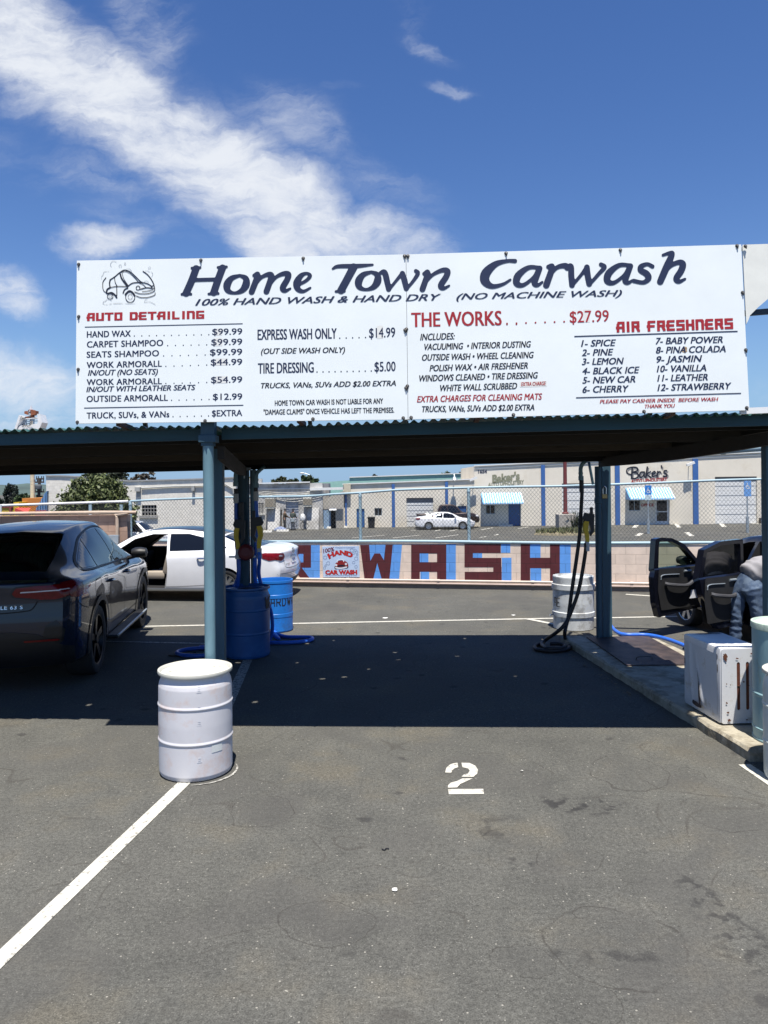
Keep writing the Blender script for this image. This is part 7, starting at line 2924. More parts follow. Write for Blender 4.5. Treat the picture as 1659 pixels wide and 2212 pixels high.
for k, (fn, q_) in enumerate(((B7, (1095, 333, 1387, 405)), (BR, (652, 360, 965, 436)))):
    r_ = rect(fn, *q_)
    d_ = 1.25
    b = MB()
    n = 34
    for i in range(n):
        xa, xb_ = r_[0] + (r_[1] - r_[0]) * i / n, r_[0] + (r_[1] - r_[0]) * (i + 1) / n
        dz = .035 * (i % 2)
        ms = i % 2
        b.quad((xa, -d_, r_[2] + dz), (xb_, -d_, r_[2] + dz), (xb_, 0, r_[3] + dz), (xa, 0, r_[3] + dz), mat=ms)
        b.quad((xa, -d_, r_[2] + dz), (xa, -d_, r_[2] - .10), (xb_, -d_, r_[2] - .10), (xb_, -d_, r_[2] + dz), mat=ms)
    b.quad((r_[0], -d_, r_[2] - .1), (r_[0], 0, r_[2] - .1), (r_[0], 0, r_[3]), (r_[0], -d_, r_[2]), mat=0)
    b.quad((r_[1], 0, r_[2] - .1), (r_[1], -d_, r_[2] - .1), (r_[1], -d_, r_[2]), (r_[1], 0, r_[3]), mat=0)
    b.obj('awning', [M_AWN, M_AWNW], bk)
# writing on the front
xa, za = B7(1074, 190)
xb_, _ = B7(1138, 190)
flat_text(bk, '1654', xa, za, xb_, -.02, .30, M_NAVY, .03)
xa, za = B7(940, 424)
xb_, _ = B7(971, 424)
flat_text(bk, '1654', xa, za, xb_, -.02, .15, M_NAVY, .02)
xa, za = B7(1145, 290)
xb_, _ = B7(1407, 280)
flat_text(bk, 'AUTO UPHOLSTERY', xa, za, xb_, -.02, .36, M_OLIVE, .03, rise=.25)
xa, za = B7(1176, 260)
xb_, _ = B7(1376, 250)
flat_text(bk, "Baker's", xa, za, xb_, -.02, .74, M_OLIVE, .05, rise=.28)
xa, za = BR(690, 328)
xb_, _ = BR(947, 322)
flat_text(bk, 'AUTO UPHOLSTERY', xa, za, xb_, -.02, .33, M_REDL, .035, rise=.18)
xa, za = BR(762, 491)
xb_, _ = BR(851, 491)
flat_text(bk, 'OFFICE', xa, za, xb_, -.02, .26, M_REDL, .05)
# brush script over the office
VS = view(2440, 1800, 3024, 1659)


def script(strokes, m, y, dx=0, dz=0):
    st = []
    for s in strokes:
        q = []
        for (x, yy, r_) in s:
            p = at(*VS(x, yy), YB_) - BO
            q.append((p.x + dx, p.z + dz, r_ / 2.84 / 1.823 / 24.6))
        st.append(smooth2(q, 4) if len(q) > 2 else q)
    v, f = stroke_mesh(st, .022)
    b = MB()
    b.add([(x, y, z) for x, z in v], f)
    return b.obj('lettering', m, bk)


SCR = [[(140, 115, 8), (136, 170, 9), (134, 235, 9)], [(128, 195, 6), (80, 175, 6), (85, 130, 6), (140, 112, 7), (190, 118, 8), (196, 150, 8), (145, 170, 6), (195, 178, 8), (205, 215, 8), (170, 238, 7), (128, 235, 6)],
       [(270, 165, 7), (235, 170, 8), (222, 205, 8), (238, 228, 7), (268, 195, 6), (276, 165, 7), (274, 215, 7), (292, 225, 5)], [(308, 112, 9), (300, 170, 9), (292, 226, 9)], [(345, 160, 6), (306, 192, 6), (350, 226, 8)],
       [(358, 200, 5), (395, 175, 7), (388, 158, 6), (364, 180, 8), (368, 215, 7), (410, 205, 5)], [(425, 160, 8), (418, 222, 8)], [(420, 185, 5), (445, 162, 7), (456, 172, 7)], [(466, 98, 8), (470, 125, 5)],
       [(525, 150, 7), (500, 152, 7), (495, 175, 7), (525, 190, 8), (520, 215, 7), (488, 212, 8)]]
script(SCR, mat('grey_letter_shadow', (.22, .21, .20), .7), -.012, .10, -.12)  # offset grey copy painted as the shadow of the script
script(SCR, M_INK, -.022)
# lamps and cameras fixed to the wall
for fn, x, y, yl in ((B7, 897, 225, 245),):
    xa, za = fn(x, y)
    b = MB()
    b.tube([(xa, -.02, za + .3), (xa, -.5, za + .35), (xa, -.7, za + .1)], .04, 6)
    b.lathe([(.28, -.12), (.12, .12), (.05, .2)], 12, M=Matrix.Translation((xa, -.7, za - .05)))
    b.obj('wall_lamp', M_GALV, bk, smooth=True)
for fn, x, y in ((B7, 1033, 232), (BR, 1092, 192)):
    xa, za = fn(x, y)
    b = MB()
    b.box(-.35, .35, -.12, .12, -.10, .10, M=Matrix.Translation((xa, -.6, za)) @ Matrix.Rotation(R(-20), 4, 'Y'))
    b.beam((xa + .05, 0, za - .25), (xa + .05, -.6, za - .05), .06, .06)
    b.obj('security_camera', M_WHT2, bk)
xa, za = B7(125, 295)
box_obj('meter_box', xa - .3, xa + .3, -.35, -.13, za - .6, za + .35, mat('cream_box', (.55, .50, .38), .6), bk)

# white-trimmed middle building
YM = 66.4
mb_ = thing('commercial_building', 'grey flat-roofed workshop with two wall air conditioners and a garage door', 'building', (at(620, 1100, YM).x, YM, GZ))
MO = Vector(mb_.location)


def BM(zx, zy, Y=YM):
    p = at(*ZL(zx, zy), Y) - MO
    return p.x, p.z


gar, brd, win = rect(BM, 885, 430, 985, 690), rect(BM, 820, 512, 850, 690), rect(BM, 610, 457, 702, 545)
gar[2] = brd[2] = 0
x0_, x1_ = BM(440, 400)[0], BM(1182, 400)[0]
zt_ = BM(700, 302)[1]
b = MB()
facade(b, x0_, x1_, 0, zt_ - .9, [gar, brd, win], 0)
b.quad((x0_, 0, zt_ - .9), (x1_, 0, zt_ - .9), (x1_, 0, zt_ + .05), (x0_, 0, zt_ - .05))
b.quad((x0_, 0, zt_), (x1_, 0, zt_), (x1_, 10, zt_), (x0_, 10, zt_))
b.quad((x1_, 0, 0), (x1_, 10, 0), (x1_, 10, zt_), (x1_, 0, zt_))
b.obj('wall', M_GREYW, mb_)
xp = BM(1080, 300)[0]
b = MB()
b.beam((x0_, -.12, zt_ + .03), (xp, -.12, zt_ + .12), .3, .10)
b.beam((x0_, -.05, BM(600, 345)[1]), (xp, -.05, BM(1080, 340)[1]), .1, .08)
b.beam((xp, -.1, BM(1085, 345)[1]), (BM(1350, 345)[0], -.1, BM(1350, 338)[1]), .25, .22)
b.obj('roof_edge', M_WHT2, mb_)
b = MB()
for k in range(5):
    b.box(gar[0], gar[1], .20, .24, gar[3] * k / 5 + .015, gar[3] * (k + 1) / 5)
b.obj('garage_door', mat('grey_blue_door', (.42, .45, .50), .6, var=.06), mb_)
box_obj('door', brd[0] + .02, brd[1] - .02, .15, .2, 0, brd[3], mat('brown_door', (.17, .145, .12), .7), mb_)
o = box_obj('window', win[0], win[1], .12, .14, win[2], win[3], M_WIN, mb_)
b = MB()
for k in range(8):
    xx = win[0] + (win[1] - win[0]) * (k + .5) / 8
    b.box(xx - .03, xx + .03, .02, .06, win[2], win[3])
b.box(win[0] - .1, win[1] + .1, -.12, .0, win[2] - .12, win[2])
b.obj('bars', M_GREYW, o)
for q_ in ((727, 410, 800, 500), (1032, 410, 1098, 485)):
    r_ = rect(BM, *q_)
    b = MB()
    b.box(r_[0], r_[1], -1.0, 0, r_[2], r_[3])
    o = b.obj('air_conditioner', mat('pale_ac_casing', (.58, .57, .50), .6, var=.08), mb_)
    b = MB()
    for k in range(5):
        xx = r_[0] + (r_[1] - r_[0]) * (k + .6) / 5.2
        b.box(xx - .07, xx + .07, -1.02, -1.0, r_[2] + .12, r_[3] - .12)
    for k in range(4):
        yy = -.85 + .2 * k
        b.box(r_[1], r_[1] + .02, yy - .05, yy + .05, r_[2] + .12, r_[3] - .12)
    b.obj('louvre', mat('ac_louvre', (.25, .22, .17), .7), o)
for zx in (745, 1060):
    xa = BM(zx, 500)[0]
    b = MB()
    b.prism([(0, 0), (-.9, 0), (-.25, BM(700, 505)[1]), (0, BM(700, 505)[1])], -.02 + xa, xa + 1.0, M=Matrix(((0, 0, 1, 0), (1, 0, 0, 0), (0, 1, 0, 0), (0, 0, 0, 1))))
    b.obj('buttress', M_GREYW, mb_)
# lean-to on its right end with a half-open blue door
xl_, xr_ = BM(1182, 400)[0], BM(1352, 400)[0]
zz0, zz1 = BM(1182, 470)[1], BM(1340, 415)[1]
op = rect(BM, 1243, 512, 1284, 670)
op[2] = 0
b = MB()
facade(b, xl_, xr_, 0, op[3] + .1, [op], .6)
b.quad((xl_, .6, op[3] + .1), (xr_, .6, op[3] + .1), (xr_, .6, zz1 + .6), (xl_, .6, zz0 + .4))
b.quad((xl_, .6, zz0 + .4), (xr_, .6, zz1 + .6), (xr_, 8, zz1 + .6), (xl_, 8, zz0 + .4))
b.obj('lean_to_wall', mat('tan_grey_stucco', (.40, .37, .32), .9, var=.12, scale=1), mb_)
box_obj('dark_doorway', op[0], op[1], .88, .92, 0, op[3], M_DARK, mb_)
b = MB()
d0 = Vector((op[0], .58, 0))
d1 = d0 + Vector((-.55, -.65, 0))
b.add([d0, d1, d1 + Vector((0, 0, op[3] - .05)), d0 + Vector((0, 0, op[3] - .05))] + [p + Vector((.04, -.03, 0)) for p in (d0, d1, d1 + Vector((0, 0, op[3] - .05)), d0 + Vector((0, 0, op[3] - .05)))],
      [(0, 1, 2, 3), (7, 6, 5, 4), (0, 4, 5, 1), (1, 5, 6, 2), (2, 6, 7, 3), (3, 7, 4, 0)])
b.obj('door', mat('pale_blue_door', (.30, .42, .55), .5), mb_)
r_ = rect(BM, 1236, 500, 1288, 514)
b = MB()
b.add([(r_[0], .58, r_[3]), (r_[1], .58, r_[3]), (r_[1] + .1, -.2, r_[2]), (r_[0], -.2, r_[2]), (r_[0], .58, r_[3] - .05), (r_[1], .58, r_[3] - .05), (r_[1] + .1, -.2, r_[2] - .05), (r_[0], -.2, r_[2] - .05)],
      [(0, 1, 2, 3), (7, 6, 5, 4), (0, 4, 5, 1), (1, 5, 6, 2), (2, 6, 7, 3), (3, 7, 4, 0)])
b.obj('door_canopy', M_WHT2, mb_)
b = MB()
q2 = random.Random(4)
for k in range(5):
    z_ = BM(700, 350)[1] - .25 * k * .4
    xa = x0_ + 1.2 + k * .3
    b.tube([(xa, -.06, z_), (xa + 3, -.08, z_ - .25 - .1 * k), (xa + 6, -.08, z_ - .2 + .05 * k), (xp - .3 * k, -.06, z_ - .1)], .02, 4)
b.obj('cables', mat('pale_cable', (.50, .49, .45), .7), mb_)
# mint green building behind
YG = 84.0
mg = thing('commercial_building', 'mint green sheet-clad building behind the workshops', 'building', (at(850, 1100, YG).x, YG, GZ))
GO = Vector(mg.location)
pm = [at(*p, YG) - GO for p in (ZL(1000, 300), ZL(1400, 272), ZL(1402, 251), Z7(142, 226), Z7(1100, 190), Z7(1300, 182))]
b = MB()
poly = [(pm[0].x, 0), (pm[5].x, 0), (pm[5].x, pm[5].z), (pm[4].x, pm[4].z), (pm[2].x, pm[2].z), (pm[2].x - .01, pm[1].z), (pm[0].x, pm[0].z)]
b.prism(poly, -8, 0, M=Matrix(((1, 0, 0, 0), (0, 0, -1, 0), (0, 1, 0, 0), (0, 0, 0, 1))))
b.obj('cladding', M_MINT, mg)
b = MB()
b.beam((pm[4].x, -.06, pm[4].z + .05), (pm[2].x, -.06, pm[2].z + .05), .12, .10)
b.obj('roof_edge', M_WHT2, mg)

# cream block building at the left, with its blue corrugated side roof
YC = 63.0
cb_ = thing('block_building', 'cream painted block building with barred window behind the round tree', 'building', (at(340, 1100, YC).x, YC, GZ))
CO = Vector(cb_.location)
Z4 = view(0, 1560, 900, 1659)


def BC(zx, zy, Y=YC):
    p = at(*Z4(zx, zy), Y) - CO
    return p.x, p.z


pts = [BC(334, 580), BC(440, 580), BC(620, 588), BC(935, 618), BC(1480, 602), BC(1710, 592)]
wr2 = rect(BC, 1030, 790, 1136, 866)
b = MB()
facade(b, pts[0][0], pts[-1][0], 0, 3.4, [wr2], 0)
for (xa, za), (xb_, zb_) in zip(pts[:-1], pts[1:]):
    b.quad((xa, 0, 3.4), (xb_, 0, 3.4), (xb_, 0, zb_), (xa, 0, za))
    b.quad((xa, 0, za), (xb_, 0, zb_), (xb_, 14, zb_ - .9), (xa, 14, za - .9))
b.quad((pts[-1][0], 0, 0), (pts[-1][0], 14, 0), (pts[-1][0], 14, pts[-1][1]), (pts[-1][0], 0, pts[-1][1]))
b.quad((pts[0][0], 14, 0), (pts[0][0], 0, 0), (pts[0][0], 0, pts[0][1]), (pts[0][0], 14, pts[0][1]))
b.obj('wall', M_CREAMB, cb_)
b = MB()
for (xa, za), (xb_, zb_) in zip(pts[:-1], pts[1:]):
    b.beam((xa, -.04, za + .03), (xb_, -.04, zb_ + .03), .12, .10)
b.obj('roof_edge', mat('grey_cap', (.33, .33, .33), .7), cb_)
o = box_obj('window', wr2[0], wr2[1], .12, .14, wr2[2], wr2[3], M_WIN, cb_)
b = MB()
for k in range(1, 5):
    xx = wr2[0] + (wr2[1] - wr2[0]) * k / 5
    b.box(xx - .03, xx + .03, .06, .10, wr2[2], wr2[3])
for k in range(1, 3):
    zz = wr2[2] + (wr2[3] - wr2[2]) * k / 3
    b.box(wr2[0], wr2[1], .05, .09, zz - .03, zz + .03)
b.box(wr2[0] - .2, wr2[1] + .1, -.15, 0, wr2[2] - .22, wr2[2])
b.obj('frame', mat('grey_frame', (.30, .29, .27), .7), o)
b = MB()
cpts = [BC(1030, 667), BC(1250, 655), BC(1480, 650), BC(1640, 640), BC(1690, 670), BC(1700, 720)]
b.tube([(x, -.1, z) for x, z in cpts], .07, 6, smooth=0)
for q_ in ((988, 660, 1025, 730), (1397, 655, 1417, 712)):
    r_ = rect(BC, *q_)
    b.box(r_[0], r_[1], -.35, -.001, r_[3] - .35, r_[3])
    b.box(r_[0] + .1, r_[1] - .1, -.10, -.001, r_[2], r_[3] - .35)
b.obj('wall_fittings', mat('grey_fittings', (.36, .36, .34), .6), cb_)
VX = view(0, 1560, 300, 1327)
tri = [at(*VX(*p), YC - .4) - CO for p in ((620, 1990), (812, 1650), (816, 1990))]
b = MB()
n = 9
for k in range(n):
    t0, t1 = k / n, (k + 1) / n
    x0a, x1a = tri[0].x + (tri[2].x - tri[0].x) * t0, tri[0].x + (tri[2].x - tri[0].x) * t1
    z0a, z1a = tri[0].z + (tri[1].z - tri[0].z) * t0, tri[0].z + (tri[1].z - tri[0].z) * t1
    dy = .12 * (k % 2)
    b.quad((x0a, -.4 - dy, tri[0].z), (x1a, -.4 - dy, tri[0].z), (x1a, -.4 - dy, z1a), (x0a, -.4 - dy, z0a), mat=k % 2)
    b.quad((x0a, -.4 - dy, z0a), (x1a, -.4 - dy, z1a), (x1a, 3, z1a), (x0a, 3, z0a), mat=k % 2)
b.box(tri[0].x, tri[2].x, -.6, -.38, tri[0].z - .45, tri[0].z, mat=2)
b.box(tri[0].x, tri[2].x, -.3, -.2, 0, tri[0].z - .45, mat=3)
b.obj('side_roof', [mat('blue_corrugated', (.10, .22, .42), .5), mat('blue_corrugated_pale', (.16, .30, .52), .5), mat('red_fascia', (.38, .05, .05), .6), mat('brown_wall', (.16, .08, .05), .8)], cb_)

# yellow and orange shops at the far left
YY = 72.0
ys = thing('shop_building', 'yellow shop front with an orange upper storey and sloping red awning', 'building', (at(20, 1100, YY).x, YY, GZ))
SO = Vector(ys.location)


def BY(zx, zy, Y=YY):
    p = at(*VX(zx, zy), Y) - SO
    return p.x, p.z


r1, r2, r3 = BY(-400, 1940), BY(235, 1860), BY(540, 1780)
M_YW = block_mat('yellow_painted_block', (.66, .45, .03), bw=.8, bh=.4, var=.06, jd=.8)
b = MB()
b.box(r1[0], BY(235, 0)[0], 0, 8, 0, BY(0, 1940)[1])
b.box(BY(235, 0)[0], BY(330, 0)[0], -.2, 8, 0, BY(0, 1850)[1])
b.box(BY(330, 0)[0], BY(600, 0)[0], 0, 8, 0, BY(0, 2060)[1])
b.obj('wall', M_YW, ys)
b = MB()
b.box(BY(235, 0)[0], BY(700, 0)[0], 1.5, 10, BY(0, 2060)[1], BY(0, 1785)[1])
b.obj('upper_storey', mat('orange_stucco', (.42, .17, .04), .85, var=.1, scale=.5), ys)
a_, c_ = BY(330, 1945), BY(540, 2020)
e_ = BY(540, 1945)
b = MB()
b.add([(a_[0], -.8, a_[1]), (c_[0], -.8, c_[1]), (e_[0], 0, e_[1]), (a_[0], 0, e_[1] + .05), (a_[0], -.8, a_[1] - .3), (c_[0], -.8, c_[1] - .3)], [(0, 1, 2, 3), (4, 5, 1, 0)])
b.obj('awning', mat('red_awning', (.62, .07, .05), .6), ys)
b = MB()
b.box(r1[0], BY(235, 0)[0], -.08, 0, BY(0, 1940)[1] - .02, BY(0, 1925)[1] + .05)
b.box(BY(165, 0)[0], BY(200, 0)[0], -.3, -.001, BY(0, 2030)[1], BY(0, 1940)[1])
b.obj('trim', mat('dark_red_trim', (.25, .05, .04), .7), ys)

# ---------------------------------------------------------------- shop sign on its pole
YS = 80.0
psn = at(*VX(570, 2090), YS)
ss = thing('pole_sign', 'broken white shop sign with rusty star badge on a tall pole above the carport', 'sign', (psn.x, YS, GZ))
SSO = Vector(ss.location)


def PS(zx, zy):
    p = at(*VX(zx, zy), YS) - SSO
    return p.x, p.z


b = MB()
zt_ = PS(560, 430)[1]
b.tube([(0, 0, 0, .24), (0, 0, 5, .22), (0, 0, zt_, .16)], .2, 12, smooth=0)
b.obj('pole', mat('cream_pole_paint', (.55, .52, .44), .6, var=.2, scale=3, stain=(.3, .2, .12), stain_amt=.3), ss, smooth=True)
M_SW = mat('white_sign_box', (.72, .73, .74), .5, var=.08, scale=2)
b = MB()


def slab(pts, y0, y1, m=0):
    q = [PS(*p) for p in pts]
    n = len(q)
    b.add([(x, y0, z) for x, z in q] + [(x, y1, z) for x, z in q], [tuple(range(n)), tuple(range(2 * n - 1, n - 1, -1))] + [(i, n + i, n + (i + 1) % n, (i + 1) % n) for i in range(n)], m)


slab([(345, 585), (700, 585), (735, 480), (400, 520)], -.6, .6)
slab([(308, 570), (345, 585), (420, 350), (385, 338)], -.7, .7)
slab([(660, 585), (735, 585), (785, 465), (745, 320), (697, 318), (712, 450)], -.7, .7)
slab([(400, 395), (690, 372), (690, 385), (400, 410)], -.3, .3)
slab([(385, 338), (470, 360), (465, 385), (430, 380)], -.5, .5)
b.obj('sign_box', M_SW, ss)
b = MB()
for zx in (455, 525, 540, 570, 588, 680):
    x_, z_ = PS(zx, 490)
    b.beam((x_, 0, z_), (x_ + .03, 0, PS(zx, 395)[1]), .10, .10, up=(0, 1, 0))
xa, za = PS(400, 440)
xb_, zb_ = PS(690, 430)
b.beam((xa, 0, za), (xb_, 0, zb_), .08, .08)
b.obj('inner_frame', mat('blue_grey_frame', (.22, .30, .40), .6), ss)
b = MB()
slab([(450, 310), (452, 268), (510, 262), (525, 240), (590, 240), (598, 255), (650, 258), (645, 315), (600, 330), (560, 345), (510, 330)], -.35, .35)
slab([(475, 385), (480, 360), (575, 345), (600, 365)], -.3, .3)
b.obj('badge', mat('rusty_badge', (.26, .085, .04), .8, var=.3, scale=2), ss)
b = MB()
slab([(528, 240), (545, 165), (562, 240)], -.15, .15)
slab([(515, 262), (560, 250), (566, 330), (520, 325)], -.40, -.355)
b.obj('spire', M_SW, ss)
xa, za = PS(520, 310)
flat_text(ss, '54', xa, za, PS(566, 310)[0], -.42, .33, M_INK, .03)
xa, za = PS(436, 548)
flat_text(ss, 'SHOP', xa, za, PS(612, 540)[0], -.73, .38, M_INK, .02, .25, rise=.1)

# ---------------------------------------------------------------- utility pole, street lamp, red pole, parking signs
pu = at(*VX(680, 1780), 140)
up_ = thing('utility_pole', 'dark timber utility pole with three cross-arms and a transformer', 'utility pole', (pu.x, 140, GZ))
b = MB()
kz = lambda zy: at(*VX(690, zy), 140).z - GZ
kx = lambda zx: at(*VX(zx, 1500), 140).x - pu.x
b.tube([(kx(665), 0, 0), (kx(690), 0, kz(1425))], .28, 8, smooth=0)
b.obj('pole', mat('dark_timber_pole', (.05, .04, .035), .9), up_)
for z_, x0_, x1_ in ((1440, 632, 765), (1498, 600, 765), (1665, 605, 765)):
    b = MB()
    b.beam((kx(x0_), 0, kz(z_)), (kx(x1_), 0, kz(z_)), .25, .28)
    for t in (.05, .3, .7, .95):
        xx = kx(x0_) + (kx(x1_) - kx(x0_)) * t
        b.tube([(xx, 0, kz(z_)), (xx, 0, kz(z_) + .5)], .09, 5, smooth=0)
    b.obj('cross_arm', mat('dark_timber_pole', (.05, .04, .035), .9), up_)
b = MB()
b.lathe([(.55, kz(1620)), (.6, kz(1610)), (.6, kz(1550)), (.3, kz(1540))], 12, M=Matrix.Translation((kx(690), -.5, 0)))
b.obj('transformer', mat('grey_transformer', (.14, .15, .16), .6), up_, smooth=True)
b = MB()
b.box(kx(630), kx(655), -.3, .3, kz(1600), kz(1540))
b.obj('insulator', M_GALV, up_)
VN2 = view(900, 1800, 1260, 1625)
pl_ = at(*VN2(1465, 460), 110)
sl = thing('street_lamp', 'slim grey street lamp with one curved arm above the roofs', 'street lamp', (pl_.x, 110, GZ))
q0 = at(*VN2(1462, 330), 110)
q1, q2, q3 = at(*VN2(1420, 310), 110), at(*VN2(1370, 292), 110), at(*VN2(1310, 285), 110)
L_ = Vector(sl.location)
b = MB()
b.tube([(0, 0, 0, .16), (0, 0, q0.z - GZ, .10)], .1, 8, smooth=0)
b.obj('pole', M_GALV, sl, smooth=True)
b = MB()
b.tube([q0 - L_, q1 - L_, q2 - L_, q3 - L_], .07, 6)
b.obj('arm', M_GALV, sl, smooth=True)
b = MB()
c = q3 - L_
b.lathe([(.02, -.14), (.16, -.08), (.18, .02), (.08, .10)], 10, M=Matrix.Translation(c) @ Matrix.Scale(2.2, 4, (1, 0, 0)))
b.obj('lamp_head', M_WHT2, sl, smooth=True)
pr_ = gnd(*ZR(228, 668), z=GZ)
rp_ = thing('lamp_post', 'dark red steel pole on a square concrete base in the planter', 'pole', tuple(pr_))
b = MB()
b.box(-.65, .65, -.65, .65, 0, 1.35, bev=.05)
b.obj('concrete_base', mat('rough_grey_concrete', (.38, .35, .31), .9, var=.15), rp_)
b = MB()
b.tube([(0, 0, 1.35, .16), (0, 0, 7.5, .13)], .15, 10, smooth=0)
b.lathe([(.26, 1.36), (.26, 1.45), (.2, 1.5)], 10)
b.obj('pole', mat('maroon_pole_paint', (.16, .035, .035), .5, var=.15), rp_, smooth=True)
VS2 = VS
for k, (px0, px1, pt0, pt1, base, lab) in enumerate(((284, 358, 315, 480, 880, 'blue accessible parking sign with a pale lower plate, before the office door'), (1390, 1470, 262, 442, 850, 'faded blue accessible parking sign before the last roller door'))):
    xm = (px0 + px1) / 2
    Yk = 56.0
    p0_ = at(*VS2(xm, base), Yk)
    t = thing('parking_sign', lab, 'sign', (p0_.x, Yk, GZ), 0, 'accessible parking signs')
    O_ = Vector(t.location)
    zt1 = at(*VS2(xm, pt0), Yk).z - GZ
    zt0 = at(*VS2(xm, pt1), Yk).z - GZ
    hw = (at(*VS2(px1, pt0), Yk).x - at(*VS2(px0, pt0), Yk).x) / 2
    b = MB()
    b.tube([(0, 0, 0), (0, 0, zt1 - .02)], .05, 8, smooth=0)
    b.tube([(0, 0, 0), (0, 0, zt0 * .45)], .11, 8, smooth=0)
    b.obj('post', M_GALV, t, smooth=True)
    zs_ = zt1 - (zt1 - zt0) * (.64 if k == 0 else .98)
    b = MB()
    b.box(-hw, hw, -.075, -.055, zs_, zt1)
    o = b.obj('sign_plate', mat('blue_sign_face', (.03, .22, .66), .4) if k == 0 else mat('faded_blue_sign', (.15, .33, .66), .5), t)
    v, f = stroke_mesh([smooth2(arc(0, 0, .15, 60, 330, .03, 14)), [(-.03, .38, .045), (-.03, .36, .045)], [(-.03, .28, .03), (-.01, .08, .03), (.13, .07, .03), (.20, -.12, .03)]], .02)
    kk = hw / .34
    b = MB()
    b.add([(x * kk, -.079, zt1 - .62 * kk + y * kk) for x, y in v], f)
    b.obj('symbol', M_WHT2, o)
    if k == 0:
        b = MB()
        b.box(-hw, hw, -.07, -.055, zt0, zs_ - .02)
        b.obj('lower_plate', mat('pale_plate', (.52, .66, .72), .5), t)

# ---------------------------------------------------------------- markings, wheel stops, planter of the lower lot
for pr2_ in (((160, 660), (395, 640)), ((455, 660), (650, 640)), ((765, 660), (930, 637)), ((1085, 657), (1135, 650)), ((590, 606), (650, 599)), ((760, 610), (850, 590)), ((870, 610), (960, 592)), ((1195, 641), (1220, 633)), ((1365, 592), (1440, 580)), ((1095, 602), (1180, 586))):
    stripe('parking_line', [gnd(*Z7(*pr2_[0]), z=GZ), gnd(*Z7(*pr2_[1]), z=GZ)], .16, GZ + .004)
for pr2_ in (((735, 700), (765, 680)), ((1085, 675), (1120, 702)), ((712, 642), (735, 620)), ((1010, 615), (1030, 641)), ((1325, 613), (1350, 637)), ((1500, 610), (1640, 618))):
    stripe('parking_line', [gnd(*ZR(*pr2_[0]), z=GZ), gnd(*ZR(*pr2_[1]), z=GZ)], .35, GZ + .004)
stripe('parking_line', [gnd(*ZR(540, 636), z=GZ), gnd(*ZR(1640, 632), z=GZ)], .12, GZ + .006, M_PAINT2)
stripe('parking_line', [gnd(*ZR(560, 684), z=GZ), gnd(*ZR(1500, 680), z=GZ)], .12, GZ + .006, M_PAINT2)
ws_src = None
for fn, x0, x1, y, lab in ((Z7, 1222, 1325, 576, 'concrete wheel stop before the blue awning door'), (ZR, 735, 862, 621, 'concrete wheel stop before the office window'), (ZR, 1028, 1110, 617, 'concrete wheel stop between the office door and the last roller door'), (ZL, 810, 905, 690, 'white wheel stop beside the two people'), (ZL, 1172, 1250, 665, 'white wheel stop left of the half-open blue door'), (ZL, 1300, 1385, 660, 'white wheel stop right of the half-open blue door'), (ZL, 700, 770, 697, 'white wheel stop before the barred grey window')):
    a, c = gnd(*fn(x0, y), z=GZ), gnd(*fn(x1, y), z=GZ)
    m_ = (a + c) / 2
    hl_ = (c - a).length / 2
    b = MB()
    b.prism([(-.12, 0), (.12, 0), (.08, .16), (-.08, .16)], -hl_, hl_, M=Matrix(((0, 0, 1, 0), (1, 0, 0, 0), (0, 1, 0, 0), (0, 0, 0, 1))))
    o = b.obj('wheel_stop', mat('pale_wheel_stop', (.62, .60, .54), .85, var=.1))
    o.location = (m_.x, m_.y, GZ + .002)
    tag(o, lab, 'wheel stop', 'wheel stops in the lower lot')
xa, za = B7(275, 513)
xb_, zb_ = B7(327, 580)
b = MB()
w_ = (xb_ - xa)
b.add([(-w_ * .42, -.4, 0), (w_ * .42, -.4, 0), (w_ * .42, .4, 0), (-w_ * .42, .4, 0), (-w_ * .5, -.5, za), (w_ * .5, -.5, za), (w_ * .5, .5, za), (-w_ * .5, .5, za)], [(3, 2, 1, 0), (0, 1, 5, 4), (1, 2, 6, 5), (2, 3, 7, 6), (3, 0, 4, 7), (4, 5, 6, 7)])
o = b.obj('wheelie_bin', mat('black_bin_plastic', (.018, .018, .02), .6))
o.location = (BO.x + (xa + xb_) / 2, YB_ - .8, GZ)
tag(o, 'black wheelie bin below the small window', 'bin')
b = MB()
b.box(-w_ * .53, w_ * .53, -.56, .52, za, za + .10, bev=.03)
b.obj('lid', M_TRIMK, o)
b = MB()
xa, za = BR(1592, 572)
b.box(xa, xa + .75, -.6, -.05, 0, za, bev=.03)
o = b.obj('crate', mat('dark_bronze_box', (.05, .04, .035), .7))
o.location = BO
tag(o, 'small dark box against the wall right of the last roller door', 'box')


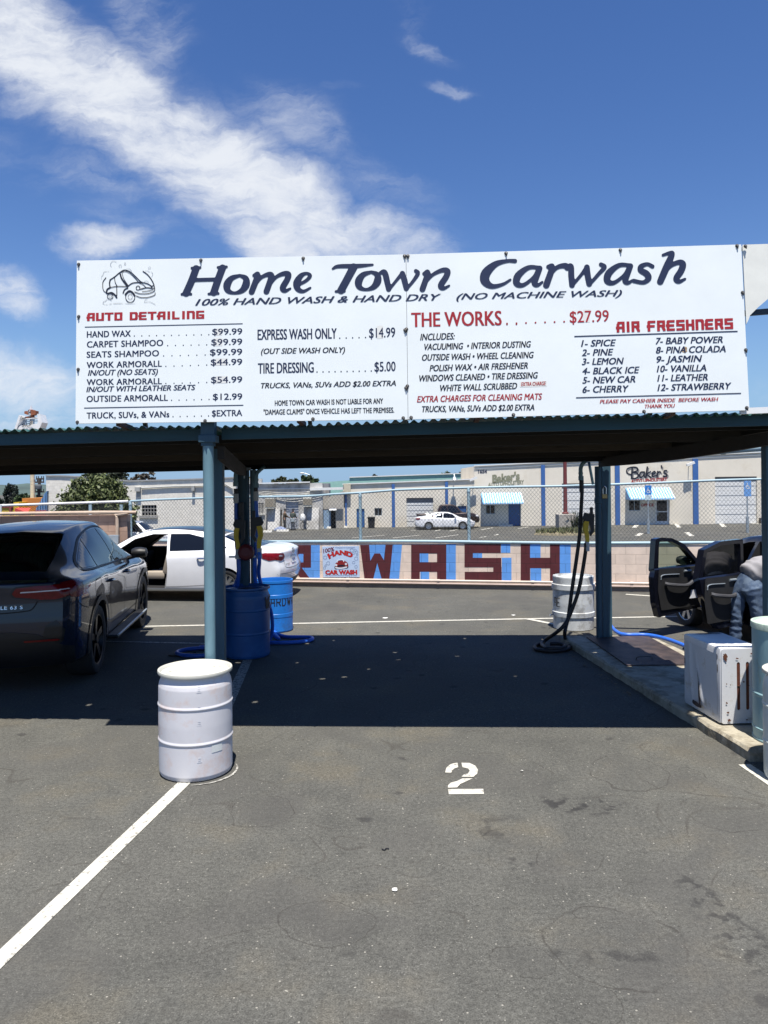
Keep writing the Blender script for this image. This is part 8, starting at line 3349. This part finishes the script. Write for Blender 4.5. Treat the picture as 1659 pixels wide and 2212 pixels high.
def leaves(n, blobs, size, seed, squash=1.0, clump=0):
    """leaf-sized faces spread through the volume of several ellipsoids, in clumps"""
    q = random.Random(seed)
    b = MB()
    tot = sum(bl[3] * bl[4] * bl[5] for bl in blobs)
    for (cx_, cy_, cz_, rx, ry, rz) in blobs:
        k = int(n * rx * ry * rz / tot)
        cl = []
        for _ in range(max(6, k // 28)):
            while True:
                p = Vector((q.uniform(-1, 1), q.uniform(-1, 1), q.uniform(-1, 1)))
                if .25 < p.length < 1:
                    break
            cl.append(p * (.70 + .38 * q.random()))
        for _ in range(k):
            c = q.choice(cl)
            p = Vector((cx_ + (c.x + q.gauss(0, .10)) * rx, cy_ + (c.y + q.gauss(0, .10)) * ry, cz_ + (c.z + q.gauss(0, .10)) * rz))
            s = size * q.uniform(.6, 1.3)
            a = Vector((q.uniform(-1, 1), q.uniform(-1, 1), q.uniform(-.6, 1))).normalized()
            t = a.cross(Vector((q.uniform(-1, 1), q.uniform(-1, 1), q.uniform(-1, 1)))).normalized()
            u = a.cross(t)
            b.add([p - t * s, p - u * s * .55, p + t * s, p + u * s * .55], [(0, 1, 2, 3)], mat=q.choice((0, 0, 1, 2)))
    return b


def leaf_mats(nm, c):
    return [mat(nm + '_leaf', c, .6, var=.25, scale=1.5), mat(nm + '_pale_leaf', tuple(x * 1.6 for x in c), .6, var=.2, scale=1.5), mat(nm + '_deep_leaf', tuple(x * .6 for x in c), .7, var=.2, scale=1.5)]


def trunk(b, base, top, r, limbs, seed):
    q = random.Random(seed)
    base, top = Vector(base), Vector(top)
    mid = base.lerp(top, .5) + Vector((q.uniform(-.1, .1), q.uniform(-.1, .1), 0))
    b.tube([(*base, r), (*mid, r * .8), (*top, r * .5)], r, 8)
    for l in limbs:
        s = base.lerp(top, q.uniform(.5, .95))
        e = Vector(l)
        b.tube([(*s, r * .45), (*(s.lerp(e, .5) + Vector((0, 0, .15))), r * .28), (*e, r * .08)], r, 6)


M_BARK = mat('grey_brown_bark', (.13, .10, .075), .9, var=.3, scale=5)
# round tree in front of the cream building
YT = 46.0
tl, tr_, ttop, tbot = at(108, 1060, YT), at(298, 1060, YT), at(200, 1016, YT), at(200, 1112, YT)
cxT = (tl.x + tr_.x) / 2
tr1 = thing('tree', 'round bushy olive green tree in front of the cream block building', 'tree', (cxT, YT, GZ))
hgt = ttop.z - GZ
wT = tr_.x - tl.x
b = MB()
trunk(b, (0, 0, 0), (.1, 0, hgt * .55), .20, [(wT * .3, .2, hgt * .62), (-wT * .32, 0, hgt * .55), (.3, -.8, hgt * .8), (-.6, .5, hgt * .85), (wT * .2, -.6, hgt * .45), (-wT * .25, -.5, hgt * .4)], 3)
b.obj('trunk', M_BARK, tr1, smooth=True)
bl = [(0, 0, hgt * .62, wT * .36, 1.7, hgt * .36), (-wT * .24, 0, hgt * .48, wT * .24, 1.5, hgt * .27), (wT * .25, 0, hgt * .50, wT * .23, 1.5, hgt * .30), (wT * .12, 0, hgt * .74, wT * .22, 1.3, hgt * .22), (-wT * .1, -.4, hgt * .33, wT * .36, 1.6, hgt * .22), (wT * .33, .2, hgt * .33, wT * .16, 1.2, hgt * .20), (-wT * .14, 0, hgt * .76, wT * .14, 1, hgt * .16)]
leaves(15000, bl, .125, 8).obj('crown', leaf_mats('olive', (.080, .098, .032)), tr1)
# other trees, smaller in view
def far_tree(name, lab, x0, x1, y0, y1, Y, n, size, col, seed, nm, blobs=None, group='trees beyond the buildings'):
    a, c = at(x0, y1, Y), at(x1, y0, Y)
    w_, cxx = abs(c.x - a.x), (a.x + c.x) / 2
    t = thing(name, lab, 'tree', (cxx, Y, GZ), 0, group)
    zt_, zb_ = c.z - GZ, a.z - GZ
    hh = zt_ - zb_
    b = MB()
    trunk(b, (0, 0, 0), (0, 0, zb_ + hh * .6), max(.18, hh * .05), [(w_ * .3, .2, zb_ + hh * .6), (-w_ * .3, 0, zb_ + hh * .55), (0, .5, zb_ + hh * .85)], seed)
    b.obj('trunk', M_BARK, t, smooth=True)
    bl = blobs or [(-.22, .42, .30, .40), (.20, .45, .32, .42), (0, .66, .28, .34), (.34, .30, .17, .26), (-.36, .30, .15, .24)]
    leaves(n, [(x * w_, 0, zb_ + z * hh, rx * w_, rx * w_ * .9, rz * hh) for x, z, rx, rz in bl], size, seed).obj('crown', leaf_mats(nm, col), t)
    return t


far_tree('tree', 'dark conifer tops behind the cream building, above the round tree', 172, 275, 1012, 1050, 95, 1500, .34, (.026, .034, .020), 21, 'conifer')
far_tree('tree', 'thin brownish tree behind the cream building roof beside the conifers', 272, 342, 1017, 1048, 100, 500, .26, (.075, .062, .045), 22, 'brown')
far_tree('tree', 'green tree top directly behind the rear left timber post', 500, 556, 1012, 1056, 96, 700, .30, (.055, .075, .022), 23, 'olive')
far_tree('tree', 'pale green tree top above the grey workshop roof, left of the darker one', 588, 634, 1030, 1052, 96, 500, .26, (.075, .082, .035), 24, 'pale')
far_tree('tree', 'dark green pointed tree top above the grey workshop roof near the street lamp', 630, 686, 1024, 1052, 96, 700, .28, (.038, .062, .022), 25, 'deep')
far_tree('tree', 'lone dark tree top above the mint roof, left of the others', 802, 818, 1024, 1042, 110, 260, .30, (.020, .030, .018), 26, 'conifer')
far_tree('tree', 'small green tree top above the mint roof beside the cream wall, left one', 950, 978, 1019, 1036, 110, 320, .30, (.030, .050, .022), 27, 'deep')
far_tree('tree', 'wider green tree top above the mint roof nearest the cream wall', 976, 1020, 1018, 1036, 112, 380, .30, (.034, .055, .024), 28, 'deep')
# cedar with drooping tiers
YD = 150.0
cpos = at(24, 1079, YD)
ced = thing('tree', 'tall dark cedar with drooping tiers at the far left', 'tree', (cpos.x, YD, GZ), 0, 'trees at the far left')
zc = lambda zy: at(*VX(190, zy), YD).z - GZ
b = MB()
trunk(b, (0, 0, 0), (0, 0, zc(1545)), .45, [], 31)
b.obj('trunk', M_BARK, ced, smooth=True)
q = random.Random(31)
bl = []
sc_px = YD / 1662
for (zy, hw) in ((1545, 35), (1580, 55), (1620, 75), (1665, 110), (1720, 95), (1790, 120), (1850, 130)):
    w_ = hw / 8.06 * sc_px
    for sg in (-1, 1):
        for k in range(4):
            t = (k + 1) / 4
            bl.append((sg * w_ * t, q.uniform(-1, 1), zc(zy) - t * t * w_ * .35, w_ * .22, w_ * .4, .42))
leaves(2600, bl, .34, 33).obj('crown', leaf_mats('cedar', (.020, .030, .022)), ced)
far_tree('tree', 'spreading dark tree behind the cedar at the far left', 34, 66, 1064, 1092, 140, 900, .42, (.024, .036, .020), 34, 'deep', group='trees at the far left')
far_tree('tree', 'cut-off dark tree at the left picture edge beside the cedar', -40, 6, 1056, 1092, 145, 800, .42, (.022, .032, .020), 35, 'cedar', group='trees at the far left')
far_tree('tree', 'low dark tree at the foot of the utility pole', 76, 96, 1066, 1092, 150, 500, .42, (.024, .036, .022), 36, 'deep', group='trees at the far left')
# planter: dry ground cover and a shrub
pc = gnd(*ZR(225, 690), z=GZ)
b = MB()
b.lathe([(2.3, 0), (2.2, .12), (1.9, .20), (.1, .28)], 30, M=Matrix.Scale(.55, 4, (0, 1, 0)))
o = b.obj('planter_bed', mat('dry_soil', (.20, .17, .11), .95, var=.3, scale=3))
o.location = pc
structure(o)
q = random.Random(6)
b = MB()
for _ in range(1100):
    a, rr = q.uniform(0, 2 * PI), 2.15 * math.sqrt(q.random())
    p = Vector((rr * math.cos(a), rr * math.sin(a) * .55, .12 + .14 * (1 - rr / 2.2)))
    t = Vector((q.uniform(-1, 1), q.uniform(-1, 1), 0)).normalized() * .06
    tip = p + Vector((q.uniform(-.15, .15), q.uniform(-.15, .15), q.uniform(.15, .42)))
    b.add([p - t, p + t, tip], [(0, 1, 2)], mat=q.choice((0, 1, 2)))
o = b.obj('ground_cover', leaf_mats('dry_green', (.12, .125, .055)))
o.location = pc
o['kind'] = 'stuff'
o['label'] = 'dry ground cover in the planter'
pa_ = gnd(*ZR(310, 668), z=GZ)
shb = thing('shrub', 'dark spiky shrub beside the concrete pole base', 'shrub', tuple(pa_))
b = MB()
q = random.Random(12)
for _ in range(420):
    a, el = q.uniform(0, 2 * PI), q.uniform(.15, 1.45)
    d = Vector((math.cos(a) * math.cos(el), math.sin(a) * math.cos(el), math.sin(el)))
    s = d.cross(Vector((0, 0, 1))).normalized() * .07
    L2 = q.uniform(1.0, 1.75)
    o_ = Vector((q.uniform(-.5, .5), q.uniform(-.4, .4), .1))
    b.add([o_ - s, o_ + s, o_ + d * L2], [(0, 1, 2)], mat=q.choice((0, 1, 2)))
b.obj('leaves', leaf_mats('agave', (.040, .055, .025)), shb)
b = MB()
b.lathe([(.35, 0), (.25, .5), (.05, .6)], 8)
b.obj('stem', M_BARK, shb)

# ---------------------------------------------------------------- hills
def hill(pts, Y, m, depth=600):
    b = MB()
    n = len(pts)
    P = [at(x, y, Y) for x, y in pts]
    for k, p in enumerate(P):
        b.v += [(p.x, Y - depth, GZ - 5), (p.x, Y - depth * .3, GZ + (p.z - GZ) * .62), (p.x, Y, p.z), (p.x, Y + depth, GZ - 5)]
    for k in range(n - 1):
        for j in range(3):
            b.f.append((4 * k + j, 4 * k + 4 + j, 4 * k + 5 + j, 4 * k + 1 + j)); b.mi.append(0)
    return structure(b.obj('hill', m, smooth=True), 'distant wooded hill')


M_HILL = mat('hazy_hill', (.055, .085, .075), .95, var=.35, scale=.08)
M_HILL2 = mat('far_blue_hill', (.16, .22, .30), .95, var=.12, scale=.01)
rr_ = random.Random(8)
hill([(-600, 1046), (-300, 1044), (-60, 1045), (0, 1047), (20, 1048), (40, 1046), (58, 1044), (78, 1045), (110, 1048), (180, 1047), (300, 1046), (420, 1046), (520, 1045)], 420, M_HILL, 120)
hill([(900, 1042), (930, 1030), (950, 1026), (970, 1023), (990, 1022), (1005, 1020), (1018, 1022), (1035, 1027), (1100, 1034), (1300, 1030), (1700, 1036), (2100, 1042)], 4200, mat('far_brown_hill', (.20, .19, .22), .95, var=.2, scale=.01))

# ---------------------------------------------------------------- vehicles in the lower lot
pk = thing('parked_car', 'white pickup truck parked behind the fence left of the white saloon', 'pickup', (0, 0, GZ), 0)
SPK = dict(zb=.42, zs=[(-2.6, 1.02), (-.9, 1.05), (.2, 1.06), (1.4, 1.06), (2.2, .98), (2.5, .85)],
           zr=[(-2.6, 1.06), (-1.0, 1.08), (-.85, 1.25), (-.72, 1.62), (-.5, 1.72), (.2, 1.74), (.55, 1.66), (1.05, 1.26), (1.25, 1.14), (1.9, 1.10), (2.3, 1.0), (2.5, .90)],
           ze=[(-2.6, 1.04), (-1.0, 1.05), (-.85, 1.2), (-.72, 1.55), (-.5, 1.65), (.2, 1.67), (.55, 1.58), (1.05, 1.2), (1.25, 1.10), (1.9, 1.06), (2.3, .97), (2.5, .88)],
           wh=[(-2.6, .82), (-2.4, .88), (0, .89), (1.8, .89), (2.3, .82), (2.5, .70)], wr=[(-2.6, .78), (-1, .78), (-.7, .60), (.5, .60), (1.2, .74), (2.5, .55)],
           rear=[(.4, -2.58), (.8, -2.6), (1.05, -2.58)], front=[(.4, 2.42), (.7, 2.5), (1.0, 2.44)], axles=(-1.55, 1.60), half=.88, rw=.36, arch=.42, bow=.03, bowf=.10)
body, bvp = shell(SPK, P_WHT, pk, res=40)
for ax in SPK['axles']:
    for sg in (1, -1):
        wheel(pk, ax, sg, .88, .36, .22, M_RIMS, 6, .62)
for sg in (1, -1):
    patch(bvp, [(1.02, 1.10), (.52, 1.58), (-.02, 1.64), (-.05, 1.12)], 'side', .016, 'side_window', M_GLASS, pk, sg, h=.03)
    patch(bvp, [(-.15, 1.12), (-.13, 1.63), (-.52, 1.60), (-.66, 1.14)], 'side', .016, 'side_window', M_GLASS, pk, sg, h=.03)
    seam(bvp, [[(-.08, 1.05), (-.08, .5)], [(1.15, 1.05), (1.12, .5)]], 'side', 'door_seam', M_SEAMK, pk, sg, r=.01)
    patch(bvp, [(2.2, .80), (2.2, .95), (2.44, .90), (2.46, .78)], 'side', .016, 'headlamp', M_LAMPC, pk, sg, h=.03)
    seam(bvp, [[(.12, .98), (.28, .98)]], 'side', 'door_handle', M_TRIMK, pk, sg, r=.025, off=.012)
    b = MB()
    b.box(.78, .95, sg * .92 - .10, sg * .92 + .10, 1.12, 1.28, bev=.03)
    b.obj('mirror', M_TRIMK, pk)
patch(bvp, [(.60, -.52), (.60, .52), (1.12, .64), (1.12, -.64)], 'top', .016, 'windscreen', M_GLASS, pk, h=.05)
c = at(372, 1150, 47.0)
pk.location = (c.x - 2.45, 47.0, GZ)
pk.rotation_euler = (0, 0, R(-4))

fs_ = thing('parked_car', 'white saloon parked before the white roller door in the lower lot', 'car', (0, 0, GZ), 0)
SF = dict(SS)
body, bvf = shell(SF, P_WHT, fs_, res=40)
for ax in SF['axles']:
    for sg in (1, -1):
        wheel(fs_, ax, sg, .90, .325, .22, M_RIMS, 7, .70)
for sg in (1, -1):
    patch(bvf, [(.98, .94), (.55, 1.25), (.15, 1.345), (-.16, 1.345), (-.20, .975)], 'side', .016, 'side_window', M_GLASS, fs_, sg, h=.03)
    patch(bvf, [(-.27, .985), (-.22, 1.345), (-.62, 1.335), (-1.05, 1.20), (-1.18, 1.03)], 'side', .016, 'side_window', M_GLASS, fs_, sg, h=.03)
    seam(bvf, [[(-.23, .95), (-.23, .3)], [(1.05, .88), (1.05, .3)], [(-1.15, 1.0), (-1.0, .6), (-.95, .32)]], 'side', 'door_seam', M_SEAMK, fs_, sg, r=.008)
    patch(bvf, [(-2.40, .84), (-2.42, .97), (-2.15, .98), (-2.05, .92), (-2.16, .84)], 'side', .018, 'tail_lamp', M_LAMP, fs_, sg, h=.03)
    patch(bvf, [(1.95, .64), (1.90, .74), (2.25, .66), (2.30, .58)], 'side', .018, 'headlamp', M_LAMPC, fs_, sg, h=.03)
    b = MB()
    b.box(.72, .88, sg * .97 - .09, sg * .97 + .09, .95, 1.08, bev=.03)
    b.obj('mirror', P_WHT, fs_)
patch(bvf, [(-2.0, -.56), (-2.0, .56), (-1.25, .50), (-1.25, -.50)], 'top', .016, 'rear_glass', M_GLASSB, fs_, h=.05)
patch(bvf, [(.40, -.52), (.40, .52), (1.2, .62), (1.2, -.62)], 'top', .016, 'windscreen', M_GLASS, fs_, h=.05)
c0, c1 = gnd(*Z7(725, 583), z=GZ), gnd(*Z7(940, 580), z=GZ)
mid = (c0 + c1) / 2
fs_.location = (mid.x * 64.0 / mid.y, 64.0, GZ)

bt = thing('parked_car', 'dark brown-black pickup parked behind the white saloon in the lower lot', 'pickup', (0, 0, GZ), 0)
sc3 = dict(SPK)
sc3['zr'] = [(x, z * 1.12) for x, z in SPK['zr']]
sc3['ze'] = [(x, z * 1.12) for x, z in SPK['ze']]
sc3['zs'] = [(x, z * 1.12) for x, z in SPK['zs']]
body, bvt = shell(sc3, car_paint('dark_brown_car_paint', (.022, .012, .010), .2, .35), bt, res=40)
for ax in sc3['axles']:
    for sg in (1, -1):
        wheel(bt, ax, sg, .88, .38, .22, M_RIMS, 6, .66)
for sg in (1, -1):
    patch(bvt, [(1.0, 1.26), (.52, 1.76), (-.02, 1.83), (-.05, 1.26)], 'side', .016, 'side_window', M_GLASS, bt, sg, h=.03)
    patch(bvt, [(-.15, 1.26), (-.13, 1.82), (-.52, 1.78), (-.66, 1.27)], 'side', .016, 'side_window', M_GLASS, bt, sg, h=.03)
    patch(bvt, [(2.2, .95), (2.2, 1.08), (2.44, 1.02), (2.46, .92)], 'side', .016, 'headlamp', M_LAMPC, bt, sg, h=.03)
patch(bvt, [(.60, -.52), (.60, .52), (1.12, .64), (1.12, -.64)], 'top', .016, 'windscreen', M_GLASS, bt, h=.05)
c = gnd(*Z7(1052, 568), z=GZ)
bt.location = (c.x * 66.1 / c.y - 2.35, 66.1, GZ)
bt.scale = (1.05, 1.05, 1.05)

# ---------------------------------------------------------------- two people and a bicycle by the grey workshop
def standing(label, px_, Y, coat, trou, hatm, face, reach, hat=True, s=1.0):
    p = gnd(*px_, z=GZ)
    p = Vector((p.x * Y / p.y, Y, GZ))
    t = thing('person', label, 'person', tuple(p), R(face), 'people by the grey workshop')
    k = s
    L = lambda c: [(x * k, y * k, z * k, r_ * k) for x, y, z, r_ in c]
    pel = (0, 0, .95, .125)
    legs = [L([(.02, s_ * .12, .08, .05), (.02, s_ * .11, .50, .06), (0, s_ * .09, .86, .085), pel]) for s_ in (1, -1)]
    tor = L([pel, (0, 0, 1.15, .12), (.02, 0, 1.38, .145), (.03, 0, 1.50, .06), (.05, 0, 1.60, .085), (.06, 0, 1.70, .075)])
    arms = [L([(.02, 0, 1.38, .145), (.02, s_ * .20, 1.38, .062), (.06 if reach < 1 else .18, s_ * .26, 1.12, .048), (.20 + .2 * reach, s_ * .20, .98 + .05 * reach, .035)]) for s_ in (1, -1)]
    skin_obj('body', legs + [tor] + arms, M_SKIN, t, 1)
    skin_obj('coat', [L([(0, 0, .88, .155), (0, 0, 1.10, .15), (.02, 0, 1.38, .17), (.03, 0, 1.47, .09)])] + [L([(.02, 0, 1.38, .17), (.02, s_ * .20, 1.38, .085), (.06 if reach < 1 else .18, s_ * .26, 1.12, .068), (.18 + .2 * reach, s_ * .205, .995 + .05 * reach, .052)]) for s_ in (1, -1)], coat, t, 1)
    skin_obj('trousers', [L([(.02, s_ * .12, .05, .075), (.02, s_ * .11, .50, .085), (0, s_ * .09, .84, .11), (0, 0, .95, .15)]) for s_ in (1, -1)], trou, t, 1)
    b = MB()
    b.lathe([(.15 if hat else .10, -.0), (.15 if hat else .11, .02), (.10, .03), (.095, .09), (.05, .12), (.01, .125)], 14, M=Matrix.Translation((.05 * k, 0, 1.66 * k)))
    b.obj('hat', hatm, t, smooth=True)
    for s_ in (1, -1):
        b = MB()
        b.box(-.08, .20, s_ * .12 - .05, s_ * .12 + .05, 0, .09, bev=.03)
        b.obj('shoe', M_SHOE, t)
        hand(t, ((.20 + .2 * reach) * k, s_ * .20 * k, (.98 + .05 * reach) * k), (1, 0, -.3), M_SKIN)
    return t


standing('person in brown coat and dark trousers reaching towards the grey door', ZL(872, 684), 64.8, mat('brown_coat', (.11, .075, .045), .9, var=.2), mat('black_trousers', (.025, .025, .03), .9), mat('black_cap', (.012, .012, .014), .8), 20, 1.0, False, 1.02)
standing('person in dark green jacket and pale trousers with a brimmed hat', ZL(940, 688), 64.6, mat('dark_green_jacket', (.05, .065, .055), .9, var=.2), mat('pale_trousers', (.36, .34, .32), .9), mat('black_cap', (.012, .012, .014), .8), 60, .4, True, 1.02)
pb_ = gnd(*ZL(985, 690), z=GZ)
bike = thing('bicycle', 'bicycle with white bag beside the hatted person', 'bicycle', (pb_.x * 64.6 / pb_.y, 64.6, GZ), R(15))
M_BKF = mat('dark_bike_frame', (.03, .03, .035), .4)
for x_ in (-.50, .50):
    b = MB()
    b.tube([(x_ + .33 * math.cos(a * PI / 12), 0, .34 + .33 * math.sin(a * PI / 12)) for a in range(25)], .022, 6, smooth=0)
    o = b.obj('wheel', M_TYRE, bike)
    b = MB()
    for a in range(8):
        b.tube([(x_, 0, .34), (x_ + .32 * math.cos(a * PI / 4), 0, .34 + .32 * math.sin(a * PI / 4))], .006, 4, smooth=0)
    b.obj('spokes', M_GALV, o)
b = MB()
for p, q_ in (((-.5, 0, .34), (-.1, 0, .32)), ((-.1, 0, .32), (-.18, 0, .85)), ((-.5, 0, .34), (-.16, 0, .75)), ((-.1, 0, .32), (.36, 0, .75)), ((-.16, 0, .75), (.34, 0, .82)), ((.5, 0, .34), (.33, 0, .95))):
    b.tube([p, q_], .022, 6, smooth=0)
b.obj('frame', M_BKF, bike)
b = MB()
b.tube([(.28, -.28, 1.0), (.33, -.1, .98), (.33, .1, .98), (.28, .28, 1.0)], .016, 6)
b.obj('handlebar', M_BKF, bike)
b = MB()
b.box(-.30, -.06, -.07, .07, .86, .91, bev=.02)
b.obj('saddle', M_BLACK, bike)
b = MB()
b.lathe([(.02, -.28), (.20, -.22), (.25, 0), (.18, .22), (.05, .34)], 12, M=Matrix.Translation((.36, -.12, 1.05)))
b.obj('bag', M_WHT2, bike, smooth=True)
b = MB()
b.box(-.68, -.34, -.2, .2, .70, 1.02, bev=.03)
b.obj('basket', mat('grey_basket', (.30, .34, .36), .8), bike)
b = MB()
p = gnd(*ZL(838, 680), z=GZ)
b.lathe([(.05, 0), (.55, .02), (.48, .16), (.2, .30), (.02, .34)], 12, M=Matrix.Scale(.6, 4, (0, 1, 0)))
o = b.obj('bundle', mat('blue_grey_bundle', (.20, .24, .36), .9, var=.3, scale=4), smooth=True)
o.location = (p.x * 64.5 / p.y, 64.5, GZ)
tag(o, 'blue-grey bundle of bags on the ground left of the two people', 'bundle')
